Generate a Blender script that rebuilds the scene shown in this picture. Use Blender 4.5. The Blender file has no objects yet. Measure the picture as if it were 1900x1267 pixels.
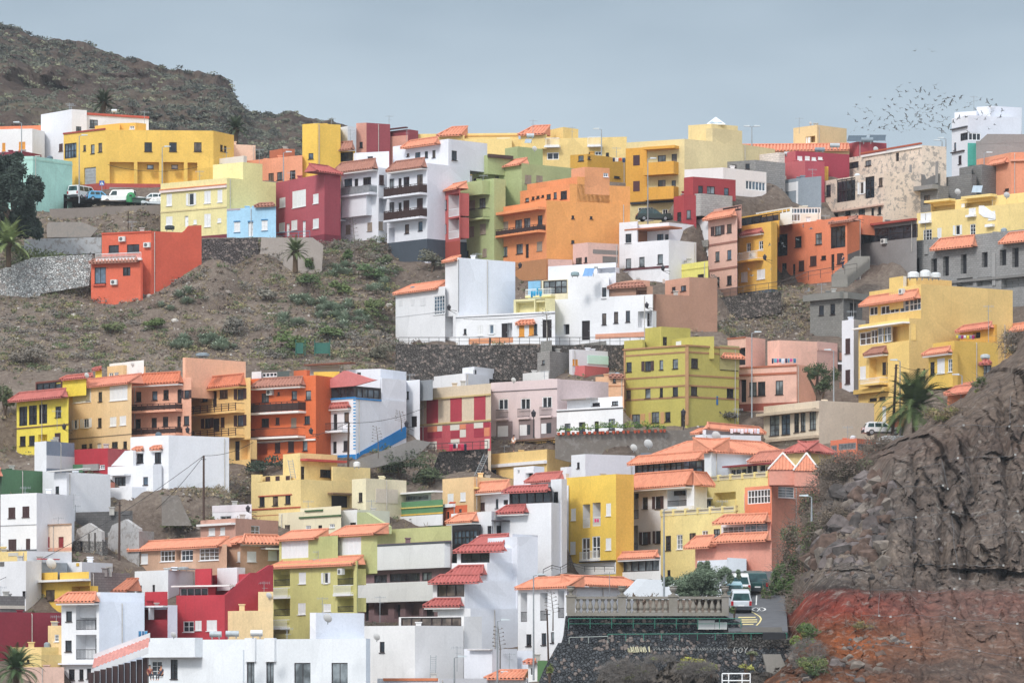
import bpy, bmesh, math, random
import numpy as np
from mathutils import Vector, noise, Matrix
random.seed(7)
F=8000.0; CX=950.0; HY=1260.0
SC=bpy.context.scene; COL=SC.collection
def YF(py): return 400+(1267-py)*0.16
def P3(px,py,Y): return Vector(((px-CX)*Y/F, Y, (HY-py)*Y/F))
def lin(h):
    c=[int(h[i:i+2],16)/255 for i in (0,2,4)]
    return [ (x/12.92 if x<=.04045 else ((x+.055)/1.055)**2.4) for x in c]
# ---------------------------------------------------------------- materials
def soft(c,s=.95,l=.008):
    g=.3*c[0]+.6*c[1]+.1*c[2]
    return [ (g+(x-g)*s)*.97+l for x in c]
MATS={}
def newmat(name):
    m=bpy.data.materials.new(name); m.use_nodes=True
    nt=m.node_tree; b=nt.nodes['Principled BSDF']; b.inputs['Roughness'].default_value=.85
    b.inputs['Specular IOR Level'].default_value=.25
    return m,nt,b
def nd(nt,t,**k):
    n=nt.nodes.new(t)
    for a,v in k.items():
        if a in n.inputs: n.inputs[a].default_value=v
        else: setattr(n,a,v)
    return n
def flat(name,col,rough=.6,metal=0,spec=.3,var=.12,scale=3):
    if name in MATS: return MATS[name]
    m,nt,b=newmat(name); c=lin(col)
    if min(c)>.55: var=.03
    b.inputs['Roughness'].default_value=rough; b.inputs['Metallic'].default_value=metal; b.inputs['Specular IOR Level'].default_value=spec
    tc=nd(nt,'ShaderNodeTexCoord'); n=nd(nt,'ShaderNodeTexNoise',Scale=scale,Detail=4.0)
    r=nd(nt,'ShaderNodeValToRGB')
    r.color_ramp.elements[0].color=[x*(1-var*1.5) for x in c]+[1]; r.color_ramp.elements[1].color=[min(1,x*(1+var)) for x in c]+[1]
    r.color_ramp.elements[0].position=.3; r.color_ramp.elements[1].position=.7
    nt.links.new(tc.outputs['Object'],n.inputs['Vector']); nt.links.new(n.outputs['Fac'],r.inputs['Fac']); nt.links.new(r.outputs['Color'],b.inputs['Base Color'])
    MATS[name]=m; return m
def paint(col,kind=0):
    """kind 0 painted plaster, 1 peeling, 2 cinder block, 3 rough stone"""
    key='wall_%s_%d'%(col,kind)
    if key in MATS: return MATS[key]
    m,nt,b=newmat(key); c=soft(lin(col)); L=nt.links.new
    tc=nd(nt,'ShaderNodeTexCoord')
    big=nd(nt,'ShaderNodeTexNoise',Scale=.35,Detail=5.0,Roughness=.6); L(tc.outputs['Object'],big.inputs['Vector'])
    mp=nd(nt,'ShaderNodeMapping'); mp.inputs['Scale'].default_value=(2.2,2.2,.18); L(tc.outputs['Object'],mp.inputs['Vector'])
    st=nd(nt,'ShaderNodeTexNoise',Scale=1.0,Detail=6.0,Roughness=.7); L(mp.outputs['Vector'],st.inputs['Vector'])
    fine=nd(nt,'ShaderNodeTexNoise',Scale=4.5,Detail=5.0,Roughness=.65); L(tc.outputs['Object'],fine.inputs['Vector'])
    r1=nd(nt,'ShaderNodeValToRGB'); e=r1.color_ramp.elements
    e[0].position=.3; e[1].position=.68
    e[0].color=[x*(.96 if min(c)>.5 else .9) for x in c]+[1]; e[1].color=[min(1,x*1.04) for x in c]+[1]
    L(big.outputs['Fac'],r1.inputs['Fac'])
    r2=nd(nt,'ShaderNodeValToRGB'); e=r2.color_ramp.elements
    e[0].position=.56; e[1].position=.8; e[0].color=(0,0,0,1); e[1].color=(.5,.5,.5,1)
    L(st.outputs['Fac'],r2.inputs['Fac'])
    mx=nd(nt,'ShaderNodeMix',data_type='RGBA'); mx.inputs[7].default_value=[x*(.74 if min(c)>.5 else .55)+.03 for x in c]+[1]
    L(r2.outputs['Color'],mx.inputs[0]); L(r1.outputs['Color'],mx.inputs[6])
    out=mx.outputs[2]
    pt=nd(nt,'ShaderNodeTexVoronoi',Scale=.28); L(tc.outputs['Object'],pt.inputs['Vector']); pw_=nd(nt,'ShaderNodeSeparateColor'); L(pt.outputs['Color'],pw_.inputs['Color'])
    pr=nd(nt,'ShaderNodeMapRange'); pr.inputs['To Min'].default_value=.93; pr.inputs['To Max'].default_value=1.04; L(pw_.outputs[0],pr.inputs['Value'])
    fr=nd(nt,'ShaderNodeMapRange'); fr.inputs['From Min'].default_value=.35; fr.inputs['From Max'].default_value=.65; fr.inputs['To Min'].default_value=.96 if min(c)>.5 else .9; fr.inputs['To Max'].default_value=1.03; L(fine.outputs['Fac'],fr.inputs['Value'])
    pm=nd(nt,'ShaderNodeMath',operation='MULTIPLY'); L(pr.outputs['Result'],pm.inputs[0]); L(fr.outputs['Result'],pm.inputs[1])
    m9=nd(nt,'ShaderNodeMix',data_type='RGBA',blend_type='MULTIPLY'); m9.inputs[0].default_value=1; L(out,m9.inputs[6]); L(pm.outputs[0],m9.inputs[7]); out=m9.outputs[2]
    bump=nd(nt,'ShaderNodeBump',Strength=.25,Distance=.05); L(fine.outputs['Fac'],bump.inputs['Height'])
    if kind==1:
        r3=nd(nt,'ShaderNodeValToRGB'); e=r3.color_ramp.elements; e[0].position=.52; e[1].position=.56; e[0].color=(0,0,0,1); e[1].color=(.8,.8,.8,1)
        n3=nd(nt,'ShaderNodeTexNoise',Scale=1.3,Detail=9.0,Roughness=.75); L(tc.outputs['Object'],n3.inputs['Vector']); L(n3.outputs['Fac'],r3.inputs['Fac'])
        m3=nd(nt,'ShaderNodeMix',data_type='RGBA'); m3.inputs[7].default_value=lin('8b8681')+[1]; L(r3.outputs['Color'],m3.inputs[0]); L(out,m3.inputs[6]); out=m3.outputs[2]
    if kind==2:
        # cinder blocks : u from generated uv (face frame stored in uv)
        br=nd(nt,'ShaderNodeTexBrick',Scale=1.0); br.inputs['Brick Width'].default_value=.5; br.inputs['Row Height'].default_value=.25; br.inputs['Mortar Size'].default_value=.022; br.inputs['Mortar Smooth'].default_value=.2
        br.inputs['Color1'].default_value=(1,1,1,1); br.inputs['Color2'].default_value=(.78,.78,.78,1); br.inputs['Mortar'].default_value=(.55,.55,.55,1)
        L(tc.outputs['UV'],br.inputs['Vector'])
        m3=nd(nt,'ShaderNodeMix',data_type='RGBA',blend_type='MULTIPLY'); m3.inputs[0].default_value=.85; L(out,m3.inputs[6]); L(br.outputs['Color'],m3.inputs[7]); out=m3.outputs[2]
    if kind==3:
        vo=nd(nt,'ShaderNodeTexVoronoi',Scale=4.2,feature='DISTANCE_TO_EDGE'); L(tc.outputs['Object'],vo.inputs['Vector'])
        vc=nd(nt,'ShaderNodeTexVoronoi',Scale=4.2); L(tc.outputs['Object'],vc.inputs['Vector'])
        r3=nd(nt,'ShaderNodeValToRGB'); e=r3.color_ramp.elements; e[0].position=.02; e[1].position=.12; e[0].color=(.35,.35,.35,1); e[1].color=(1,1,1,1); L(vo.outputs['Distance'],r3.inputs['Fac'])
        m3=nd(nt,'ShaderNodeMix',data_type='RGBA',blend_type='MULTIPLY'); m3.inputs[0].default_value=1; L(out,m3.inputs[6]); L(r3.outputs['Color'],m3.inputs[7])
        hs=nd(nt,'ShaderNodeSeparateColor'); L(vc.outputs['Color'],hs.inputs['Color'])
        mr=nd(nt,'ShaderNodeMapRange'); mr.inputs['To Min'].default_value=.6; mr.inputs['To Max'].default_value=1.25; L(hs.outputs[0],mr.inputs['Value'])
        m4=nd(nt,'ShaderNodeMix',data_type='RGBA',blend_type='MULTIPLY'); m4.inputs[0].default_value=1; L(m3.outputs[2],m4.inputs[6]); L(mr.outputs['Result'],m4.inputs[7]); out=m4.outputs[2]
        r5=nd(nt,'ShaderNodeValToRGB'); e=r5.color_ramp.elements; e[0].position=.86; e[0].color=(0,0,0,1); e[1].position=.9; e[1].color=(.6,.6,.6,1); L(hs.outputs[1],r5.inputs['Fac'])
        m5=nd(nt,'ShaderNodeMix',data_type='RGBA'); m5.inputs[7].default_value=lin('9b8c84')+[1]; L(r5.outputs['Color'],m5.inputs[0]); L(out,m5.inputs[6]); out=m5.outputs[2]
        bump.inputs['Strength'].default_value=.8; bump.inputs['Distance'].default_value=.2; L(r3.outputs['Color'],bump.inputs['Height'])
    L(out,b.inputs['Base Color']); L(bump.outputs['Normal'],b.inputs['Normal'])
    b.inputs['Roughness'].default_value=.9; b.inputs['Specular IOR Level'].default_value=.15
    MATS[key]=m; return m
def tilemat(col):
    key='tile_'+col
    if key in MATS: return MATS[key]
    m,nt,b=newmat(key); c=soft(lin(col),.95,.012); L=nt.links.new
    tc=nd(nt,'ShaderNodeTexCoord'); v=nd(nt,'ShaderNodeTexVoronoi',Scale=3.2); L(tc.outputs['Object'],v.inputs['Vector'])
    s=nd(nt,'ShaderNodeSeparateColor'); L(v.outputs['Color'],s.inputs['Color'])
    n=nd(nt,'ShaderNodeTexNoise',Scale=.8,Detail=5.0); L(tc.outputs['Object'],n.inputs['Vector'])
    a=nd(nt,'ShaderNodeMath',operation='ADD'); L(s.outputs[0],a.inputs[0]); L(n.outputs['Fac'],a.inputs[1])
    r=nd(nt,'ShaderNodeValToRGB'); e=r.color_ramp.elements; e[0].position=.25; e[1].position=.85
    e[0].color=[x*.84 for x in c]+[1]; e[1].color=[min(1,x*1.06) for x in c]+[1]
    mu=nd(nt,'ShaderNodeMath',operation='MULTIPLY'); mu.inputs[1].default_value=.5; L(a.outputs[0],mu.inputs[0]); L(mu.outputs[0],r.inputs['Fac']); L(r.outputs['Color'],b.inputs['Base Color'])
    MATS[key]=m; return m
def glassmat(name,col,rough=.12):
    if name in MATS: return MATS[name]
    m,nt,b=newmat(name); L=nt.links.new
    tc=nd(nt,'ShaderNodeTexCoord'); n=nd(nt,'ShaderNodeTexNoise',Scale=.9,Detail=3.0); L(tc.outputs['Object'],n.inputs['Vector'])
    c=lin(col); r=nd(nt,'ShaderNodeValToRGB'); e=r.color_ramp.elements; e[0].position=.4; e[1].position=.65
    e[0].color=[x*.5 for x in c]+[1]; e[1].color=[x*1.7 for x in c]+[1]
    L(n.outputs['Fac'],r.inputs['Fac']); L(r.outputs['Color'],b.inputs['Base Color'])
    b.inputs['Roughness'].default_value=rough; b.inputs['Specular IOR Level'].default_value=.5
    MATS[name]=m; return m
GL=lambda: glassmat('window_glass','2a2f36')
DK=lambda: flat('dark_frame','33292a')
WT=lambda: flat('white_frame','e8e9ea')
SHW=lambda: flat('white_shutter','e2e2e2')
SHB=lambda: flat('brown_shutter','4a3535')
SHK=lambda: flat('grey_shutter','97897b')
MET=lambda: flat('grey_metal','9a9fa3',.45,.3)
BLK=lambda: flat('black_metal','2b2a2c')
# ---------------------------------------------------------------- mesh helper
class MB:
    def __init__(s): s.v=[]; s.f=[]; s.mi=[]; s.uv=[]
    def add(s,vs,fs,mi=0,uvs=None):
        o=len(s.v); s.v+= [tuple(v) for v in vs]
        for k,f in enumerate(fs):
            s.f.append([i+o for i in f]); s.mi.append(mi); s.uv.append(uvs[k] if uvs else None)
    def quad(s,a,b,c,d,mi=0,uv=None): s.add([a,b,c,d],[(0,1,2,3)],mi,[uv] if uv else None)
    def box(s,c,sx,sy,sz,rz=0,mi=0):
        R=Matrix.Rotation(rz,3,'Z'); c=Vector(c)
        p=[c+R@Vector((x*sx/2,y*sy/2,z*sz/2)) for x in(-1,1) for y in(-1,1) for z in(-1,1)]
        s.add(p,[(0,1,3,2),(4,6,7,5),(0,4,5,1),(2,3,7,6),(0,2,6,4),(1,5,7,3)],mi)
    def hexa(s,p,mi=0): # p: 8 points index x*4+y*2+z
        s.add(p,[(0,1,3,2),(4,6,7,5),(0,4,5,1),(2,3,7,6),(0,2,6,4),(1,5,7,3)],mi)
    def tube(s,pts,r,n=6,mi=0,cap=True):
        pts=[Vector(p) for p in pts]; rs=r if isinstance(r,(list,tuple)) else [r]*len(pts)
        rings=[]
        for i,p in enumerate(pts):
            d=(pts[min(i+1,len(pts)-1)]-pts[max(i-1,0)])
            if d.length<1e-6: d=Vector((0,0,1))
            d.normalize(); a=d.orthogonal().normalized() if i==0 else (pa-d*pa.dot(d)).normalized()
            pa=a; bb=d.cross(a)
            rings.append([p+(a*math.cos(2*math.pi*k/n)+bb*math.sin(2*math.pi*k/n))*rs[i] for k in range(n)])
        vs=[v for r_ in rings for v in r_]; fs=[]
        for i in range(len(pts)-1):
            for k in range(n): fs.append((i*n+k,i*n+(k+1)%n,(i+1)*n+(k+1)%n,(i+1)*n+k))
        if cap: fs+= [tuple(range(n))[::-1],tuple((len(pts)-1)*n+k for k in range(n))]
        s.add(vs,fs,mi)
    def lathe(s,c,prof,n=10,mi=0):
        c=Vector(c); vs=[]; fs=[]
        for r,z in prof:
            for k in range(n): vs.append(c+Vector((r*math.cos(2*math.pi*k/n),r*math.sin(2*math.pi*k/n),z)))
        for i in range(len(prof)-1):
            for k in range(n): fs.append((i*n+k,i*n+(k+1)%n,(i+1)*n+(k+1)%n,(i+1)*n+k))
        fs.append(tuple((len(prof)-1)*n+k for k in range(n)))
        s.add(vs,fs,mi)
    def build(s,name,mats,parent=None,org=None,smooth=False):
        me=bpy.data.meshes.new(name)
        o=Vector(org) if org is not None else (Vector(parent['_o']) if parent is not None else Vector((0,0,0)))
        me.from_pydata([tuple(Vector(v)-o) for v in s.v],[],s.f)
        if not isinstance(mats,(list,tuple)): mats=[mats]
        for m in mats: me.materials.append(m)
        if len(mats)>1: me.polygons.foreach_set('material_index',s.mi)
        if any(u for u in s.uv):
            uvl=me.uv_layers.new(name='UVMap')
            for p,u in zip(me.polygons,s.uv):
                if u:
                    for li,q in zip(p.loop_indices,u): uvl.data[li].uv=q
        if smooth: me.polygons.foreach_set('use_smooth',[True]*len(me.polygons))
        ob=bpy.data.objects.new(name,me); COL.objects.link(ob)
        if parent is not None:
            ob.parent=parent
        else: ob.location=o
        return ob
ROOTS=[]
def thing(name,label,cat,loc,group=None,rz=0):
    o=bpy.data.objects.new(name,None); COL.objects.link(o); o.location=loc; o.rotation_euler=(0,0,rz)
    o.empty_display_size=.3; o['label']=label; o['category']=cat; o['_o']=tuple(loc)
    if group: o['group']=group
    ROOTS.append(o); return o
def tag(o,label,cat,group=None,kind=None):
    if label: o['label']=label
    if cat: o['category']=cat
    if group: o['group']=group
    if kind: o['kind']=kind
    return o
def copy_tree(o,parent=None):
    c=o.copy(); COL.objects.link(c)
    if parent is not None: c.parent=parent
    for ch in list(o.children): copy_tree(ch,c)
    if parent is None and '_o' in c: ROOTS.append(c)
    return c
# ---------------------------------------------------------------- facades
class Face:
    def __init__(s,P,Q):
        s.P=Vector(P); s.Q=Vector(Q); d=s.Q-s.P; s.L=d.length; s.e=d/s.L; s.n=Vector((s.e.y,-s.e.x)); s.op=[]; s.x0=CX+F*P[0]/P[1]; s.x1=CX+F*Q[0]/Q[1]
    def uz(s,px,py):
        a=(px-CX)/F; den=s.e.x-a*s.e.y
        u=(a*s.P.y-s.P.x)/den; Y=s.P.y+s.e.y*u
        return u,(HY-py)*Y/F
    def pt(s,u,o,z): return Vector((s.P.x+s.e.x*u+s.n.x*o, s.P.y+s.e.y*u+s.n.y*o, z))
    def rect(s,x,y,w,h):
        u0,_=s.uz(x-w/2,y); u1,_=s.uz(x+w/2,y); _,z1=s.uz(x,y-h/2); _,z0=s.uz(x,y+h/2)
        return u0,u1,z0,z1
    def box(s,mb,u0,u1,z0,z1,o0,o1,mi=0):
        mb.hexa([s.pt(u,o,z) for u in(u0,u1) for o in(o0,o1) for z in(z0,z1)],mi)
def tile_roof(mb,fc,u0,u1,ze,zr,oe,orr,il,ir,per=.44,mi=0,amp=.085):
    n=max(4,int((u1-u0)/per*4)); il=max(il,.01); ir=max(ir,.01)
    vs=[]; run=oe-orr
    for k in range(n+1):
        u=u0+(u1-u0)*k/n; t=min(1,(u-u0)/il,(u1-u)/ir); t=max(t,0)
        a=amp*(-1.5,.5,1.0,.5)[k%4]
        vs.append(fc.pt(u,oe,ze+a)); vs.append(fc.pt(u,oe-run*t,ze+(zr-ze)*t+a*(1 if t>.1 else 0)))
    mb.add(vs,[(2*k,2*k+2,2*k+3,2*k+1) for k in range(n)],mi)
    # hips, fascia, soffit
    A=fc.pt(u0,oe,ze);B=fc.pt(u1,oe,ze);C=fc.pt(u0+min(il,(u1-u0)/2),orr,zr);D=fc.pt(u1-min(ir,(u1-u0)/2),orr,zr);E=fc.pt(u0,orr,ze);G=fc.pt(u1,orr,ze)
    mb.add([A,C,E],[(0,1,2)],mi); mb.add([B,G,D],[(0,1,2)],mi)
    mb.add([C,E,G,D],[(0,1,2,3)],mi)
    fc.box(mb,u0,u1,ze-.14,ze-.05,oe-.05,oe+.01,mi); mb.quad(fc.pt(u0,oe,ze-.07),fc.pt(u1,oe,ze-.07),fc.pt(u1,orr,ze-.07),fc.pt(u0,orr,ze-.07),mi)
    # ridge caps
    mb.tube([A+Vector((0,0,.08)),C+Vector((0,0,.08)),D+Vector((0,0,.08)),B+Vector((0,0,.08))],.11,5,mi)
class Block:
    pass
def make_block(pts,yB,s,Y,main=None,D=9.0,back=1.2,ext=5.0):
    b=Block(); n=len(pts)
    if s is None: s=1 if n>=3 else n-1
    Ys=[0]*n; XY=[None]*n
    Ys[s]=Y; XY[s]=Vector(((pts[s][0]-CX)*Y/F,Y))
    def step(i,j):  # j from known i
        dx=(pts[j][0]-pts[i][0]); adx=abs(dx)*Ys[i]/F
        if main is not None and len(main.faces)>(0 if j<i else 1) or (main is not None and j<i):
            fc=main.faces[0] if j<i else main.faces[min(i,len(main.faces)-1)]
            a=(pts[j][0]-CX)/F; P=XY[i]; den=fc.e.x-a*fc.e.y; u=(a*P.y-P.x)/den
            return P+fc.e*u
        hi=HY-pts[i][1]; hj=HY-pts[j][1]
        # true slope: adjust for horizontal shift negligible
        if hi>170:
            dY=Ys[i]*(hi/hj-1); tan=dY/max(adx,.01)
            if abs(tan)<.08: tan=.08
            tan=max(-1.5,min(1.7,tan))
        else: tan=.75
        dY=tan*adx; Yj=Ys[i]+dY
        return Vector(((pts[j][0]-CX)*Yj/F,Yj))
    for j in range(s-1,-1,-1): XY[j]=step(j+1,j); Ys[j]=XY[j].y
    for j in range(s+1,n): XY[j]=step(j-1,j); Ys[j]=XY[j].y
    b.XY=XY; b.z1=(HY-pts[s][1])*Y/F; b.z0=(HY-yB)*Y/F; b.zb=b.z0-ext
    b.faces=[Face(XY[i],XY[i+1]) for i in range(n-1)]
    if n==2: back_=[XY[1]*(1+D/XY[1].y)+Vector((-.0,0)),XY[0]*(1+D/XY[0].y)]
    elif n==3:
        q=XY[0]+XY[2]-XY[1]; d1=(XY[2]-XY[1]).length
        if d1<D*.55: # keep house deep: extend along side dir hidden behind
            back_=[XY[2]*(1+(D-d1)/XY[2].y), XY[0]*(1+D/XY[0].y)]
        else:
            back_=[q]
            if q.y<max(XY[0].y,XY[2].y)+1: back_=[XY[2]*(1+D/XY[2].y),XY[0]*(1+D/XY[0].y)]
    else: back_=[XY[-1]*(1+D/XY[-1].y),XY[0]*(1+D/XY[0].y)]
    b.poly=XY+back_; b.nf=n-1
    return b
def wall_mesh(mb,b,mats_n):
    z0,z1=b.zb,b.z1; poly=b.poly; N=len(poly)
    for i in range(N):
        P=poly[i];Q=poly[(i+1)%N]
        if i<b.nf:
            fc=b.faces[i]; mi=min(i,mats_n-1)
            us={0.0,fc.L}; zs={z0,z1}
            ops=[(max(.02,o[0]),min(fc.L-.02,o[1]),max(z0+.1,o[2]),min(z1-.05,o[3]),o[4]) for o in fc.op if o[1]>.05 and o[0]<fc.L-.05]
            ops=[o for o in ops if o[1]-o[0]>.03 and o[3]-o[2]>.03]
            for o in ops: us|={o[0],o[1]}; zs|={o[2],o[3]}
            us=sorted(us); zs=sorted(zs)
            for a in range(len(us)-1):
                if us[a+1]-us[a]<1e-5: continue
                um=(us[a]+us[a+1])/2; run=None
                for c in range(len(zs)-1):
                    zm=(zs[c]+zs[c+1])/2
                    hole=any(o[0]<um<o[1] and o[2]<zm<o[3] for o in ops)
                    if not hole:
                        if run is None: run=zs[c]
                    if (hole or c==len(zs)-2) and run is not None:
                        top=zs[c] if hole else zs[c+1]
                        mb.quad(fc.pt(us[a],0,run),fc.pt(us[a+1],0,run),fc.pt(us[a+1],0,top),fc.pt(us[a],0,top),mi,[(us[a],run),(us[a+1],run),(us[a+1],top),(us[a],top)])
                        run=None
            for (u0,u1,a0,a1,d) in ops:
                p=lambda u,o,z:fc.pt(u,o,z)
                mb.quad(p(u0,0,a0),p(u1,0,a0),p(u1,-d,a0),p(u0,-d,a0),mi); mb.quad(p(u0,0,a1),p(u0,-d,a1),p(u1,-d,a1),p(u1,0,a1),mi)
                mb.quad(p(u0,0,a0),p(u0,-d,a0),p(u0,-d,a1),p(u0,0,a1),mi); mb.quad(p(u1,0,a0),p(u1,0,a1),p(u1,-d,a1),p(u1,-d,a0),mi)
                mb.quad(p(u0,-d,a0),p(u1,-d,a0),p(u1,-d,a1),p(u0,-d,a1),mi)
        else:
            L=(Q-P).length
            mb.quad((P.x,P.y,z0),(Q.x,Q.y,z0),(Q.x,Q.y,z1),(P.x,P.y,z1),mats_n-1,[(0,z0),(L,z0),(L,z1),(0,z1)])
    c=sum(poly,Vector((0,0)))/N
    inn=[]
    for P in poly:
        d=(c-P); inn.append(P+d.normalized()*min(.28,d.length*.3))
    zr=z1-.4
    for i in range(N):
        j=(i+1)%N
        mb.quad((*poly[i],z1),(*poly[j],z1),(*inn[j],z1),(*inn[i],z1),min(i,mats_n-1))
        mb.quad((*inn[i],z1),(*inn[j],z1),(*inn[j],zr),(*inn[i],zr),mats_n-1)
    mb.add([(*p,zr) for p in inn],[tuple(range(N))],mats_n-1)
def pick(b,x):
    for i,fc in enumerate(b.faces):
        if x<=fc.x1+.01 or i==len(b.faces)-1: return fc
def frame(mb,fc,u0,u1,z0,z1,o0,o1,t,nx=1,nz=1,tm=None):
    tm=tm or t*.7
    fc.box(mb,u0,u1,z0,z0+t,o0,o1); fc.box(mb,u0,u1,z1-t,z1,o0,o1)
    fc.box(mb,u0,u0+t,z0+t,z1-t,o0,o1); fc.box(mb,u1-t,u1,z0+t,z1-t,o0,o1)
    for k in range(1,nx):
        u=u0+(u1-u0)*k/nx; fc.box(mb,u-tm/2,u+tm/2,z0+t,z1-t,o0,o1-.004)
    for k in range(1,nz):
        z=z0+(z1-z0)*k/nz; fc.box(mb,u0+t,u1-t,z-tm/2,z+tm/2,o0,o1-.008)
def pane(root,fc,u0,u1,z0,z1,o,parent,mat=None):
    mb=MB(); fc.box(mb,u0,u1,z0,z1,o-.02,o); ob=mb.build('pane',mat or rpane(),root); ob.parent=parent; return ob
PR=random.Random(5)
def rpane():
    r=PR.random()
    return GL() if r<.62 else glassmat('curtain_glass','6d7478') if r<.78 else glassmat('reflect_glass','4d5c6a',.08) if r<.9 else glassmat('warm_curtain_glass','5d5148')
def louver(mb,fc,u0,u1,z0,z1,o0,leaves=2):
    w=(u1-u0)/leaves
    for k in range(leaves):
        a=u0+k*w+.012; c=u0+(k+1)*w-.012; t=min(.06,w*.18)
        fc.box(mb,a,c,z0,z1,o0,o0+.03)
        fc.box(mb,a,a+t,z0,z1,o0+.03,o0+.05); fc.box(mb,c-t,c,z0,z1,o0+.03,o0+.05)
        fc.box(mb,a+t,c-t,z1-t,z1,o0+.03,o0+.05); fc.box(mb,a+t,c-t,z0,z0+t,o0+.03,o0+.05)
        m=int((z1-z0)/.16)
        for q in range(1,m):
            z=z0+(z1-z0)*q/m; fc.box(mb,a+t,c-t,z-.03,z+.012,o0+.03,o0+.043)
def railing(fc,u0,u1,z,h,o,st,root,parent,wcol):
    mb=MB(); t=.04
    if st=='s': return None
    if st in 'ig':
        m=BLK() if st=='i' else MET()
    elif st=='w': m=WT()
    elif st in 'pt': m=flat('brown_wood','3d2b28')
    else: m=BLK()
    fc.box(mb,u0,u1,z+h-.06,z+h,o-.05,o+.02); fc.box(mb,u0,u1,z+.05,z+.1,o-.03,o)
    if st in 'iwg':
        k=max(2,int((u1-u0)/(.16 if st!='g' else 1.0)))
        for q in range(k+1):
            u=u0+(u1-u0-.03)*q/k; fc.box(mb,u,u+.03,z,z+h-.06,o-.025,o-.005)
        if st=='g': fc.box(mb,u0+.03,u1-.03,z+.1,z+h-.06,o-.018,o-.012)
    if st=='p':
        k=max(2,int((u1-u0)/.8))
        for q in range(k+1):
            u=u0+(u1-u0-.07)*q/k; fc.box(mb,u,u+.07,z,z+h-.02,o-.05,o+.01)
        fc.box(mb,u0,u1,z+.1,z+h-.18,o-.03,o-.01)
    if st=='t':
        k=max(2,int((u1-u0)/1.4))
        for q in range(k+1):
            u=u0+(u1-u0-.08)*q/k; fc.box(mb,u,u+.08,z,z+h+.04,o-.06,o+.01)
        for q in (.35,.65): fc.box(mb,u0,u1,z+h*q,z+h*q+.08,o-.03,o-.005)
    # returns to the wall
    if o>.3:
        for u in (u0,u1-.03):
            mb.hexa([fc.pt(a,b_,c) for a in(u,u+.03) for b_ in(.03,o-.05) for c in(z+h-.06,z+h)])
            if st in 'iwgpt': mb.hexa([fc.pt(a,b_,c) for a in(u,u+.03) for b_ in(.03,o-.05) for c in(z+.08,z+(h-.1 if st in'pg' else .12))])
    ob=mb.build('railing',m,root); ob.parent=parent; return ob
TL='d98d6d'; TLR='b8665c'; TLB='a87462'; TLD='d08268'
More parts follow.
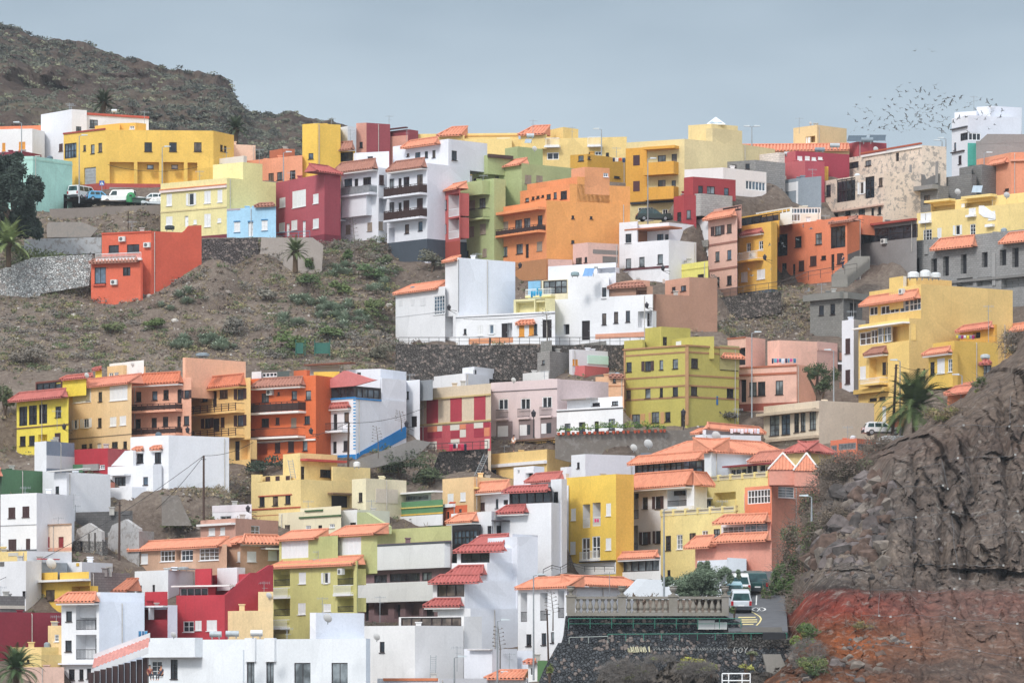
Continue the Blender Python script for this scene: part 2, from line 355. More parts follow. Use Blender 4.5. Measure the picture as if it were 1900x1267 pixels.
def window(root,b,st,x,y,w,h,wcol):
    fc=pick(b,x); u0,u1,z0,z1=fc.rect(x,y,w,h); k=st[0]; n=int(st[1:]) if len(st)>1 else 0
    W=u1-u0; Hh=z1-z0
    if z1>b.z1-.06: z1=b.z1-.06
    u0=max(u0,.04); u1=min(u1,fc.L-.04)
    if u1-u0<.08 or z1-z0<.08: return
    mb=MB(); nx=2 if W>.85 else 1
    def op(d): fc.op.append((u0,u1,z0,z1,d))
    def sill(mb): fc.box(mb,u0-.06,u1+.06,z0-.07,z0-.002,.002,.1)
    if k in 'dwoqemc':
        op(.16)
        white=k in 'woe'
        mat=WT() if white else DK()
        if k=='e': frame(mb,fc,u0,u1,z0,z1,-.155,-.04,.07,max(2,n or int(W/.35)),max(2,int(Hh/.38)),.04)
        elif k=='m': frame(mb,fc,u0,u1,z0,z1,-.155,-.04,.05,max(2,n or int(W/.45)),max(2,int(Hh/.5)),.04)
        else: frame(mb,fc,u0,u1,z0,z1,-.155,-.06,.07,nx,1)
        sill(mb)
        o=mb.build('window',mat,root); pane(root,fc,u0+.05,u1-.05,z0+.05,z1-.05,-.1,o, glassmat('curtain_glass','6d7478') if k=='c' else None)
        if k in 'oq':
            for sd in (-1,1):
                m2=MB(); ww=W*.55
                a=(u0-ww,u0-.02) if sd<0 else (u1+.02,u1+ww)
                louver(m2,fc,a[0],a[1],z0,z1,.01,1); s_=m2.build('shutter',SHW() if k=='o' else SHB(),root); s_.parent=o
    elif k in 'sbkf':
        op(.08); mat={'s':SHW,'b':SHB,'k':SHK,'f':lambda:flat('orange_shutter','d9963c')}[k]()
        frame(mb,fc,u0,u1,z0,z1,-.07,-.01,.05,1,1); sill(mb); o=mb.build('window',mat,root)
        m2=MB(); louver(m2,fc,u0+.05,u1-.05,z0+.05,z1-.05,-.06,n or nx); s_=m2.build('shutter',mat,root); s_.parent=o
    elif k=='x':
        op(.5); o=None; m2=MB(); fc.box(m2,u0+.01,u1-.01,z0+.01,z1-.01,-.49,-.45); m2.build('window_opening',flat('opening_shade','26262a'),root)  # dark sheet at the back paints the shade of the room
    elif k in 'DWRA':
        op(.25); mat={'D':flat('dark_door','2c2527'),'W':WT(),'R':flat('red_door','8d2f33'),'A':flat('dark_door','2c2527')}[k]
        frame(mb,fc,u0,u1,z0,z1,-.24,-.1,.08,1,1); fc.box(mb,u0+.08,u1-.08,z0+.08,z1-.08,-.2,-.15)
        for q in range(2): 
            a=z0+.15+(Hh-.2)*q/2; fc.box(mb,u0+.18,u1-.18,a,a+(Hh-.4)/2,-.15,-.12)
        o=mb.build('door',mat,root)
        m2=MB(); fc.box(m2,u1-.2,u1-.14,z0+Hh*.45,z0+Hh*.5,-.12,-.06); h_=m2.build('handle',MET(),root); h_.parent=o
    elif k in 'gGv':
        op(.2); nn=n or max(2,int(W/1.1)); mat=WT() if k=='G' else (DK() if k=='g' else MET())
        frame(mb,fc,u0,u1,z0,z1,-.19,-.03,.09,nn,2 if Hh>1.3 else 1,.08); o=mb.build('window',mat,root)
        pane(root,fc,u0+.06,u1-.06,z0+.06,z1-.06,-.12,o)
    elif k=='H':  # white shutter panels gallery
        op(.1); louver(mb,fc,u0,u1,z0,z1,-.08,n or 6); mb.build('window_shutters',WT(),root)
    elif k=='n':
        op(.2); fc.box(mb,u0+.02,u1-.02,z0,z1-.02,-.18,-.14)
        for q in range(1,8): fc.box(mb,u0+.02,u1-.02,z0+Hh*q/8,z0+Hh*q/8+.05,-.14,-.11)
        mb.build('garage_door',flat('garage_grey','a3a5aa'),root)
    elif k in 'lLiy':
        d=min(1.4,fc.L*.8) if k!='y' else .9; op(d)
        if k!='y':
            # door and window on the back wall
            zc=z0; dh=min(2.1,Hh*.86)
            if k=='L': m0=MB(); fc.box(m0,u0+.004,u1-.004,z0,z1-.004,-d+.001,-d+.01); fc.box(m0,u0+.002,u0+.01,z0,z1-.004,-d,-.03); fc.box(m0,u1-.01,u1-.002,z0,z1-.004,-d,-.03); m0.build('loggia_wall',paint('dcdcde'),root)
            fc2=fc; ww=W*.34
            m2=MB(); uA=u0+W*.5; 
            frame(m2,fc,uA,uA+ww,zc+.02,zc+dh,-d+.01,-d+.06,.07,1,1); dr=m2.build('door',DK() if k!='L' else WT(),root); pane(root,fc,uA+.06,uA+ww-.06,zc+.08,zc+dh-.06,-d+.04,dr)
            if k=='l' or k=='L': railing(fc,u0+.02,u1-.02,z0,min(.95,Hh*.42),-.05,'i' if k=='l' else 'w',root,root,wcol)
def _polyobj(mb,fc,pts,depth,o=0.0,mi=0):
    uz=[fc.uz(x,y) for x,y in pts]; n=len(uz)
    A=[fc.pt(u,o,z) for u,z in uz]; B=[fc.pt(u,o-depth,z) for u,z in uz]
    # orientation
    mb.add(A+B,[tuple(range(n)),tuple(range(2*n-1,n-1,-1))]+[(i,(i+1)%n+0,(i+1)%n+n,i+n) for i in range(n)],mi)
GROUND=[]; HOUSES=[]
def H(name,label,col,pts,yB,*items,Y=None,kind=0,s=None,group='houses stepped up the hillside',cat='house',D=9.0,dY=0,ext=5.0):
    if Y is None: Y=YF(yB)+dY
    cols=col.split('/')  # front/side colours; close pairs put the side's shading into the paint
    b=make_block(pts,yB,s,Y,D=D,ext=ext)
    si=s if s is not None else (1 if len(pts)>=3 else len(pts)-1)
    org=Vector((b.XY[si].x,b.XY[si].y,b.z0))
    root=thing(name,label,cat,org,group)
    GROUND.append((b.XY[si].x,b.XY[si].y,b.z0)); HOUSES.append((root,b))
    blocks=[(b,cols,kind)]; cur=b; wc=cols[0]
    post=[]
    bands=[]
    for it in items:
        k=it[0]
        if k=='S':
            o=it[4] if len(it)>4 else {}
            sp=it[2]; ss=1 if len(sp)>=3 else len(sp)-1
            px=sp[ss][0]
            # depth: on main front (set back) or on side plane
            fcm=None
            if px>b.faces[0].x1+.5 and len(b.faces)>1: fcm=b.faces[1]; off=o.get('b',.06) if o.get('b',1)>=0 or o.get('free') else .06
            else: fcm=b.faces[0]; off=o.get('b',.06 if abs(px-b.faces[0].x1)<4 and len(b.faces)>1 else .9)
            u,_=fcm.uz(px,sp[ss][1]); Yq=fcm.P.y+fcm.e.y*u+off
            Yq+=o.get('dY',0); Yq=o.get('Y',Yq)
            sb=make_block(sp,it[3],ss,Yq,main=None if o.get('free') else b,ext=o.get('ext',1.0),D=o.get('D',6.0))
            if 0<=off<.6 and 'dY' not in o and 'Y' not in o and sb.z1>b.z1+.3 and not o.get('ext'): sb.zb=max(sb.zb,b.z1-.3); sb.z0=max(sb.z0,sb.zb)
            c2=it[1].split('/') if it[1] else cols
            blocks.append((sb,c2,o.get('kind',kind))); cur=sb; wc=c2[0]
        elif k=='M': cur=b; wc=cols[0]
        elif k=='B':
            st,x0,x1,y,h=it[1:6]; dep=it[6] if len(it)>6 else 1.15; bc=it[7] if len(it)>7 else wc
            fc=pick(cur,(x0+x1)/2); u0,u1,z0,z1=fc.rect((x0+x1)/2,y-h/2,x1-x0,h)
            mb=MB(); sl=.22
            if st=='s':
                fc.box(mb,u0,u1,z0-sl,z0,.003,dep); fc.box(mb,u0,u1,z0,z1,dep-.14,dep); fc.box(mb,u0,u0+.14,z0,z1,.003,dep-.14); fc.box(mb,u1-.14,u1,z0,z1,.003,dep-.14)
            else: fc.box(mb,u0,u1,z0-sl,z0,.003,dep)
            bo=mb.build('balcony',paint(bc),root)
            railing(fc,u0+.03,u1-.03,z0,z1-z0,dep-.05,st,root,bo,wc)
        elif k in('TC','TR'):
            x0,x1,yt,yb=it[1:5]; tc=it[5] if len(it)>5 else TL; o=it[6] if len(it)>6 else {}
            fc=pick(cur,(x0+x1)/2); u0,u1,z0,z1=fc.rect((x0+x1)/2,(yt+yb)/2,x1-x0,yb-yt)
            mb=MB(); dz=z1-z0
            if k=='TC': oe=max(.4,min(.95,dz*1.1)); orr=.02
            else: oe=.45; orr=.45-dz*2.0
            il=o.get('il',min(.9,(u1-u0)*.2)); ir=o.get('ir',min(.5,(u1-u0)*.15))
            tile_roof(mb,fc,u0,u1,z0,z1,oe,orr,il,ir)
            ro=mb.build('tile_roof' if k=='TR' else 'tile_canopy',tilemat(tc),root)
            if o.get('beam',1):
                m2=MB(); fc.box(m2,u0+.1,u1-.1,z0-.3,z0-.145,.004,oe-.06); m2.build('eave_board',paint(o.get('bc','e6e3e0')),root).parent=ro
        elif k=='N':
            c,x0,x1,y,h=it[1:6]; o=it[6] if len(it)>6 else .05
            fc=pick(cur,(x0+x1)/2); u0,u1,z0,z1=fc.rect((x0+x1)/2,y,x1-x0,h); mb=MB(); fc.box(mb,max(u0,-.05),u1,z0,z1,.0031,o); mb.build(it[7] if len(it)>7 else 'band',paint(c),root)
        elif k=='NB':   # band around all faces, y at seam
            c,y,h=it[1:4]; o=it[4] if len(it)>4 else .05; nm=it[5] if len(it)>5 else 'band'
            mb=MB(); f0=cur.faces[0]; u,z=f0.uz(f0.x1,y); Yq=f0.Q.y; dz=h*Yq/F/2
            for i,fc in enumerate(cur.faces): fc.box(mb,-.02 if i else -o,fc.L+(o if i==len(cur.faces)-1 else .0),z-dz,z+dz,.0031,o)
            mb.build(nm,paint(c),root)
        elif k=='BT':
            x0,x1,y,h,n=it[1:6]; fc=pick(cur,(x0+x1)/2); u0,u1,z0,z1=fc.rect((x0+x1)/2,y,x1-x0,h); rt=MB()
            fc.box(rt,u0,u1,z1-.12,z1,-.2,.06); fc.box(rt,u0,u1,z0,z0+.1,-.18,.04); ro=rt.build('balustrade',paint('d8cfae'),root)
            m3=MB()
            for q in range(n+1):
                u=u0+(u1-u0-.3)*q/n; fc.box(m3,u,u+.3,z0-.02,z1+.1,-.24,.1)
            m3.build('post',paint(wc),root).parent=ro
            m3=MB(); K=int((u1-u0)/.22)
            for q in range(K): u=u0+(u1-u0)*q/K; fc.box(m3,u,u+.13,z0+.1,z1-.12,-.12,-.02)
            m3.build('balusters',paint('c4bcae'),root).parent=ro
        elif k=='AC':
            x,y=it[1:3]; fc=pick(cur,x); u,z=fc.uz(x,y); mb=MB(); fc.box(mb,u-.42,u+.42,z-.3,z+.3,.01,.36)
            ob=mb.build('air_conditioner',flat('ac_white','cfd0cd'),root)
            m2=MB(); 
            A=[fc.pt(u-.1+.22*math.cos(q*math.pi/6),.365,z+.22*math.sin(q*math.pi/6)) for q in range(12)]
            m2.add(A,[tuple(range(12))]); m2.build('fan_grille',flat('grille_grey','5f6163'),root).parent=ob
        elif k in('PG','PS'):
            c,pp,dp=it[1:4]; fc=cur.faces[0] if k=='PG' else cur.faces[-1]; mb=MB(); _polyobj(mb,fc,pp,dp,it[4] if len(it)>4 else -.05); mb.build(it[5] if len(it)>5 else 'wall',paint(c,kind if c==cols[0] else (it[6] if len(it)>6 else 0)),root)
        else:
            st,w,h=it[:3]; r=it[3:]
            for q in range(0,len(r),2): window(root,cur,st,r[q],r[q+1],w,h,wc)
    rr=random.Random(int(pts[0][0]*7+yB))
    fl=b.faces[-1]; 
    if fl.L>3 and rr.random()<.7:
        mb=MB(); u=fl.L*rr.choice([.06,.92,.5]); mb.tube([fl.pt(u,.07,b.z0),fl.pt(u,.07,b.z1-.2),fl.pt(u,-.1,b.z1-.05)],.045,6); mb.build('drain_pipe',flat('pipe_'+rr.choice('ab'),rr.choice(['b9b4ae','8d8a88'])),root)
    zt=b.z1; cc_=sum(b.poly,Vector((0,0)))/len(b.poly)
    if len(blocks)==1 or rr.random()<.4:
        for q in range(rr.randint(1,2)):
            p=b.XY[0]+(b.XY[-1]-b.XY[0])*rr.uniform(.2,.8); p=p+(cc_-p)*.45; mb=MB(); hh=rr.uniform(.5,1.0); mb.box((p.x,p.y,zt-.4+hh/2),.5,.5,hh); mb.box((p.x,p.y,zt-.4+hh+.06),.66,.66,.1); mb.build('chimney',paint(cols[0] if rr.random()<.6 else 'b8b4ae'),root)
    for i,(bb,cc,kk) in enumerate(blocks):
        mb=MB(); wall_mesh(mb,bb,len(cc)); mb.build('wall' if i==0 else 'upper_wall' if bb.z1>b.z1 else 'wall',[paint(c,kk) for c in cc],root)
    return root,b,blocks
W_='dfe0e6'; WG='e4e3e2'
# ================= top rows
H('house','low white house with yellow window shutters at the far left top edge',WG,[(-20,241),(60,239),(83,247)],292,('f',6,15,7,273),('f',12,15,41,271),('S','dd8058',[(-20,235),(78,233)],262,{'b':5}),Y=562)
H('house','low maroon roofed hut above the mint green house','8d3a48',[(-10,284),(40,280),(77,288)],300,Y=556,D=5)
H('house','tall white house with blue framed windows behind the big yellow building',W_,[(76,213),(133,203),(161,205)],305,('m',10,10,146,240),('b',7,14,113,274),('S','dfe0e6',[(161,214),(276,221)],300,{'free':1,'b':2}),('m',15,15,174,230),('N','c05a48',161,276,215,4,.15),Y=562)
H('house','faded mint green rendered house beside the dark round tree','b3ddd0/aedbcf',[(8,290),(61,290),(134,300)],393,('D',8,30,122,376),('NB','a9cfc2',296,3,.04),Y=541,D=8)
H('commercial_building','long golden yellow building with arcaded ground floor and red plinth','e9bd55',[(118,250),(196,241),(396,243),(434,262)],361,
 ('g4',22,28,131,280),('d',5,11,157,275),('d',7,17,172,277),('d',7,17,186,274),('n',22,50,167,336),('d',14,17,275,273,321,273,367,273),
 ('y',45,40,226,321),('y',40,40,275,321),('y',38,40,322,321),('y',18,38,357,321),('d',12,8,279,310,324,310),('d',5,12,411,275,418,277),
 ('N','b3524a',118,196,352,18,.06,'plinth'),('N','b3524a',196,300,351,20,.06,'plinth'),('N','9a9894',203,248,354,12,.09),('N','9a9894',255,295,355,12,.09),('N','a3453c',118,196,244,3,.12),
 ('S','e3b14c',[(176,234),(222,229),(222.5,229)],250,{'b':2,'free':1}),('S','e3b14c',[(222,229),(252,228),(271,230)],250,{'b':2.5,'free':1}),('e',9,6,245,237),s=1,Y=552,D=16)
H('house','pale cream house with green window trims above the pale yellow house','e3d9cb',[(367,300),(452,289),(458,290)],335,('N','4f7a55',367,414,309,3,.3),('d',6,10,380,327),('m',8,10,395,326),('m',8,13,411,322),('W',10,16,438,322),Y=551,D=6)
H('house','pale yellow two storey house with white shutters and a maroon plinth','ecdfa0/e2d592',[(298,341),(421,330),(512,339)],442,
 ('s2',10,22,314,371),('o',9,22,355,370),('s2',12,23,385,366),('s2',9,23,408,364),('s2',12,16,314,410),('W',7,20,346,411),('s1',6,8,362,412),('s2',12,24,385,409),('s1',7,8,407,409),
 ('N','ead7d0',298,421,351,5,.25),('N','e58a5a',298,421,348,2,.3),('N','dccb95',298,421,389,3,.08),('NB','7c3540',439,9,.05,'plinth'),
 ('S',None,[(395,308),(451,301),(487,301)],335),dY=-1)
H('house','small pink cream rooftop house beside the yellow building','e8cbb4',[(412,290),(430,268),(474,270)],300,('d',5,7,425,287),Y=566,D=5,s=1)
H('house','light blue single storey house with blue framed windows','a9d4ee',[(421,388),(512,383)],441,('s2',11,18,440,421),('W',9,27,465,425),('s2',11,18,491,418),
 ('N','3f7fae',434,446,411,2,.09),('N','3f7fae',434,446,431,2,.09),('N','3f7fae',460,470,411,2,.09),('N','3f7fae',485,497,408,2,.09),('N','3f7fae',485,497,428,2,.09),('N','b5a7b0',421,446,389,3,.04),('TC',474,512,378,383,TLB,{'beam':0}),dY=-7)
H('house','rose red house with white shutters and a darker plinth','b4555f/a84a55',[(512,341),(602,322),(632,326)],450,('s2',11,18,524,376),('s3',25,31,555,369),('s2',10,18,586,369),('s2',11,17,523,422),('W',6,24,534,427),('s2',11,18,546,418),('W',6,30,564,425),('s2',11,18,586,415),
 ('NB','853744',443,17,.05,'plinth'),('TR',583,632,305,321,'ab5550',{'beam':0}),dY=-1)
H('house','salmon house with three dark windows behind the light blue house','eda07c',[(455,299),(561,288)],340,('d',10,15,503,329),('d',10,15,519,327),('m',10,15,543,324),Y=556)
H('house','brown brick rooftop hut at the foot of the dark hill','b56b4c',[(500,280),(523,276),(547,277)],300,Y=568,D=4)
H('house','tall bright yellow house with a dark glazed gallery and tile lean-to roof','f0c550/ecc04e',[(561,231),(589,229),(632,232)],335,('d',9,11,577,290),('d',9,5,576,330),
 ('S','f0c550',[(587,286),(659,280)],335,{'free':1,'b':-1.5}),('g6',66,17,622,293),('TC',585,660,266,281,TLB,{'beam':0}),('S','d2d6dc',[(632,240),(645,234),(661,236)],282,{'b':2,'free':1}),Y=556)
H('house','pink and maroon house on the skyline with rooftop tanks','cf9482/9c4a52',[(661,229),(680,228),(724,231)],300,('d',6,11,670,269),('S','cf9482/cf9482',[(680,257),(757,251)],290,{'free':1,'b':-2}),('S','9c4a52',[(724,244),(757,240),(776,243)],280,{'free':1,'b':1}),('N','5f3236',724,757,239,2,.5),Y=562)
H('apartment_house','white apartment house with two curved balconies and small tile canopy beside the rose house',W_,[(633,320),(702,311),(720,313)],447,
 ('S',None,[(656,287),(660,284),(722,281)],322,{'free':1}),('d',10,5,687,293),('M',),
 ('TC',625,702,300,318,TLB),('B','g',626,700,363,14,1.3),('B','g',626,642,409,14,1.2),('d',15,14,646,339),('D',7,24,661,344),('d',15,14,681,336),('b',9,18,708,334),
 ('y',15,27,711,382),('d',5,13,650,381),('k',10,16,671,380),('k',9,17,646,426),('k',9,16,686,421),('k',9,16,706,419),('N',W_,644,690,382,42,.9,'bay'),('k2',10,16,671,380))
H('apartment_house','white apartment house with dark brown balcony railings and a slate plinth',W_+'/d4d6de',[(718,313),(793,303),(872,312)],482,
 ('S',None,[(729,277),(832,258),(904,262)],330,{}),('d',5,6,757,288),('d',10,12,775,289),('d',6,12,791,287),('d',6,14,805,286),('d',10,18,843,289),('TC',753,818,259,272,TL,{'beam':0}),('M',),
 ('TC',726,793,298,315,TLB),('B','p',726,793,363,17,1.3),('B','p',726,793,407,17,1.3),('d',9,18,727,341),('D',6,22,742,342),('d',11,19,754,338),('d',11,20,779,334),
 ('d',9,19,727,385),('D',6,20,742,386),('b',11,18,754,381),('b',11,18,779,377),('d',8,17,755,425),('d',8,17,780,420),('y',11,28,727,437),('NB','4a525c',464,42,.05,'plinth'))
H('apartment_house','narrow brick red apartment house with white loggias and tile top','ba5c58',[(793,362),(854,350)],488,('TR',793,853,342,355,TL,{'beam':0}),('d',8,18,801,386),('d',8,18,814,384),('d',8,18,825,381),('L',20,42,842,381),('d',8,18,800,431),('g3',19,19,819,427),('L',20,38,842,424),('N','a84a3d',793,854,470,38,.05,'plinth'))
H('shed','grey corrugated roof shed between the white and green apartment houses','a5a6ab',[(808,338),(876,326)],352,('v4',20,12,822,338),Y=545,D=5,cat='shed')
H('apartment_house','pale green apartment house with a metal railed balcony and tile top','afba83',[(854,340),(917,331),(938,333)],478,
 ('S','adb783/a9b381',[(876,315),(968,303),(1066,311)],400,{'dY':2}),('d',7,10,922,332),('d',12,9,885,335),('k2',12,16,980,333),('k2',12,12,1001,332),('TR',875,968,299,312,TL,{'beam':0}),
 ('S','a8b27f',[(937,276),(960,272),(1007,277)],305,{'free':1,'dY':6}),('S','a8b27f',[(889,290),(905,288),(951,292)],308,{'free':1,'dY':4}),('N','54403c',904,950,291,6,.3),('M',),
 ('B','s',852,909,362,22,1.2),('B','i',852,909,408,18,1.2),('k2',13,18,875,381),('c',12,18,895,377),('k2',11,19,874,430),('k2',11,19,896,425),('d',7,11,866,471),('k1',8,15,899,469),Y=526)
H('apartment_house','big orange apartment house with brown panel balcony and blank side wall','e9955f/e29c55',[(927,385),(1014,372),(1169,379)],518,  # golden side tone: same paint, its light put into the colour
 ('B','p',917,1013,435,11,1.3),('N','e9955f',917,1013,394,5,1.2,'eave'),('k2',10,15,938,419),('c',13,18,962,417),('c',12,18,978,414),('d',9,18,1002,409),('c',9,18,937,467),('c',12,18,964,462),('D',6,26,978,466),('k2',10,17,1001,457),
 ('d',5,6,1063,403),('d',5,5,1097,404),('d',6,6,1063,449),('NB','b98257',499,38,.05,'plinth'),('D',7,16,930,497),
 ('S',None,[(965,355),(1057,341),(1169,337)],400),('d',7,7,978,371),('d',5,6,989,368),('d',6,5,998,366),('d',5,4,1007,364),('m',8,9,1018,365),('d',6,12,1030,363),('m',12,15,1046,362),
 ('S',None,[(978,342),(1071,328),(1131,327)],360,{'b':.06}),('S','e9a27a/e29c6a',[(1060,312),(1085,310),(1131,314)],345),('e',9,7,1124,325))
H('apartment_building','long pale yellow building with tiled dormer roofs along the skyline','eed086/e9cb84',[(862,260),(1000,258),(1163,254)],320,
 ('G2',20,8,935,286),('B','w',923,948,270,12,1.0,'e6e6e8'),('B','w',1012,1040,272,14,1.0,'e6e6e8'),('B','w',1092,1118,271,15,1.0,'e6e6e8'),('G2',22,13,1026,290),('d',6,7,1127,287),('G',12,7,1110,285),('d',5,4,1095,284),
 ('S',None,[(775,248),(962,247)],300,{'free':1}),('N','d9a860',860,962,252,2,.1),('S',None,[(862,257),(950,257)],310,{'free':1,'b':-2}),
 ('S',None,[(815,254),(857,252),(862,250)],262,{'free':1,'b':-1}),('TR',812,857,233,252,TL,{'beam':0,'il':1.2,'ir':.05}),
 ('S',None,[(966,252),(1010,250),(1015,250)],262,{'free':1,'b':-1}),('TR',963,1011,231,250,TL,{'beam':0,'il':1.2,'ir':.05}),('S',None,[(1013,243),(1045,236),(1073,240)],262,{'free':1,'b':1}),Y=566,s=1,D=10)
H('house','low ochre rooftop house hung with laundry below the pale yellow building','d3a03a',[(1058,288),(1090,286),(1163,296)],335,('c',10,10,1078,294),('d',6,6,1093,293),('d',11,4,1145,329),Y=551,D=7)
H('apartment_building','cream apartment building with ochre balconies and a skylight on its roof','ddca94/d6c495',[(1162,265),(1270,258),(1378,268),(1438,277)],418,
 ('N','dea23a',1162,1201,325,100,.15,'ochre_panel'),('B','s',1202,1259,323,20,1.4,'dea23a'),('B','s',1202,1259,369,20,1.4,'dea23a'),('N','dea23a',1201,1260,276,5,1.3,'canopy'),
 ('N','4a3138',1176,1188,298,19,.19,'window'),('N','5a3a3c',1176,1188,346,19,.19,'window'),('d',15,17,1228,297),('d',10,18,1251,295),('d',14,17,1228,343),('c',8,16,1250,343),('e5',28,24,1198,397),('e2',10,17,1234,397),('N','3a3b40',1171,1250,376,3,.3),
 ('S','e3cb92/d8c493',[(1277,233),(1320,230),(1369,234)],270,{'b':4,'free':1}),('S','d8c493/d6c495',[(1310,240),(1322,238),(1377,241)],285,{'b':.08}),s=1,Y=534,D=12)
H('house','dark red house with grey block wall in front of the cream apartment building','aa4044/9e3a40',[(1250,367),(1269,362),(1292,362)],412,('d',8,16,1260,402),('d',8,16,1278,398),
 ('S',None,[(1269,330),(1286,328),(1365,334)],385,{'b':.5,'free':1}),('d',9,14,1300,352),('d',15,14,1319,353),('d',9,14,1348,356),('S','b3b0ac',[(1289,360),(1300,359),(1359,364)],385,{'free':1,'b':-.5,'kind':2}),Y=522,D=7)
H('house','low white house with a white framed glazed gallery behind the dark red house','e2dcda',[(1270,315),(1342,311),(1422,320)],362,('G6',37,17,1402,345),Y=529,D=7)
H('shed','grey block hut with cluttered flat roof left of the rose house','8f8d8b/a09e9c',[(1342,301),(1402,297),(1457,303)],320,('d',8,10,1387,309),('d',9,6,1362,309),('S','e3d5cc',[(1382,290),(1446,283),(1456,284)],302,{'free':1,'b':1}),kind=2,Y=536,D=6,cat='shed')
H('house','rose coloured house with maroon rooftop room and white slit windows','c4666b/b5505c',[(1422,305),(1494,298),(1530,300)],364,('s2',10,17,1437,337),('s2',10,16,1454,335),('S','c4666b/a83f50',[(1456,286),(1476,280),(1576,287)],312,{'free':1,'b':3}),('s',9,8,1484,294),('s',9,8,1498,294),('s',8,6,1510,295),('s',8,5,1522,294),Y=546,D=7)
H('house','red block house with a satellite dish under the solar panels','bb565c/b34f58',[(1560,272),(1592,263),(1645,266)],300,Y=566,D=6)
H('house','pale house with one long orange tiled roof on the skyline','e3c08e',[(1380,281),(1576,281)],300,('TR',1372,1576,266,280,TL,{'beam':0,'il':.1,'ir':.1}),Y=566,D=8)
H('house','cream box house on the right skyline above the long tiled roof','eacb97/dfc394',[(1472,238),(1516,232),(1571,239)],268,('y',15,12,1505,259),('W',9,12,1499,260),Y=572,D=8)
H('house','small mustard yellow house wedged between rose and mottled cream houses','dcae42',[(1473,319),(1510,309),(1537,309)],335,('d',10,8,1505,322),('S',None,[(1490,304),(1520,302),(1528,302)],320,{'free':1}),Y=549,D=5)
H('house','blank blue grey rendered house in front of the mustard house','8f99a3/8f99a3',[(1457,334),(1478,331),(1524,327)],388,('N','d8d8da',1457,1478,347,16,.03),('N','d8d8da',1477,1481,362,50,.03),Y=539,D=5)
H('house','mottled cream house with peeling paint and black framed bay window','e0cdba',[(1524,337),(1640,318),(1712,322)],410,
 ('d',9,21,1537,354),('g4',34,42,1570,353),('o',7,22,1599,349),('g2',17,40,1614,348),('d',7,16,1634,338),('d',8,6,1551,399),('d',10,8,1573,396),('c',12,12,1599,394),('d',5,14,1619,393),('d',6,14,1632,391),('N','d9b8a6',1524,1640,389,3,.5),
 ('S',None,[(1538,296),(1711,270),(1756,274)],335,{'b':2.5,'dY':1}),('d',8,17,1547,309),('g3',20,12,1583,307),('d',11,10,1611,303),('D',6,17,1665,291),('N','b0583c',1600,1711,276,3,.35),('N','e6e2de',1600,1711,281,4,.2),kind=1)
H('unfinished_house','unfinished grey concrete block house with jagged rooftop wall and bare columns','8b8987/807e7d',[(1638,358),(1741,344),(1760,346)],413,
 ('d',10,16,1650,381),('d',11,17,1673,377),('d',10,16,1696,373),('d',11,15,1720,370),('N','8b8987',1622,1741,355,8,1.0,'ledge'),
 ('PG','8b8987',[(1638,352),(1638,318),(1646,318),(1648,336),(1690,337),(1692,333),(1696,333),(1700,324),(1712,324),(1716,334),(1726,328),(1741,322),(1741,345)],.25,-.1,'parapet',2),
 ('N','8b8987',1688,1692,322,32,.05,'column'),('N','8b8987',1736,1741,320,40,.05,'column'),('S','8b8987',[(1741,331),(1803,323),(1812,325)],390,{'free':1,'b':1,'kind':2}),('S','8b8987',[(1803,308),(1822,305),(1864,312)],380,{'free':1,'b':2,'kind':2}),('S','8b8987',[(1780,312),(1803,308)],380,{'free':1,'b':2,'kind':2}),kind=2)
H('house','grey rendered house with a long tinted glass gallery under a rust roof','8f8c8b',[(1597,421),(1701,408)],466,('g4',102,25,1650,434),('N','a5483c',1595,1702,414,4,.6),('AC',1642,448),kind=0,Y=522,D=6)
H('house','wide pale yellow house with white window boxes and a terrace stair at right','ecd18a',[(1701,396),(1990,366)],470,('e',16,20,1721,436),('s2',8,20,1743,433),('o',8,18,1777,427),('e2',10,22,1805,427),('s2',20,16,1718,402),('N','e9e9ea',1709,1729,412,5,.5,'window_box'),('s2',13,16,1804,391),('N','e9e9ea',1796,1812,401,4,.5,'window_box'),('s2',13,16,1840,400),('N','e9e9ea',1832,1846,419,5,.5,'window_box'),
 ('PG','e9e9ea',[(1817,396),(1817,382),(1826,382),(1848,398),(1848,407),(1826,403)],.08,.1,'stair_rail'),
 ('S',None,[(1727,376),(1990,350)],420,{'b':2.5}),('y',44,18,1750,383),('y',50,26,1815,372),('W',9,14,1787,378),('y',60,18,1880,392),('N','ecd18a',1722,1773,374,4,1.2,'eave'),('N','ecd18a',1795,1850,366,5,1.2,'eave'),('S',None,[(1750,356),(1990,348)],380,{'b':6}),Y=513,s=1)
H('apartment_building','white multi storey building with a teal strip on the right skyline','dcdde3/d2d5de',[(1766,234),(1796,214),(1895,218)],325,('d',4,14,1772,272),('d',6,16,1781,297),('N','54565c',1766,1796,238,2,.3),('N','4a3c3a',1766,1790,282,2,.25),('g3',14,14,1789,254),('G3',24,14,1808,254),
 ('S',None,[(1771,209),(1812,206),(1815,207)],240,{'free':1,'b':2}),('S',None,[(1812,199),(1840,197),(1896,200)],235,{'free':1,'b':2}),('N','48484c',1823,1834,218,2,.3),('M',),('N','54b8a8',1794,1812,290,48,.1,'teal_panel'),('c',13,18,1802,298),Y=557,D=9)
H('house','dark grey gable walled house below the white skyline building','8e8b89',[(1811,262),(1990,252)],310,('PG','8e8b89',[(1811,268),(1832,249),(1990,250),(1990,262)],.3,.02),Y=550,D=8)
H('house','salmon orange house with pale grey vents at the right edge','e99d7a/e5936f',[(1812,297),(1876,283),(1990,280)],365,('TC',1836,1872,296,305,TL,{'beam':0}),('N','e9a486',1860,1990,297,3,.3),('d',8,4,1868,352),Y=543,D=8)
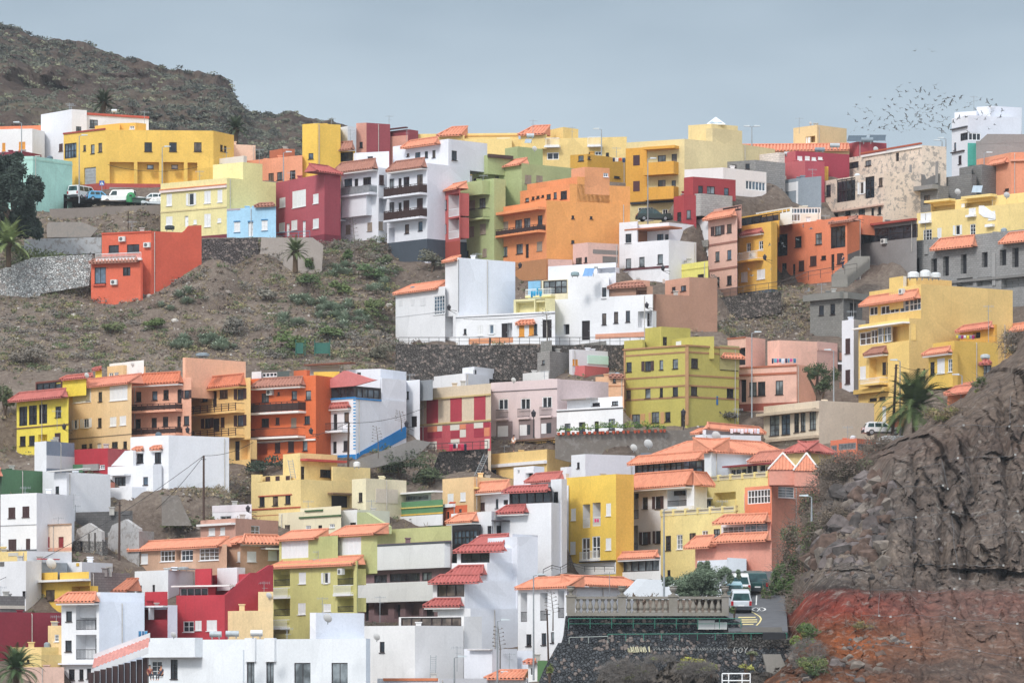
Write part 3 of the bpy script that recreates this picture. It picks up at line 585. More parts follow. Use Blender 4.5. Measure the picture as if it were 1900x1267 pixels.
# ================= middle band
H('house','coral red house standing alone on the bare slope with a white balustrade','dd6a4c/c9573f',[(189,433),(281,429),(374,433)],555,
 ('d',19,14,211,462),('d',23,15,247,461),('AC',228,444),('AC',274,455),('N','c9573f',189,281,432,3,.1),('PS','c9573f',[(335,434),(344,427),(350,419),(374,418),(374,436)],.3,-.02),
 ('S',None,[(169,488),(261,483),(265,485)],552,{'b':-2.2,'ext':5}),('d',21,30,186,511),('g',14,16,235,504),('AC',213,524),('TC',169,259,478,487,TLB,{'beam':0}),('B','w',178,264,481,11,.3,'e9e9e9'),('N','c9573f',173,197,529,3,.25))
H('house','pink house with brown bands, narrow tile top and dark shutters','dfb3a4',[(1314,409),(1368,400)],553,('TC',1314,1368,393,405,TL,{'beam':0}),('q',12,17,1332,428),('d',9,16,1353,424),('d',8,18,1331,476),('d',8,18,1353,473),('d',6,18,1332,523),('d',9,17,1353,520),
 ('N','99695c',1314,1368,452,4,.06),('N','99695c',1314,1368,499,4,.06),('N','8d6c60',1314,1368,545,15,.07,'plinth'),('S','c99a8c',[(1324,388),(1376,380)],408,{'b':1}),('g5',34,10,1358,388),Y=516,D=6)
H('house','bright yellow house with white grid windows and a white railed balcony','edbc55/e3ae48',[(1369,421),(1431,411),(1442,413)],546,('e',8,16,1389,459),('e',8,16,1412,455),('B','w',1378,1417,483,15,1.0),('AC',1398,474),('TC',1377,1418,427,434,TLR,{'beam':1}),('s2',12,18,1381,514),('s2',15,18,1412,509),('NB','59616b',541,10,.05,'plinth'),
 ('S','d8ac48/d8ac48',[(1371,401),(1446,391)],425,{'b':.8}),('g6',70,15,1410,407),('S','e7e7e4/dcb04c',[(1400,392),(1470,384)],400,{'b':2.5}),('G8',60,10,1436,394),Y=516,D=6)
H('house','pale house with a white framed glass gallery under the blue grey wall','e2d8c8',[(1466,385),(1523,385)],415,('G10',55,11,1495,391),('G3',18,14,1476,404),('W',8,9,1500,407),Y=530,D=5)
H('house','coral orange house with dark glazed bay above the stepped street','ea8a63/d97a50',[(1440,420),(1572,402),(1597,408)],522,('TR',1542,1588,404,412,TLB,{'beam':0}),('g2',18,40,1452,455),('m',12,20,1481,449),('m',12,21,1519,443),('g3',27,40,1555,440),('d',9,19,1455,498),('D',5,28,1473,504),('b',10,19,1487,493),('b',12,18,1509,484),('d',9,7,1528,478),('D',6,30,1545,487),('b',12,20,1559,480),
 ('S','e2855f/e2855f',[(1542,404),(1600,399),(1638,402)],420,{'b':5,'free':1}),('M',),('PS','6d6764',[(1573,472),(1597,463),(1597,520),(1573,520)],.1,.06),Y=519,D=8)
H('unfinished_house','long unfinished grey block house with three orange tiled canopies over empty windows','9c9b9a/8b8988',[(1597,458),(1990,416)],562,
 ('TC',1611,1689,456,476,TL,{'beam':0}),('TC',1735,1814,441,461,TL,{'beam':0}),('TC',1862,1990,428,446,TL,{'beam':0}),
 ('x',10,28,1611,509,1701,493),('x',11,34,1630,508),('x',11,26,1664,499),('x',11,26,1733,493),('x',11,36,1755,494),('x',11,36,1788,490),('x',11,28,1827,482),('x',12,29,1861,478),('x',12,36,1884,478),
 ('y',38,36,1620,554),('y',30,16,1790,524),('y',32,16,1828,522),('y',44,20,1880,525),('N','83817f',1597,1990,521,5,.25),
 ('N','9c9b9a',1716,1723,463,18,.15,'column'),('N','9c9b9a',1842,1848,500,60,.12,'column'),kind=2,Y=505,D=9)
H('unfinished_house','small grey concrete house with two brown windows on the rocky slope','8f8d88/7b7a78',[(1503,546),(1565,540),(1600,545)],623,('d',9,18,1524,576),('d',9,20,1545,574),('x',12,26,1583,575),('NB','87857f',548,12,.6,'roof_slab'),kind=2,D=7)
H('apartment_house','big ochre yellow house with stacked glazed bays and blank golden side wall','edca78/e2c27c',[(1593,607),(1687,590),(1879,602)],792,
 ('G2',22,24,1606,628),('G2',13,26,1622,625),('G3',26,29,1641,621),('y',48,30,1664,619),('N','eceae6',1592,1688,605,3,.9,'awning'),('TC',1612,1649,645,657,TLB),('s2',11,23,1601,691),('y',34,42,1630,684),('B','w',1612,1648,712,10,1.2),('D',8,24,1640,684),('N','d9b663',1593,1650,725,8,.7),
 ('d',14,5,1620,741),('d',12,6,1637,739),('W',8,34,1640,770),('N','b04a40',1650,1687,786,18,.05,'plinth'),
 ('S',None,[(1613,560),(1709,527),(1879,539)],620),('G2',15,16,1621,577),('G4',34,16,1651,574),('G2',17,24,1678,567),('G3',22,24,1698,564),('TC',1606,1709,545,561,TL,{'beam':0}),
 ('S','edca78/e3bd78',[(1682,520),(1700,515),(1766,521)],545,{'free':1,'b':3}),('S','edca78/e9e4dc',[(1650,518),(1676,512),(1682,514)],555,{'free':1,'b':3}),('AC',1676,541))
H('apartment_house','slim white apartment house with brown shutters left of the big ochre house','e2e4ea/cfd3de',[(1562,598),(1584,592),(1606,596)],726,('b',9,28,1573,642),('b',9,26,1573,699),('N','a3735c',1549,1562,662,14,.3,'balcony_panel'),('N','e5e5e8',1547,1562,675,4,.5,'balcony'),('N','a3735c',1549,1562,718,16,.3,'balcony_panel'),('N','e5e5e8',1547,1562,732,4,.5,'balcony'),('N','5a565a',1562,1606,731,10,.02,'plinth'),Y=488,D=8)
H('house','yellow house with white windowed bay and small tile hood beside the cliff','e6bf58/d9b152',[(1731,642),(1771,632),(1852,636)],718,
 ('S',None,[(1723,660),(1768,651),(1777,653)],700,{'b':-1.5}),('TC',1719,1768,646,656,TL),('m',8,25,1730,684),('s2',14,28,1746,679),('e2',8,24,1763,678),('M',),
 ('S','e4ac48/dca446',[(1781,614),(1846,602),(1850,603)],650,{'b':3}),('x',14,12,1812,622),('TC',1781,1845,602,612,TLD,{'beam':0}),('S','e4ac48',[(1846,610),(1990,596)],650,{'b':2}),('G3',12,26,1857,627),('g4',40,24,1885,625),('TC',1842,1990,598,611,TL,{'beam':0}),
 ('S','e4d6b4/e4d6b4',[(1772,678),(1840,676)],720,{'free':1,'b':-1}),('g6',58,36,1810,690),('TC',1771,1842,668,676,TLR,{'beam':0}),Y=464,D=8)
H('house','small orange walled house with two tile roofs tucked above the cliff edge','e08a5c',[(1758,736),(1782,728),(1815,724)],760,('TR',1757,1800,710,728,TL,{'beam':0}),('TC',1765,1815,716,730,TLD,{'beam':0}),Y=456,D=5,s=2)
H('house','pale pink house with dark corner opening and brick coloured bands','e9baa8/e0ab98',[(1372,681),(1478,676),(1514,690)],765,('x',13,42,1378,725),('d',14,26,1397,722),('d',14,26,1413,721),('d',14,26,1446,719),('N','b5694e',1372,1478,694,4,.08),('NB','a15443',752,13,.06,'plinth'),('N','b5694e',1372,1478,680,3,.1),
 ('S','e9baa8/e6b5a3',[(1350,628),(1384,625),(1420,629)],690,{'free':1,'b':3}),('x',32,32,1367,662),('N','b5694e',1350,1384,627,2,.12),('S','e9baa8/e9baa8',[(1424,633),(1446,631),(1516,634)],690,{'free':1,'b':5}),('S','ecc0b0',[(1516,633),(1554,637)],700,{'free':1,'b':6}),('N','ecc0b0',1516,1552,650,3,.1),Y=482,D=8)
H('apartment_house','olive yellow corner house outlined with brown bands, three storeys','bfb35a/b5aa58',[(1158,647),(1275,639),(1371,645)],791,
 ('d',10,18,1167,681),('q',11,18,1202,679),('d',7,18,1227,677),('d',10,18,1253,675),('d',13,18,1289,674),('d',9,18,1166,733),('d',10,18,1202,730),('d',6,17,1227,728),('d',10,18,1253,726),('d',12,17,1288,725),('d',13,18,1355,729),
 ('c',15,19,1180,778),('m',14,20,1216,774),('d',10,18,1239,773),('D',8,34,1267,779),('N','c99a68',1169,1173,779,21,.06),('N','c99a68',1189,1197,778,21,.06),('N','c99a68',1204,1208,776,21,.06),('N','c99a68',1226,1233,775,21,.06),
 ('NB','a87c58',641,3,.14),('NB','a87c58',653,3),('NB','a87c58',696,3),('NB','a87c58',715,3),('NB','a87c58',736,3),('N','b58a62',1272,1278,716,145,.07,'corner_band'),('N','b58a62',1158,1161,722,140,.07,'corner_band'),
 ('N','a9a06a',1335,1371,664,45,.09,'gallery_wall'),('g3',34,26,1353,675),('TC',1335,1378,657,664,TL,{'beam':0}),
 ('S',None,[(1197,609),(1227,606),(1281,609)],650,{'b':3,'free':1}),('D',8,16,1234,633),('S',None,[(1158,632),(1192,630),(1197,631)],650,{'b':.6}),('S',None,[(1232,632),(1285,625),(1325,624)],650,{'b':2,'free':1}),('s',10,8,1259,637),('M',),('N','2f6fae',1329,1332,743,16,.05,'sign'),Y=476,D=14)
H('modern_house','beige modern house with tall dark strip windows under a flat canopy','dccbb4/d6c5b2',[(1417,760),(1520,743),(1622,748)],822,('N','cbb8a0',1408,1520,766,5,1.0,'canopy'),
 ('m1',18,40,1437,788),('m1',16,40,1458,786),('m1',9,40,1478,782),('m1',9,40,1490,780),('m1',12,40,1508,777),('N','c2ad95',1428,1520,814,5,.6,'sill'),Y=470,D=10)
# centre whites
H('house','long white house with orange tile edge and one big white grid window','e3e3e5',[(734,543),(826,531)],634,('TR',734,814,524,541,TL,{'beam':0}),('e4',20,34,815,566),('N','d9d9db',740,747,562,12,.03,'closed_window'),('N','d9d9db',763,769,561,12,.03,'closed_window'),('N','d9d9db',780,790,560,14,.03,'closed_window'),('N','cfcfd1',734,826,583,1.5,.03))
H('house','tall blank white house with shade tinted side wall at the centre of the hill','e3e3e5/dadce4',[(826,487),(851,478),(956,486)],632,('TR',825,849,476,485,TL,{'beam':0}),('y',15,38,833,606),('N','8b8b90',850.5,851.5,530,98,.03,'drain_pipe'),Y=500)
H('house','low white house with orange shutters and pointed arch doors along the railed terrace','e5e5e7',[(846,586),(1030,577)],637,('d',5,10,863,615),('s2',10,19,891,613),('o',8,17,912,611),('D',11,32,936,616),('y',9,34,946,616),('f',10,24,968,612),('f',9,22,986,611),('m',8,20,993,611),('N','df9a70',870,952,632,10,.05,'plinth'),('TC',959,995,595,601,TL,{'beam':0}),('N','77767c',846,1030,585,1,.06,'cable'),
 ('A',17,34,1015,610),('S','e4dba8',[(953,557),(1012,553),(1030,554)],600,{'b':1.5}),('y',34,20,974,569),('y',34,24,1010,566),('S','dcd2b4',[(1005,522),(1054,518),(1056,520)],570,{'b':6}),('g4',44,26,1030,532),('B','w',982,1030,549,12,1.0,'e4dba8'),('N','3fa7d0',983,1006,542,12,1.1,'blue_panel'),('S','7fb4d8',[(980,523),(1003,521)],560,{'b':8}),Y=491.5,D=8)
H('house','large white house with narrow dark windows and pointed arch doorway','e5e5e8',[(1030,556),(1211,546)],641,('x',11,19,1051,611),('A',15,36,1087,613),('d',8,21,1121,592),('d',8,21,1143,589),('d',8,21,1165,587),('y',27,30,1197,592),('D',5,25,1203,593),('N','e0a083',1105,1211,622,9,.05,'plinth'),
 ('S',None,[(1054,513),(1130,506)],600,{'b':.06}),('d',8,21,1121,544),('S','d8d9df',[(1017,497),(1143,487)],530,{'b':6}),('y',34,10,1125,502),('S',"a98470",[(1130,530),(1211,531)],560,{'b':.4}),('TC',1130,1200,526,533,TLB,{'beam':0}),('y',20,14,1190,540),('S','d9a58c',[(1150,523),(1180,519),(1206,521)],545,{'b':5,'free':1}),Y=490,D=9)
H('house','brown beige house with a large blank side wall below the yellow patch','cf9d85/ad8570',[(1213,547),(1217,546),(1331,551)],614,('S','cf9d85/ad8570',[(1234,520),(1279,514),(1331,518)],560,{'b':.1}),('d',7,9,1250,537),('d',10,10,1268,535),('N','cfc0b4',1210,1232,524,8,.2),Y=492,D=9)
H('house','pink ruin house with dark damp patches on its wall','dfb5a8/dcb3a5',[(1063,453),(1091,450),(1148,453)],492,('m',11,11,1074,484),('d',5,10,1087,482),('N','8a817c',1100,1147,468,8,.02,'damp_patch'),('N','7f7874',1118,1146,482,12,.02,'damp_patch'),('S','dcb0a3',[(1017,481),(1062,482)],500,{'b':-2,'free':1}),Y=515,D=6)
H('house','white house with a covered roof terrace on thin posts beside the orange house','e4e3e6/dcdade',[(1149,452),(1241,445),(1292,450)],520,('d',11,18,1166,443),('d',10,18,1166,489),('d',10,18,1191,486),('d',10,18,1225,481),('N','6d4247',1149,1241,498,4,.06),
 ('S',None,[(1149,413),(1182,411),(1184,412)],460,{'b':.08}),('d',11,18,1166,443),('S',None,[(1182,416),(1241,413),(1292,417)],450,{'b':3.2}),('m2',12,15,1225,442),('m2',12,15,1240,442),('N','b5714e',1182,1266,427,2.5,2.6,'awning'),('N','9b6a4c',1199,1201,440,24,2.5,'awning_post'),('S','e4e3e6',[(1282,410),(1314,405)],460,{'free':1,'b':1}),('d',6,16,1287,437),('d',7,16,1300,436),('S','98958f',[(1291,447),(1314,445)],500,{'free':1,'b':.5,'kind':2}),('x',8,12,1308,474),Y=516,D=8)
H('house','bright lemon yellow low wall house with a small arched door','e9df74',[(1241,494),(1314,484)],518,('A',12,8,1300,513),('N','d4c964',1241,1314,500,2,.05),Y=513,D=5)
# cluttered centre between rows
H('house','square grey block tower house with one tiny window below the white terrace','a19d98/8e8a86',[(997,654),(1020,651),(1059,657)],701,('d',5,8,1008,672),('S','9b9892',[(1003,632),(1024,631)],660,{'b':1}),kind=2,D=4,Y=482)
H('house','white and coral patchwork house with pale green glass and yellow shutter','e0dee0/d5d4d8',[(1056,650),(1062,648),(1128,652)],690,('f',12,11,1066,672),('N','bfe0d0',1090,1128,668,16,.1,'glass_panel'),('S','98958f',[(1058,642),(1125,632)],660,{'b':3,'kind':2,'free':1}),('S','cf6c6b/c96766',[(1056,680),(1085,678),(1130,682)],702,{'free':1,'b':-2}),('S','cd6d3c',[(1128,662),(1160,658)],690,{'free':1,'b':-.5}),D=4,Y=483.5)
H('house','small peach house with a tiny window squeezed beside the olive building','eab890',[(1105,699),(1158,699)],736,('d',5,7,1140,706),('TC',1130,1158,696,700,TLB,{'beam':0}),('N','c98a62',1105,1158,716,2,.05),Y=480,D=5)
H('house','stepped white cubic house with flat roofs above the mauve building','e1e1e4/d6d7dc',[(803,699),(864,692),(908,697)],725,('S',None,[(858,684),(880,680),(930,688)],720,{'free':1,'b':.5}),('d',7,8,881,690),('d',5,8,917,697),D=6,Y=481)
H('house','low whitewashed stained house beside the grey block tower','dcdad7',[(970,693),(1018,688)],715,Y=482,D=4,kind=0)
H('house','beige house with tall red panels above a red and white chequered ground floor','d8c5ab',[(778,722),(911,711)],838,
 ('N','b13c4a',792,813,764,45,.05,'red_panel'),('N','b13c4a',836,857,760,45,.05,'red_panel'),('N','b13c4a',880,901,757,45,.05,'red_panel'),('N','c9b07a',778,911,737,3,.2),('N','c9b07a',778,911,784,3,.15),
 ('N','c4535c',778,911,814,52,.03,'plinth'),('D',8,22,784,805),('D',8,36,826,812),('D',8,36,870,808),
 *[('N',c,x0,x1,y,h,.06,'painted_panel') for c,x0,x1,y,h in [('e08a63',794,811,796,10),('d8d2c6',812,821,795,10),('d8d2c6',836,853,793,10),('e08a63',854,865,792,10),('d8d2c6',880,897,789,10),('a83546',898,909,788,10),('a83546',794,820,807,11),('a83546',837,853,806,13),('d8d2c6',854,865,803,16),('a83546',880,898,803,16),('e08a63',899,909,801,16),('d8d2c6',793,811,829,20),('d8d2c6',837,853,819,9),('d8d2c6',900,909,823,18)]],Y=469,D=9,ext=4)
H('house','mauve pink house with three French balconies over grey stone bays','d5c2c2/cdb9b9',[(911,710),(1034,703),(1129,709)],814,
 ('G2',18,20,934,750),('G2',18,20,975,749),('G2',18,20,1015,746),('B','i',923,945,776,16,.35),('B','i',963,986,774,16,.35),('B','i',1004,1026,771,16,.35),('N','6f6568',911,1034,724,1.5,.06),
 ('N','8d7c7c',922,951,802,40,.12,'stone_facing'),('N','8d7c7c',964,992,799,42,.12,'stone_facing'),('N','8d7c7c',1004,1034,795,42,.12,'stone_facing'),('N','e2e2e4',925,944,800,20,.16,'window_panel'),('N','e2e2e4',966,979,798,20,.16,'window_panel'),('N','3c3f44',980,985,797,18,.16,'window_glass'),('N','e2e2e4',1006,1015,795,19,.16,'window_panel'),('N','3c3f44',1016,1024,794,19,.16,'window_glass'),Y=472,D=9)
H('house','long low white house with black trimmed parapet and dark doors','e9e9eb',[(1033,760),(1156,753)],806,('d',11,21,1053,796),('d',12,22,1080,794),('D',8,25,1107,794),('d',12,20,1135,787),('N','4a484c',1033,1156,760,2,.06),('S',None,[(1052,745),(1155,735)],765,{'b':3}),('d',12,8,1141,748),('d',14,6,1106,750),('N','9a8f88',1052,1110,741,2,1.0,'awning'),Y=464,D=7)
# left mid row
H('house','yellow house with tall dark glazed windows at the left end of the row','efd84a/e6cc40',[(31,744),(127,735)],842,('TC',28,127,726,741,TLR,{'beam':0}),('g2',15,36,43,772),('g2',15,36,61,770),('g2',15,36,80,768),('d',11,20,108,764),('d',11,18,42,818),('d',11,18,59,817),('y',17,14,79,813),('b',11,16,107,811),('N','7a5a4c',31,127,791,2,.1),
 ('S',None,[(50,733),(127,726)],745,{'b':.5}),('S','7a4438/efd84a',[(66,708),(114,704)],740,{'b':1.2}),('g4',46,17,90,718),('S',None,[(116,704),(160,697)],716,{'b':9}),('TC',116,176,696,702,TLR,{'beam':0}),Y=468)
H('house','peach house with two large white shuttered bays in the left row','eccb9a',[(127,720),(244,708)],840,('TR',130,244,699,716,TLD,{'beam':0}),('s4',34,27,152,733),('d',7,14,164,737),('s4',33,27,220,729),('d',7,18,186,736),('o',6,17,140,787),('o',10,17,160,785),('d',7,17,185,784),('s2',12,17,210,782),('s2',12,17,228,780),('m',10,8,156,828),('d',6,8,168,827),('W',8,12,184,828),('m',11,11,213,825),('m',7,13,232,825),('N','8a7860',127,244,810,1.5,.04),
 ('S','e8e4e0',[(203,672),(267,668)],690,{'b':6}),('S','edc894',[(199,680),(228,677),(270,680)],705,{'b':5,'free':1}),('e',8,7,206,695),('e',8,7,216,694),('S','efd84a',[(177,686),(189,684)],712,{'b':3}),('TC',176,190,682,686,TLR,{'beam':0}),Y=468)
H('house','salmon pink house with two dark railed balconies and a tall blank roof wall','e9ad90',[(244,706),(355,700)],835,('TC',255,341,693,712,'cc7552'),('B','p',254,339,762,12,1.2),('B','p',254,339,806,12,1.2),('d',10,18,257,736),('d',10,17,287,734),('d',10,18,308,732),('D',8,26,333,735),('q',9,15,346,731),('d',10,18,256,786),('d',10,18,286,784),('d',10,18,307,782),('D',7,22,332,783),('d',10,17,346,780),
 ('S','edb697/edb697',[(339,664),(344,663),(456,671)],720,{'b':2.5,'free':1}),Y=468)
H('house','golden peach house with timber railed balconies in the left row','ecc580/e2bb76',[(355,711),(465,700)],860,('TC',360,457,699,719,'cc7552',{'bc':'e6c07c'}),('B','t',361,454,766,14,1.2),('B','t',361,454,812,14,1.2),('d',11,20,380,735),('D',8,30,398,740),('m',15,15,415,731),('q',11,19,446,731),('q',11,18,385,785),('D',12,24,401,788),('b',7,18,413,783),('q',11,20,446,780),('D',9,36,440,836),('N','d9b06a',355,465,818,2,.08),('y',18,36,455,834),Y=468)
H('apartment_house','deep orange house with brown tile hood and cluttered glass roof terrace','df6e3a/cf6232',[(465,703),(586,696),(622,701)],858,('TC',474,568,702,717,TLB),('B','p',474,568,765,18,1.3,'e6e2de'),('B','i',472,567,811,16,1.3,'e6e2de'),('c',14,17,492,738),('d',4,6,517,730),('c',10,16,546,733),('c',10,17,572,733),('AC',503,728),('d',14,16,492,784),('b',7,13,515,781),('k1',10,18,545,784),('m',10,15,570,779),('y',28,24,482,832),('b',10,19,515,830),('b',11,20,540,828),('c',9,18,566,827),('N','e6e2de',465,586,818,3,.2),
 ('S','dcdce0',[(467,690),(485,689)],705,{'b':1.5}),('S','c86a40',[(545,688),(569,686),(575,687)],705,{'b':3,'free':1}),('S','e4c04c',[(582,690),(630,689)],710,{'b':5,'free':1}),('S','55625f',[(485,693),(537,688)],705,{'b':2}),('G4',28,9,500,695),('S','b9b4ae',[(575,681),(630,678)],700,{'b':6,'free':1}),('N','7d4f3c',574,660,676,3,1.0,'awning'),Y=466,D=10)
H('apartment_house','white house with blue trims and a dark glazed gallery under a red sloped roof','e6e6ea/dfe1e8',[(585,742),(660,737),(754,745)],842,
 ('TC',586,652,749,757,TLR),('B','i',588,650,800,14,1.2),('d',10,20,602,778),('D',7,30,622,783),('d',9,18,643,774),('d',13,18,602,829),('D',7,22,621,830),('d',8,19,641,827),('N','2f86c8',585,660,740,3,.1,'blue_trim'),('N','2f86c8',660,707,741,3,.1,'blue_trim'),
 *[('N','3f9ad6',585,588.5,y,2.4,.05,'blue_tile') for y in range(746,840,6)],*[('N','3f9ad6',656,660,y,2.4,.05,'blue_tile') for y in range(742,838,6)],
 ('N','1f7fc4',621,660,852,17,.06,'plinth'),('PS','1f7fc4',[(661,842),(753,790),(753,812),(661,862)],.1,.06,'blue_plinth'),
 ('S','3d3a3c/3d3a3c',[(585,722),(660,716),(707,721)],745,{'b':.05}),('g5',70,20,622,730),('g4',42,18,684,730),('M',),('PG','d07a78',[(585,722),(660,716),(700,705),(690,703),(645,688),(640,688)],.3,.2,'roof_plane'),
 ('S','dcdde2/dfe1e8',[(643,686),(706,684),(754,703)],745,{'b':4.5,'free':1}),('d',7,12,666,697),('S','dfe1e8/dfe1e8',[(707,701),(709,701),(754,705)],745,{'free':1,'b':.5}),Y=466,D=10)
H('house','small white stair house with a dark door beside the blue plinth','dfe0e5/d8d9e0',[(754,706),(779,704)],800,('d',5,14,756,733),('D',11,20,768,782),('S','8d9196',[(769,706),(803,704)],725,{'b':1}),('N','1f7fc4',754,779,796,10,.05,'blue_plinth'),Y=474,D=6)
# left lower whites
H('house','white house with a blank slate grey side wall at the left','e6e7ea/828c9b',[(64,821),(86,818),(138,822)],880,('N','c9c9cc',86,138,858,24,.03,'bare_patch'),Y=458,D=6)
H('house','low crimson walled house between the grey cube and large white house','b5303c/c1595c',[(137,834),(200,831),(242,836)],876,('e',9,8,190,866),('N','55805c',138,157,869,15,.3,'green_wall'),('N','9a9794',157,185,867,12,.3,'block_wall'),Y=459,D=6)
H('house','large stepped white house with a tall blank side wall descending the slope','e8e8ea/dfe2e9',[(242,811),(313,807),(425,811)],905,('m',12,17,260,850),('m',12,20,293,849),('TC',249,268,830,835,TL,{'beam':1}),('TC',282,303,828,833,TL,{'beam':1}),
 ('S',None,[(200,864),(284,862),(300,863)],930,{'b':-2}),('g3',20,17,223,893),('d',9,15,270,892),('N','e9e9ea',209,243,881,3,1.0,'awning'),('PG','e8e8ea',[(202,864),(228,836),(243,835),(243,864)],.4,-.3),
 ('S',None,[(176,906),(245,903),(292,906)],960,{'b':-4.5}),('e',9,15,197,934),('d',4,5,247,926),('D',13,28,296,934),('PG','c07a66',[(180,905),(200,894),(200,905)],.5,-.5,'tile_gable'),Y=454,D=12)
H('house','long plain white house with one narrow brown window','e5e5e8/e2e3e7',[(100,878),(124,876),(205,880)],955,('d',7,14,106,909),('N','d8d6d2',80,168,873,2,.8,'slab'),('S','d9dadd',[(79,874),(101,873)],920,{'b':1}),Y=448,D=8)
H('house','dark green blank walled house with a small tile roof at the left edge','46604a/557a58',[(-30,872),(3,870),(79,874)],920,('TC',-30,6,871,884,TLD,{'beam':0}),Y=450,D=7)
H('apartment_house','white two storey house with four brown shuttered openings at the far left','e6e6e8/dfe1e7',[(1,917),(68,914),(138,920)],1024,('b',13,20,22,951),('b',13,20,48,949),('b',15,20,23,1010),('b',8,22,52,1010),('N','8a8a8e',1,68,974,1,.04,'cable'),('N','6c7076',1,68,1021,3,.05,'plinth'),Y=439,D=8)
H('house','small cream house with a red shuttered window and red door','ead0b8',[(67,974),(133,971)],1022,('s3',10,20,87,1006),('N','a83a3c',82,92,1006,20,.02,'red_shutter'),('R',10,23,113,1007),('N','dd9f86',67,133,1019,6,.04,'plinth'),('N','b08d74',67,133,973,2,.15),Y=438,D=6)
H('ruin','roofless grey stone ruin with a broken gable and bare timbers','8f8b87/8a8783',[(136,1003),(190,1001),(200,1003)],1026,('PG','b3b0ae',[(138,1003),(143,982),(165,970),(189,986),(189,1004)],.4,.02,'gable_wall',1),('d',5,22,151,1012),('N','55504c',165,167,1005,30,.1,'post'),('N','55504c',176,178,1005,34,.1,'post'),kind=3,Y=437,D=5,cat='ruin')
H('ruin','pale stained gable ended ruin with a bare tree in front','b5b3b3/9a9896',[(200,990),(258,984),(286,986)],1026,('PG','b5b3b3',[(202,990),(208,974),(233,963),(258,980),(258,986)],.4,.02,'gable_wall',1),('N','c9a183',150,200,1020,16,.1,'wall_patch'),kind=1,Y=438,D=6,cat='ruin')
H('block_wall','dark grey cinder block wall behind the two ruins','6d6b6b',[(140,950),(228,948),(246,945)],1000,kind=2,Y=446,D=1,cat='wall',group=None)
# ================= lower band
H('house','beige brown house with orange tile roof and white gridded windows','cfa78b/c79e82',[(241,1021),(363,1012),(421,1009)],1075,('TR',242,409,1001,1017,TL,{'beam':0}),('s1',13,19,268,1036),('e4',27,20,311,1031),('x',8,18,331,1030),('e3',22,20,347,1030),('e4',36,22,388,1028),('TC',236,256,1060,1066,TLD),Y=429,D=9)
H('house','beige house with closed white shutters and long tile roof beside the green house','cfa78b/c79e82',[(421,1010),(446,1004),(522,1006)],1075,('TR',421,446,996,1008,TL,{'beam':0}),('s1',9,19,445,1032),('s1',17,19,467,1032),('s1',17,18,506,1030),('N','e6e2df',484,516,1018,3,.8,'awning'),('N','e6e2df',421,522,1011,4,.2,'eave_board'),('TC',440,522,993,1008,TL,{'beam':0}),Y=429,D=8)
H('house','pink rooftop house with small white shuttered windows','cf9f8d/c89886',[(372,968),(437,961),(516,966)],1005,('s2',12,14,393,986),('s2',9,14,413,985),('e2',16,20,474,985),('N','e8e4e2',372,437,973,4,.5),Y=441,D=7)
H('house','little white house with a lilac parapet on the scrubby slope','e2e0e4',[(394,938),(467,935)],968,('N','dcd5da',394,467,943,12,.03),('v2',20,8,419,961),Y=448,D=6)
H('house','pale yellow house with outside stair, red brown trims and three dark windows','edd391/e4ca8c',[(466,895),(558,889),(654,893)],965,('d',10,18,486,930),('d',10,17,511,929),('d',10,17,534,926),('N','b5543c',480,542,919,2,.1),('N','b5543c',466,558,943,2.5,.08),('d',9,12,497,889),('PG','edd391',[(466,896),(466,880),(483,880),(483,893)],.3,-.02),('S','edd391',[(483,883),(540,880)],900,{'b':1.5}),('b',9,11,497,888),('b',8,10,515,888),('b',8,9,534,887),('M',),('N','b5543c',466,558,955,1,.02),
 ('S','edd391/edd391',[(525,845),(557,840),(626,844)],895,{'b':4,'free':1}),('N','c0504a',557,631,855,4,1.0,'canopy'),('D',7,26,562,878),('m4',20,14,604,878),('S','edd391/e6cd90',[(615,866),(617,865),(687,868)],935,{'b':1,'free':1}),('M',),('N','84694f',608,652,916,3,.9,'pergola_beam'),('x',34,22,632,930),Y=452,D=9)
H('house','cream cube house with a green framed window','e6dcba/e0d4b6',[(653,890),(679,887),(754,891)],945,('m2',7,17,669,922),('N','d6c8b8',697,738,920,26,.05,'patch'),Y=449,D=7)
H('house','low cream house with green cornice bands in the middle of the slope','e8ddbd',[(517,959),(633,944)],992,('d',10,15,533,981),('e',10,7,572,978),('e',10,7,616,975),('m',7,6,594,977),('N','4e6b44',556,633,958,3,.12),('N','4e6b44',567,600,947,3,.14),('S',None,[(557,944),(633,938)],960,{'b':.3}),Y=443,D=8)
H('house','white low house with tiny canopy between the cream house and green terrace','e4e4e6/d8d8c8',[(633,948),(663,945),(723,948)],990,('m',11,8,655,973),('PG','b9bf8c',[(664,990),(664,950),(680,950),(722,976),(722,990)],.4,.1),Y=444,D=6)
H('house','green walled terrace house with yellow stripes','5e8d64',[(724,934),(822,926)],975,('N','d9c46a',724,822,941,2.5,.1),('N','d9b04a',724,822,954,3,.1),('N','e4e4e6',712,822,967,20,.15,'white_wall'),('S','c9c9c8',[(730,918),(800,912)],940,{'b':2}),('v6',60,9,765,924),('N','e6e6e6',752,822,914,3,1.2,'awning'),Y=446,D=9)
H('house','golden yellow house with a glass roof gallery and blank right wall','ecc880/e0bb78',[(897,851),(1015,833),(1073,840)],885,('N','e8e6e8',905,1015,861,6,.3,'white_cornice'),('m2',12,12,915,877),('x',7,5,958,872),
 ('S','ecc880/ecc880',[(912,824),(1046,813),(1073,816)],850,{'b':1.5}),('g5',104,15,994,826),('N','7d5e4c',915,1046,817,2,.7,'awning'),Y=462,D=9)
H('house','peach house with white shutters behind the orange red stair wall','edc894/e9c48e',[(821,889),(879,884),(956,889)],945,('s2',11,19,836,925),('s2',10,16,859,921),('N','e6c47c',870,890,905,4,.6),Y=451,D=7)
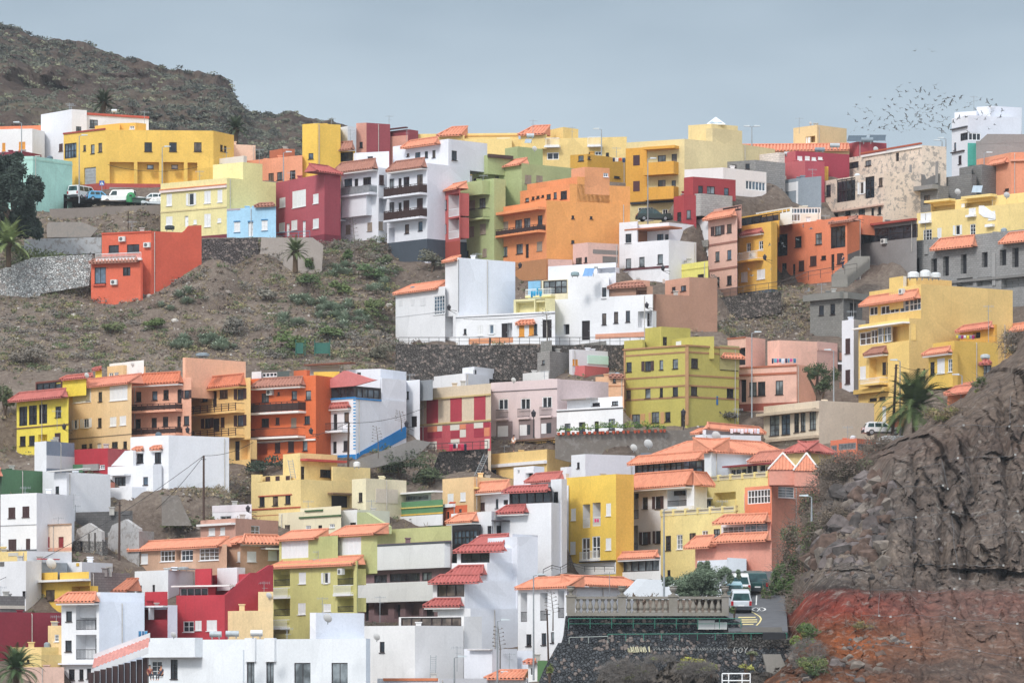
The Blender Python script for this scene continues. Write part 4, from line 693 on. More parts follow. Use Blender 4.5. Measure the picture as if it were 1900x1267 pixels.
H('house','orange red wall house with dark doorway beside the green terrace','d8673c/d0603a',[(821,941),(867,936)],1000,('D',5,26,831,962),('d',5,6,854,947),('N','e2e2e4',818,845,938,6,.3,'slab'),Y=443,D=5)
H('house','white house with small tiled hood, dish and roof terrace at the centre','e6e6e8/dcdde2',[(884,915),(955,905),(1055,900)],965,('TC',881,950,894,912,TL),('b',9,14,895,939),('d',5,17,922,934),('D',9,20,938,937),('S',None,[(953,868),(990,864),(1010,866)],910,{'b':3,'free':1}),('x',4,7,962,875),('x',14,10,982,882),('S',None,[(985,888),(1050,878),(1056,880)],920,{'b':1,'free':1}),('TC',986,1048,878,893,'ba665c',{'beam':0}),Y=446,D=8)
H('house','white house with a dark glazed roof gallery under a red lean-to roof','e4e4e7/d6d9e0',[(930,936),(1023,932),(1050,936)],1065,('TC',930,982,938,951,'b5605a'),
 ('S','332f32/3a3638',[(945,912),(1023,902)],938,{'b':.1}),('g5',74,22,984,923),('TC',938,1023,902,912,'b5605a',{'beam':0}),('S','e6e6e9/d9dbe2',[(1022,894),(1042,888),(1052,890)],1065,{'b':-.4,'free':1,'ext':5}),('d',9,22,1031,923),('d',8,22,1031,981),('d',8,22,1031,1037),('M',),('d',10,18,909,984),Y=430,D=8)
H('house','white house with railed terrace, three dark windows and red tile hood','e4e4e7/dfe0e5',[(837,958),(912,948),(998,964)],1060,('TC',840,889,953,968,TL,{'il':1.5}),('S','2f2c30/39363a',[(839,977),(888,972),(892,974)],1025,{'b':-1.5}),('g6',44,26,863,996),('M',),('d',10,18,909,984),('d',9,17,926,983),('d',13,17,947,980),('N','4b4347',890,980,967,2,1.4,'awning'),Y=434,D=8)
H('apartment_house','stepped white house with three dark galleries and red tiled canopies','e6e6e8/dcdfe6',[(812,1140),(873,1128),(961,1132)],1205,
 ('TC',793,862,1111,1124,'b5605a'),('S',None,[(803,1084),(862,1076),(961,1082)],1145,{'b':.1}),('g3',52,23,837,1095),('TC',803,897,1067,1081,'b5605a',{'beam':0}),
 ('S',None,[(838,1052),(904,1043),(961,1048)],1090,{'b':1.6}),('TC',838,905,1050,1066,'b5605a',{'beam':0}),('S',None,[(848,1024),(909,1016),(997,1022)],1060,{'b':1.9}),('g3',54,26,882,1036),('TC',848,942,1011,1023,'b5605a',{'beam':0}),
 ('S',None,[(884,1012),(951,990),(998,993)],1030,{'b':3.2,'free':1}),('TC',884,949,993,1010,'b5605a',{'beam':0}),('S','dcdfe6/dcdfe6',[(905,1000),(960,995),(998,996)],1205,{'b':.6,'free':1,'ext':3}),('d',13,20,1004,1038),Y=414,D=9)
H('modern_building','modern building of smooth white bands with dark recessed strip windows','84696d/84696d',[(660,1015),(838,1002)],1155,('N','e2e2e2',663,836,1034,44,.7,'white_band'),('N','e2e2e2',663,836,1098,36,.7,'white_band'),('g2',24,16,706,1074),('g2',56,16,751,1071),('g2',18,16,792,1069),('x',12,34,678,1134),('y',26,22,707,1130),('x',11,26,737,1134),('y',26,24,765,1130),('x',20,30,795,1128),('N','55595e',660,838,1010,3,.75,'roof_edge'),Y=423,D=10)
H('house','olive green sided house with two white shuttered dormers','cfc87f/bfc184',[(507,1053),(662,1040),(664,1042)],1190,
 ('TR',505,660,1035,1050,TL,{'beam':0}),('l',30,30,523,1072),('l',30,30,641,1070),('l',30,31,523,1127),('l',30,26,641,1122),('B','w',508,539,1106,16,.4,'e4e4e4'),('B','w',624,656,1101,16,.4,'e4e4e4'),('B','w',508,538,1163,14,.4,'e4e4e4'),('s2',13,21,561,1072),('o',8,20,605,1072),('s2',14,21,560,1129),('s2',14,14,607,1127),('AC',636,1060),
 ('S','cfc87f/b9bc7c',[(518,1001),(573,996),(627,984)],1045,{'b':1.6,'free':1}),('H6',50,32,547,1019),('TR',518,590,984,1000,TL,{'beam':0,'il':.3,'ir':.1}),('S','bfc184',[(671,990),(838,975)],1045,{'Y':430,'free':1}),('S','cfc87f/bfc184',[(618,994),(671,990),(700,980)],1045,{'b':1.6,'free':1}),('H6',50,32,645,1013),('TR',617,700,975,992,TL,{'beam':0,'il':.3,'ir':.1}),Y=413,D=10)
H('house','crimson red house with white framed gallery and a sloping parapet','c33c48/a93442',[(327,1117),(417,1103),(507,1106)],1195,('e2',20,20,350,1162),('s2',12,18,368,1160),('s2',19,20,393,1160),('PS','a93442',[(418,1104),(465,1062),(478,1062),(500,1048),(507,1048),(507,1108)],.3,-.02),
 ('S',None,[(333,1095),(400,1085)],1118,{'b':2}),('G4',52,24,360,1102),('N','e8e2de',330,440,1087,3,1.2,'awning'),('S',None,[(362,1056),(392,1054),(394,1056)],1090,{'b':4,'free':1}),('S',None,[(385,1071),(460,1064)],1100,{'b':3,'free':1}),('S','e2e2e4',[(403,1054),(440,1052),(455,1058)],1075,{'b':5,'free':1}),Y=411,D=10)
H('house','pale cream stepped boundary wall house in front of the crimson house','eccf9c',[(417,1138),(507,1132)],1198,('S',None,[(479,1099),(507,1097)],1140,{'b':.1}),('x',14,5,490,1160),Y=408,D=5)
H('house','small flat white house with shade tinted side behind the red roof terrace','e6e8ea/d9dce4',[(250,1062),(312,1057),(362,1060)],1105,('d',8,11,259,1091),('d',5,13,285,1091),('N','b9bfc2',312,360,1055,3,.3,'roof_vent'),Y=424,D=7)
H('house','dark red house with white columned veranda and washing line','a02f3a/d9d6e2',[(240,1128),(311,1122),(329,1124)],1205,('y',66,24,277,1137),('N','e6e4e4',240,311,1125,3,.7,'veranda_beam'),('N','e6e4e4',244,247,1138,24,.6,'column'),('N','e6e4e4',264,267,1138,24,.6,'column'),('N','e6e4e4',283,286,1137,24,.6,'column'),('S','b5303c',[(269,1099),(311,1097)],1130,{'b':1.5}),('TC',236,270,1151,1165,TL),('d',8,12,258,1194),Y=406,D=6)
H('apartment_house','white apartment house with two recessed balconies and an orange hipped roof corner','e6e7ea/dde1ea',[(114,1119),(184,1116),(268,1118)],1300,('TC',113,186,1100,1116,TL),('d',11,19,128,1143),('d',12,21,127,1198),('l',38,46,160,1145),('l',38,46,160,1200),('d',11,20,133,1251),('d',8,20,151,1251),('d',8,19,165,1249),('N','dfe2ea',114,184,1231,3,.5),
 ('S',None,[(127,1101),(186,1098),(268,1100)],1125,{'b':.6}),Y=399,D=10)
H('house','yellow house with a recessed porch and white flat roof at the lower left','e9bf4c/e0b444',[(72,1082),(129,1078),(168,1076)],1136,('d',17,20,93,1104),('y',34,18,150,1096),('m',12,8,138,1100),('N','e4e2de',70,168,1077,4,.9,'roof_slab'),('S',None,[(77,1063),(107,1061)],1082,{'b':.4}),('S',None,[(111,1062),(165,1060)],1082,{'b':.4,'free':1}),Y=419,D=6,s=2)
H('house','large plain maroon walled house at the lower left corner','8c3040/8c3040',[(-20,1137),(0,1135),(117,1141)],1225,Y=405,D=6)
H('house','narrow cream house with one small white window against the maroon wall','ebcc96/e6c690',[(89,1163),(114,1160)],1210,('e2',8,13,105,1183),Y=402,D=3)
H('house','pale yellow flat roofed house behind the lower left palm','eccf8f/e2c884',[(20,1203),(77,1200),(118,1204)],1245,('S','e0c884/d9c07e',[(40,1216),(77,1214),(118,1217)],1245,{'b':-.8,'free':1}),('m',5,6,52,1226),Y=401,D=4)
H('house','low pink walled house in the lower left corner','dbb8a8',[(40,1240),(119,1237)],1290,Y=398,D=3)
H('house','small golden yellow flat wall house between the two white houses','ecbe52',[(184,1168),(243,1175)],1225,('d',10,7,201,1208),Y=405,D=4)
H('modern_building','large white foreground building with tall brown framed windows and roof dishes','e4e8ec/ccd6e2',[(276,1184),(679,1184),(687,1186)],1320,
 ('N','e4e8ec',276,376,1201,36,1.1,'balcony_parapet'),('e2',20,28,291,1240),('m1',13,36,323,1241),('d',14,44,465,1250),('d',14,44,501,1250),('c',30,42,561,1250),('c',30,42,630,1250),('N','e8ebee',457,476,1205,44,.25,'pier'),('N','e8ebee',494,513,1205,44,.3,'pier'),('N','cdd6e0',452,453,1235,60,.08,'drain_pipe'),
 ('S','e6e6ec/e2e4ec',[(575,1140),(586,1136),(676,1138)],1190,{'b':.3,'free':1}),Y=378,D=10,s=1)
H('house','white house descending in steps behind the foreground building','e2e0de/dddcdc',[(676,1166),(770,1160),(860,1164)],1270,('d',9,20,709,1200),('S',None,[(740,1166),(861,1143),(894,1143)],1262,{'b':.5,'free':1,'ext':4}),('g6',112,20,800,1152),('PG','d9d1bb',[(760,1180),(795,1175),(795,1182),(770,1192)],.4,.3,'awning'),('d',20,12,833,1251),('d',11,13,868,1251),('d',5,12,812,1253),Y=396,D=8)
H('house','plain lilac white house left of the tiled house, bushes at its foot','dcdde3/d2d4dc',[(861,1206),(913,1203),(960,1205)],1290,('N','c4bdb8',872,914,1205,2,.4),('S','cfd2da',[(946,1216),(988,1206)],1262,{'b':-1,'free':1}),Y=394,D=5)
H('house','small white house with orange tile hip roof at the bottom edge','e6e6e8',[(903,1262),(978,1256)],1290,('TR',903,977,1244,1258,TL,{'beam':0}),Y=391,D=5)
H('house','low white house with a salmon parapet at the bottom edge','e0e2e6/dcdde2',[(700,1262),(815,1258),(903,1262)],1300,('N','e2885c',712,813,1260,5,.1),Y=389,D=5)
H('house','white house with orange tiled roof and three tall narrow loggias','e8e8ea/dfe2e8',[(961,1093),(1052,1087),(1182,1092)],1225,('TR',962,1060,1071,1090,TL,{'beam':0,'ir':.1}),('l',12,54,972,1126),('l',14,52,1009,1125),('l',12,52,1041,1120),('d',10,22,981,1187),('d',9,22,1009,1185),('d',6,20,1025,1182),
 ('M',),('TR',1060,1182,1070,1086,TL,{'beam':0,'il':.1,'ir':.6}),Y=402,D=9)
H('house','white house with brown and green framed strip behind the street lamp','e4e3e2/6f9a64',[(980,1228),(997,1225),(1018,1200)],1262,('TC',975,997,1224,1229,TLD,{'beam':0}),('G2',10,16,988,1245),Y=390,D=3)
H('house','bright yellow house with paired white balconies above dark shop windows','eec74f/e0ae4a',[(1050,890),(1143,879),(1176,880)],1068,('L',14,44,1088,957),('L',15,44,1107,954),('s2',9,22,1064,954),('s2',9,23,1129,945),('G2',15,41,1087,1018),('G2',15,41,1106,1015),('s2',10,23,1063,1016),('s2',10,22,1129,1009),('B','w',1079,1095,1039,15,.3,'e6e6e6'),('B','w',1098,1114,1036,15,.3,'e6e6e6'),('N','e4e2e0',1050,1143,1055,22,.04,'white_base'),('g4',52,20,1114,1056),('N','3a3436',1082,1143,1041,2,.5),Y=432,D=9)
H('house','lilac white blank house behind the bright yellow house','e4e4e8/d8d5dc',[(1060,852),(1086,842),(1178,845)],900,('m',5,11,1073,863),('S',None,[(1040,890),(1052,866),(1060,864)],920,{'b':1,'free':1}),Y=455,D=7)
H('house','white house with big orange tile roofs, dark gallery and corner loggia','e4e6ea/dbdfe6',[(1161,908),(1288,899),(1312,901)],1034,('l',22,50,1174,938),('l',22,50,1173,1000),('d',10,22,1197,933),('q',10,23,1221,932),('q',10,23,1197,998),('q',9,23,1221,996),('l',36,38,1256,925),('N','e2e2e4',1236,1288,947,16,.3,'balcony_panel'),
 ('TC',1160,1286,877,904,TL,{'il':2.2,'ir':.05,'beam':1}),('TC',1286,1312,877,901,TL,{'beam':0,'il':.05,'ir':.2}),
 ('S','403a38/4a4442',[(1178,858),(1266,849),(1307,848)],900,{'b':1.5}),('g8',84,24,1222,866),('g3',36,26,1287,866),('TC',1176,1307,843,857,TL,{'beam':0,'ir':.1}),('N','8a5a44',1143,1225,1037,2,.3),Y=434,D=9)
H('house','long orange hipped tile roof house with blank white wall','e2e6ec/d9dee6',[(1213,846),(1320,838),(1463,846)],900,('TR',1213,1320,817,842,TL,{'beam':0,'il':2.8,'ir':.05}),('TR',1318,1463,816,842,TL,{'beam':0,'il':.05,'ir':1.6}),Y=447,D=10)
H('shop_gallery','low white framed glazed gallery with orange tile edge beside the lamp post','e2e0de',[(1143,1036),(1226,1030)],1072,('g6',78,22,1184,1049),('TC',1144,1225,1024,1035,TL,{'beam':1}),Y=426,D=4,cat='house')
H('house','cream yellow house with two balustraded terraces above the pepper tree','ead790/e6d28a',[(1226,955),(1366,945),(1368,947)],1100,('m1',10,27,1240,1007),('e2',11,27,1261,1005),('m1',12,27,1285,1002),('e2',11,22,1308,995),('m1',12,18,1330,990),('m',6,12,1241,1063),('BT',1226,1366,948,10,6),
 ('S','ead790/ead790',[(1288,896),(1425,882)],955,{'b':3.5}),('e4',24,18,1307,937),('y',40,14,1345,920),('BT',1288,1425,885,9,6),('N','ead790',1323,1366,935,14,.1),('N','f2efe8',1288,1322,925,3,.8,'awning'),Y=423,D=9)
H('apartment_house','salmon orange house with two pyramid tile roofs and white glazed galleries','e88f6c/e09880',[(1382,912),(1432,900),(1520,905)],1060,
 ('G7',42,26,1408,921),('N','d9b9b2',1366,1382,932,30,.05),('e2',30,30,1459,908),('N','e6835c',1384,1430,944,20,.05),('S','e88f6c/e39e8a',[(1474,875),(1477,874),(1521,877)],930,{'free':1,'b':.3}),('S','e88f6c/e88f6c',[(1425,883),(1440,876),(1480,878)],915,{'free':1,'b':.8}),('M',),
 ('S','e6e0dc/e39e8a',[(1338,975),(1381,966),(1431,964)],1030,{'free':1,'b':-8}),('e4',40,24,1360,988),('e4',44,32,1402,981),('TC',1333,1431,955,970,TL,{'beam':0}),
 ('S','e39e8a/e39e8a',[(1290,1012),(1330,1005),(1432,1001)],1060,{'free':1,'b':-12}),('TC',1283,1330,995,1016,TL,{'beam':0}),('TC',1330,1432,990,1004,TL,{'beam':0}),('S','dfe3ea',[(1294,1040),(1385,1036)],1090,{'free':1,'b':-14}),('x',20,18,1396,1048),Y=424,D=9)
H('house','white house with maroon lean-to roof and white glazed gallery','e4e6ea/e4e2e0',[(1352,868),(1408,860),(1458,856)],905,('G5',50,20,1380,872),('G2',22,14,1420,868),('N','96424a',1352,1458,862,3,.8,'roof_edge'),('TC',1400,1460,838,856,'c07a66',{'beam':0}),Y=442,D=6)
H('house','mustard walled house with a dusty red tile roof beside the dry shrubs','e6cc8c/e0c484',[(1458,841),(1500,838),(1548,842)],880,('TR',1456,1502,820,838,TLR,{'beam':0}),('TR',1500,1548,820,840,TLR,{'beam':0}),Y=446,D=6)
H('house','round fronted orange house with glass block walls below the beige modern house','df7d5c/df7d5c',[(1541,828),(1553,816),(1590,813),(1627,820)],856,('v4',12,12,1548,832),('v12',32,12,1572,828),('v12',32,12,1608,830),Y=452,D=5,s=2)
H('house','little white house with orange tile roofs and a large satellite dish','e6e6ea/dfe1e6',[(1290,808),(1304,806),(1412,808)],825,('S',None,[(1303,800),(1310,797),(1412,806)],825,{'free':1,'b':.4}),('TC',1304,1412,789,800,TL,{'beam':0}),('TR',1287,1304,796,804,TL,{'beam':0}),('x',28,10,1350,812),Y=456,D=5)
# far left lower clutter
H('house','low yellow parapet house at the left edge under the white house','ecd08c',[(-20,1024),(50,1022)],1050,('N','c9c4ba',16,34,1028,6,.05),Y=434,D=4)
H('house','whitewashed low house with stained walls at the left edge','dddde0/e0e0e3',[(-20,1042),(48,1040),(77,1042)],1130,('N','6b6866',0,8,1046,8,.05),('m',9,12,46,1102),Y=424,D=6)
H('house','blue grey rendered low house with a big white dish','98a4b0/a8b2bc',[(46,1042),(125,1044)],1075,('N','c05058',68,105,1037,2,.5),('S','e0e0e2',[(50,1022),(133,1024)],1050,{'b':2}),Y=430,D=5)
H('house','white flat topped cube house with a small yellow sign','e4e4e6/dcdde2',[(125,1043),(152,1042),(209,1045)],1078,('N','d9b040',142,147,1047,6,.05,'sign'),Y=430,D=5)
H('block_wall','brown grey cinder block boundary wall beside the yellow porch house','8d8482',[(168,1061),(241,1063)],1110,kind=2,Y=424,D=1,cat='wall',group=None)
H('house','small house showing only its weathered orange tile roof beside the block wall','c99a80',[(175,1097),(241,1094)],1120,('TR',172,241,1074,1096,'bd7558',{'beam':0,'il':3}),Y=421,D=4)
H('house','grey block shed with plants on its roof at the lower left','8f8e8d/7f7e7d',[(-20,1106),(0,1105),(46,1107)],1140,('N','cfc8ba',0,46,1126,6,.1),kind=2,Y=414,D=4)
# ================= terrain
def groundmat(name,c1,c2,c3,sc=.25,rocky=1.0):
    m,nt,b=newmat(name); L=nt.links.new
    tc=nd(nt,'ShaderNodeTexCoord')
    n1=nd(nt,'ShaderNodeTexNoise',Scale=sc*.35,Detail=8.0,Roughness=.65); n2=nd(nt,'ShaderNodeTexNoise',Scale=sc*7,Detail=8.0,Roughness=.75)
    v=nd(nt,'ShaderNodeTexVoronoi',Scale=sc*9,feature='F1')
    for n in(n1,n2,v): L(tc.outputs['Object'],n.inputs['Vector'])
    r=nd(nt,'ShaderNodeValToRGB'); e=r.color_ramp.elements; e[0].position=.33; e[0].color=lin(c1)+[1]; e[1].position=.66; e[1].color=lin(c3)+[1]; q=e.new(.5); q.color=lin(c2)+[1]
    mm=nd(nt,'ShaderNodeMath',operation='MULTIPLY_ADD'); mm.inputs[1].default_value=.55; L(n2.outputs['Fac'],mm.inputs[0])
    m2=nd(nt,'ShaderNodeMath',operation='MULTIPLY'); m2.inputs[1].default_value=.45; L(n1.outputs['Fac'],m2.inputs[0]); L(m2.outputs[0],mm.inputs[2]); L(mm.outputs[0],r.inputs['Fac'])
    # pale stones
    r2=nd(nt,'ShaderNodeValToRGB'); e=r2.color_ramp.elements; e[0].position=.0; e[1].position=.22; e[0].color=(.55*rocky,.55*rocky,.55*rocky,1); e[1].color=(0,0,0,1); L(v.outputs['Distance'],r2.inputs['Fac'])
    mx=nd(nt,'ShaderNodeMix',data_type='RGBA'); mx.inputs[7].default_value=lin('a89f96')+[1]; L(r2.outputs['Color'],mx.inputs[0]); L(r.outputs['Color'],mx.inputs[6])
    L(mx.outputs[2],b.inputs['Base Color'])
    bu=nd(nt,'ShaderNodeBump',Strength=.9,Distance=.5); L(n2.outputs['Fac'],bu.inputs['Height']); L(bu.outputs['Normal'],b.inputs['Normal'])
    b.inputs['Roughness'].default_value=.95; b.inputs['Specular IOR Level'].default_value=.1
    MATS[name]=m; return m
def fbm(p,o=5,H_=.9): return noise.fractal(p,H_,2.1,o)
def zform(Y): return (HY-(1267-(Y-400)/.16))*Y/F
def terrain_z(x,Y):
    if Y<352: z=zform(352)-(352-Y)*.25
    else: z=zform(Y)
    px=CX+F*x/Y; py=HY-F*z/Y
    a=min(1,max(0,(px-700)/60)); b_=min(1,max(0,(py-840)/40)); z-=max(1.7*a,2.7*b_)
    return min(z,(HY-345)*Y/F)
GP=[]
for r_,b_ in HOUSES:
    zz=b_.z0; 
    if 'coral red house' in r_['label']: GP.append((b_.XY[1].x,b_.XY[1].y-1,zz)); GP.append((b_.XY[0].x,b_.XY[0].y-1,zz)); fc=b_.faces[1]; GP+=[(*fc.pt(fc.L*t,.3+o_,0).xy,(HY-(555-70*max(0,t-.05)-o_*2))*b_.XY[1].y/F) for t in (.05,.2,.35,.5,.65,.8,.95,1.1) for o_ in(0,1.5)]; continue
    for fc in b_.faces:
        m=max(2,int(fc.L/2.5)+1)
        for i in range(m):
            for off in (.2,.9):
                q=fc.pt(fc.L*(i+.5)/m,off,0); GP.append((q.x,q.y,min(zz,(HY-335)*q.y/F)))
gpx=np.array([p[0] for p in GP]); gpy=np.array([p[1] for p in GP]); gpz=np.array([p[2] for p in GP])
gpr=gpz-np.array([terrain_z(p[0],p[1]) for p in GP])
def tz(x,Y,rough=True):
    z=terrain_z(x,Y)
    w=np.exp(-((gpx-x)**2/3+(gpy-Y)**2/3)); s=float(w.sum())
    z+=float((w*gpr).sum())/(s+.05)
    if rough: z+=(fbm(Vector((x*.12,Y*.12,3)),5)*.5)*(1/(1+s*3))
    return z
def grid(name,xs,ys,fn,mat,smooth=True):
    nx=len(xs); v=[]; 
    for y in ys:
        for x in xs: v.append((x,y,fn(x,y)))
    f=[(j*nx+i,j*nx+i+1,(j+1)*nx+i+1,(j+1)*nx+i) for j in range(len(ys)-1) for i in range(nx-1)]
    me=bpy.data.meshes.new(name); me.from_pydata(v,[],f); me.materials.append(mat)
    if smooth: me.polygons.foreach_set('use_smooth',[True]*len(f))
    o=bpy.data.objects.new(name,me); COL.objects.link(o); o['kind']='structure'; return o
gm=groundmat('hillside_soil','51463f','786b61','988d80',.25,.75)
xs=[-110+i*1.0 for i in range(216)]; ys=[330+j*1.15 for j in range(222)]
def tfull(x,y):
    z=tz(x,y)
    if y>585: z-=max(0,(y-585))*.6
    return z
grid('hillside',xs,ys,tfull,gm)
# broad land reaching the horizon
grid('ground',[-6000,-2000,-600,-112,104,600,2000,6000],[-200,150,328,345,600,2000,6000,9000],lambda x,y:-16 if y<340 else (-16.5 if y<400 else -14),groundmat('valley_ground','4d443c','6c6156','7e7468',.05,.2),False)
# ---- far mountain
RID=[(-60,40),(0,45),(30,52),(60,70),(110,82),(150,85),(200,103),(250,115),(300,124),(330,129),(400,139),(420,146),(430,156),(434,176),(446,190),(460,205),(485,216),(520,221),(556,223),(600,232),(660,246),(760,262),(900,280),(1000,300)]
def ridge(px):
    for (a,b_),(c,d) in zip(RID,RID[1:]):
        if a<=px<=c: return b_+(d-b_)*(px-a)/(c-a)
    return RID[0][1] if px<0 else RID[-1][1]
mm_=groundmat('mountain_scrub','33292a','52463f','66604e',.09,.05)
v=[];f=[]; NX,NT=330,120
for j in range(NT+1):
    t=j/NT
    for i in range(NX+1):
        px=-60+i*1060/NX; yr=ridge(px)
        if t<=.88:
            q=t/.88; Y=640+q*330; py=345+(yr-345)*(q**.8)
        else:
            q=(t-.88)/.12; Y=970+q*120; py=yr+q*q*120+q*4
        p=P3(px,py,Y); n_=Vector((p.x*.03,p.y*.012,p.z*.05))
        am=min(1,j/8)
        crag=max(0,noise.multi_fractal(Vector((p.x*.045,7,p.z*.06)),.8,2.2,5)-.9)
        p.z+=am*fbm(n_,6)*2.6*(1 if t<.86 else .25)+ (fbm(Vector((p.x*.3,p.z*.2,0)),3)*.8)
        p.y-=am*(fbm(n_*2+Vector((9,0,0)),5)*9+crag*9)
        v.append(p)
for j in range(NT):
    for i in range(NX): a=j*(NX+1)+i; f.append((a,a+1,a+NX+2,a+NX+1))
me=bpy.data.meshes.new('mountain'); me.from_pydata([tuple(p) for p in v],[],f); me.materials.append(mm_)
o=bpy.data.objects.new('mountain',me); COL.objects.link(o); o['kind']='structure'; MV=v
# scrub on the mountain: leaf clumps
def leafmat(name,c,var=.35):
    if name in MATS: return MATS[name]
    m,nt,b=newmat(name); L=nt.links.new; cc=[x*1.35+.012 for x in lin(c)]
    tc=nd(nt,'ShaderNodeTexCoord'); n=nd(nt,'ShaderNodeTexNoise',Scale=1.2,Detail=5.0); L(tc.outputs['Object'],n.inputs['Vector'])
    r=nd(nt,'ShaderNodeValToRGB'); e=r.color_ramp.elements; e[0].position=.3; e[1].position=.7; e[0].color=[x*(1-var) for x in cc]+[1]; e[1].color=[x*(1+var) for x in cc]+[1]
    L(n.outputs['Fac'],r.inputs['Fac']); L(r.outputs['Color'],b.inputs['Base Color']); b.inputs['Roughness'].default_value=.8; b.inputs['Specular IOR Level'].default_value=.15
    MATS[name]=m; return m
rng=random.Random(11)
def clump(mb,c,rx,ry,rz,n,s,mi=0,flatb=.3,rmin=.55):
    c=Vector(c)
    for _ in range(n):
        d=Vector((rng.gauss(0,1),rng.gauss(0,1),rng.gauss(0,1))).normalized(); r=rng.uniform(rmin,1.0)
        if d.z<-flatb: d.z=-flatb*rng.random()
        p=c+Vector((d.x*rx*r,d.y*ry*r,d.z*rz*r))
        a=Vector((rng.gauss(0,1),rng.gauss(0,1),rng.gauss(0,1))).normalized(); b=a.orthogonal().normalized(); ss=s*rng.uniform(.6,1.4)
        mb.add([p-a*ss,p+b*ss*.5,p+a*ss,p-b*ss*.5],[(0,1,2,3)],mi)
mb=MB()
for _ in range(3600):
    i=rng.randrange(0,215); j=int(rng.random()**.8*104)+2; p=MV[j*(NX+1)+i]
    g=rng.random()
    if fbm(Vector((p.x*.03,p.z*.04,5)),3)<-.05 and g<.75: continue
    r=rng.uniform(.5,1.5); clump(mb,(p.x,p.y-.3,p.z+r*.1),r,r,r*.45,int(16+r*14),.26,0 if g<.5 else 1 if g<.95 else 2)
o=mb.build('mountain_scrub',[leafmat('scrub_dark','3a3b36',.2),leafmat('scrub_olive','54564a',.2),leafmat('scrub_yellow','70705a',.2)]); o['kind']='stuff'; o['label']='low green and yellow scrub covering the dark mountain'
# ---- scrub and rubble on the town slope
def slope_pt(px,py):
    Y=YF(py)
    for _ in range(6):
        x=(px-CX)*Y/F; z=tz(x,Y,False); zt=(HY-py)*Y/F; Y-= (z-zt)/.55; Y=max(350,min(600,Y))
    x=(px-CX)*Y/F; return Vector((x,Y,tz(x,Y)))
mb=MB()
AREAS=[((0,740),(455,690),4200),((1310,1510),(530,630),700),((310,480),(880,980),450),((690,830),(830,900),160),((0,60),(600,900),120),((70,300),(385,445),350),((740,1480),(400,1000),1500),((0,740),(820,1200),900)]
for (xa,xb),(ya,yb),n in AREAS:
    for _ in range(n):
        p=slope_pt(rng.uniform(xa,xb),rng.uniform(ya,yb)); g=rng.random(); r=rng.uniform(.15,.5)*(1.7 if rng.random()<.12 else 1)
        if fbm(Vector((p.x*.09,p.y*.09,4)),3)<-.12 and g<.7: continue
        if rng.random()<.5: clump(mb,p+Vector((0,0,r*.3)),r,r,r*.7,16,.13,0 if g<.5 else 1 if g<.75 else 2)
        else: # tussock / dry sticks
            for q in range(6):
                a=rng.uniform(0,6.3); mb.tube([p,p+Vector((math.cos(a)*.35,math.sin(a)*.35,rng.uniform(.2,.6)))],[.025,.008],3,2,False)
o=mb.build('hillside_scrub',[leafmat('dry_grey','6b655a',.2),leafmat('dry_green','555a40',.25),leafmat('dry_straw','857860',.2)]); o['kind']='stuff'; o['label']='dry low scrub and straw tufts over the bare slope'
mb=MB()
def rock(mb,p,r,mi=0):
    vs=[];
    for i in range(4):
        th=math.pi*(i+.5)/4
        for k in range(6):
            ph=k*math.pi/3+i; rr=r*rng.uniform(.7,1.15)
            vs.append(Vector(p)+Vector((rr*math.sin(th)*math.cos(ph),rr*math.sin(th)*math.sin(ph),rr*.7*math.cos(th))))
    fs=[(i*6+k,i*6+(k+1)%6,(i+1)*6+(k+1)%6,(i+1)*6+k) for i in range(3) for k in range(6)]+[tuple(range(6))[::-1],tuple(range(18,24))]
    mb.add(vs,fs,mi)
for (xa,xb),(ya,yb),n in AREAS:
    for _ in range(int(n*.7)):
        p=slope_pt(rng.uniform(xa,xb),rng.uniform(ya,yb)); rock(mb,p,rng.uniform(.06,.2) if rng.random()<.97 else rng.uniform(.25,.5),rng.randrange(3) if rng.random()<.9 else 3)
o=mb.build('rubble',[flat('rock_a','6e6259'),flat('rock_b','594b44'),flat('rock_c','8a8078'),flat('rock_d','b8b2aa')]); o['kind']='stuff'; o['label']='loose stones scattered over the bare slope'
mb=MB()
for (xa,xb),(ya,yb),n in [((0,740),(460,690),330),((560,735),(450,660),260),((470,800),(600,690),120),((0,180),(560,700),90),((1310,1500),(530,630),60),((860,1000),(645,700),60),((690,830),(830,900),50),((620,740),(430,520),50)]:
    for _ in range(n):
        p=slope_pt(rng.uniform(xa,xb),rng.uniform(ya,yb)); r=rng.uniform(.35,1.15); g=rng.random()
        if fbm(Vector((p.x*.06,p.y*.06,14)),3)<-.1 and g<.6: continue
        clump(mb,p+Vector((0,0,r*.15)),r*1.2,r,r*.6,int(70*r*r)+30,.13,0 if g<.45 else 1 if g<.72 else 2 if g<.88 else 3,.2)
o=mb.build('thicket_growth',[leafmat('th_grey','66615a',.25),leafmat('th_green','4f5a3c',.25),leafmat('th_brown','5c4f45',.25),leafmat('th_olive','6a6a45',.25)]); o['kind']='stuff'; o['label']='grey and green thickets matted together over the bare slope'
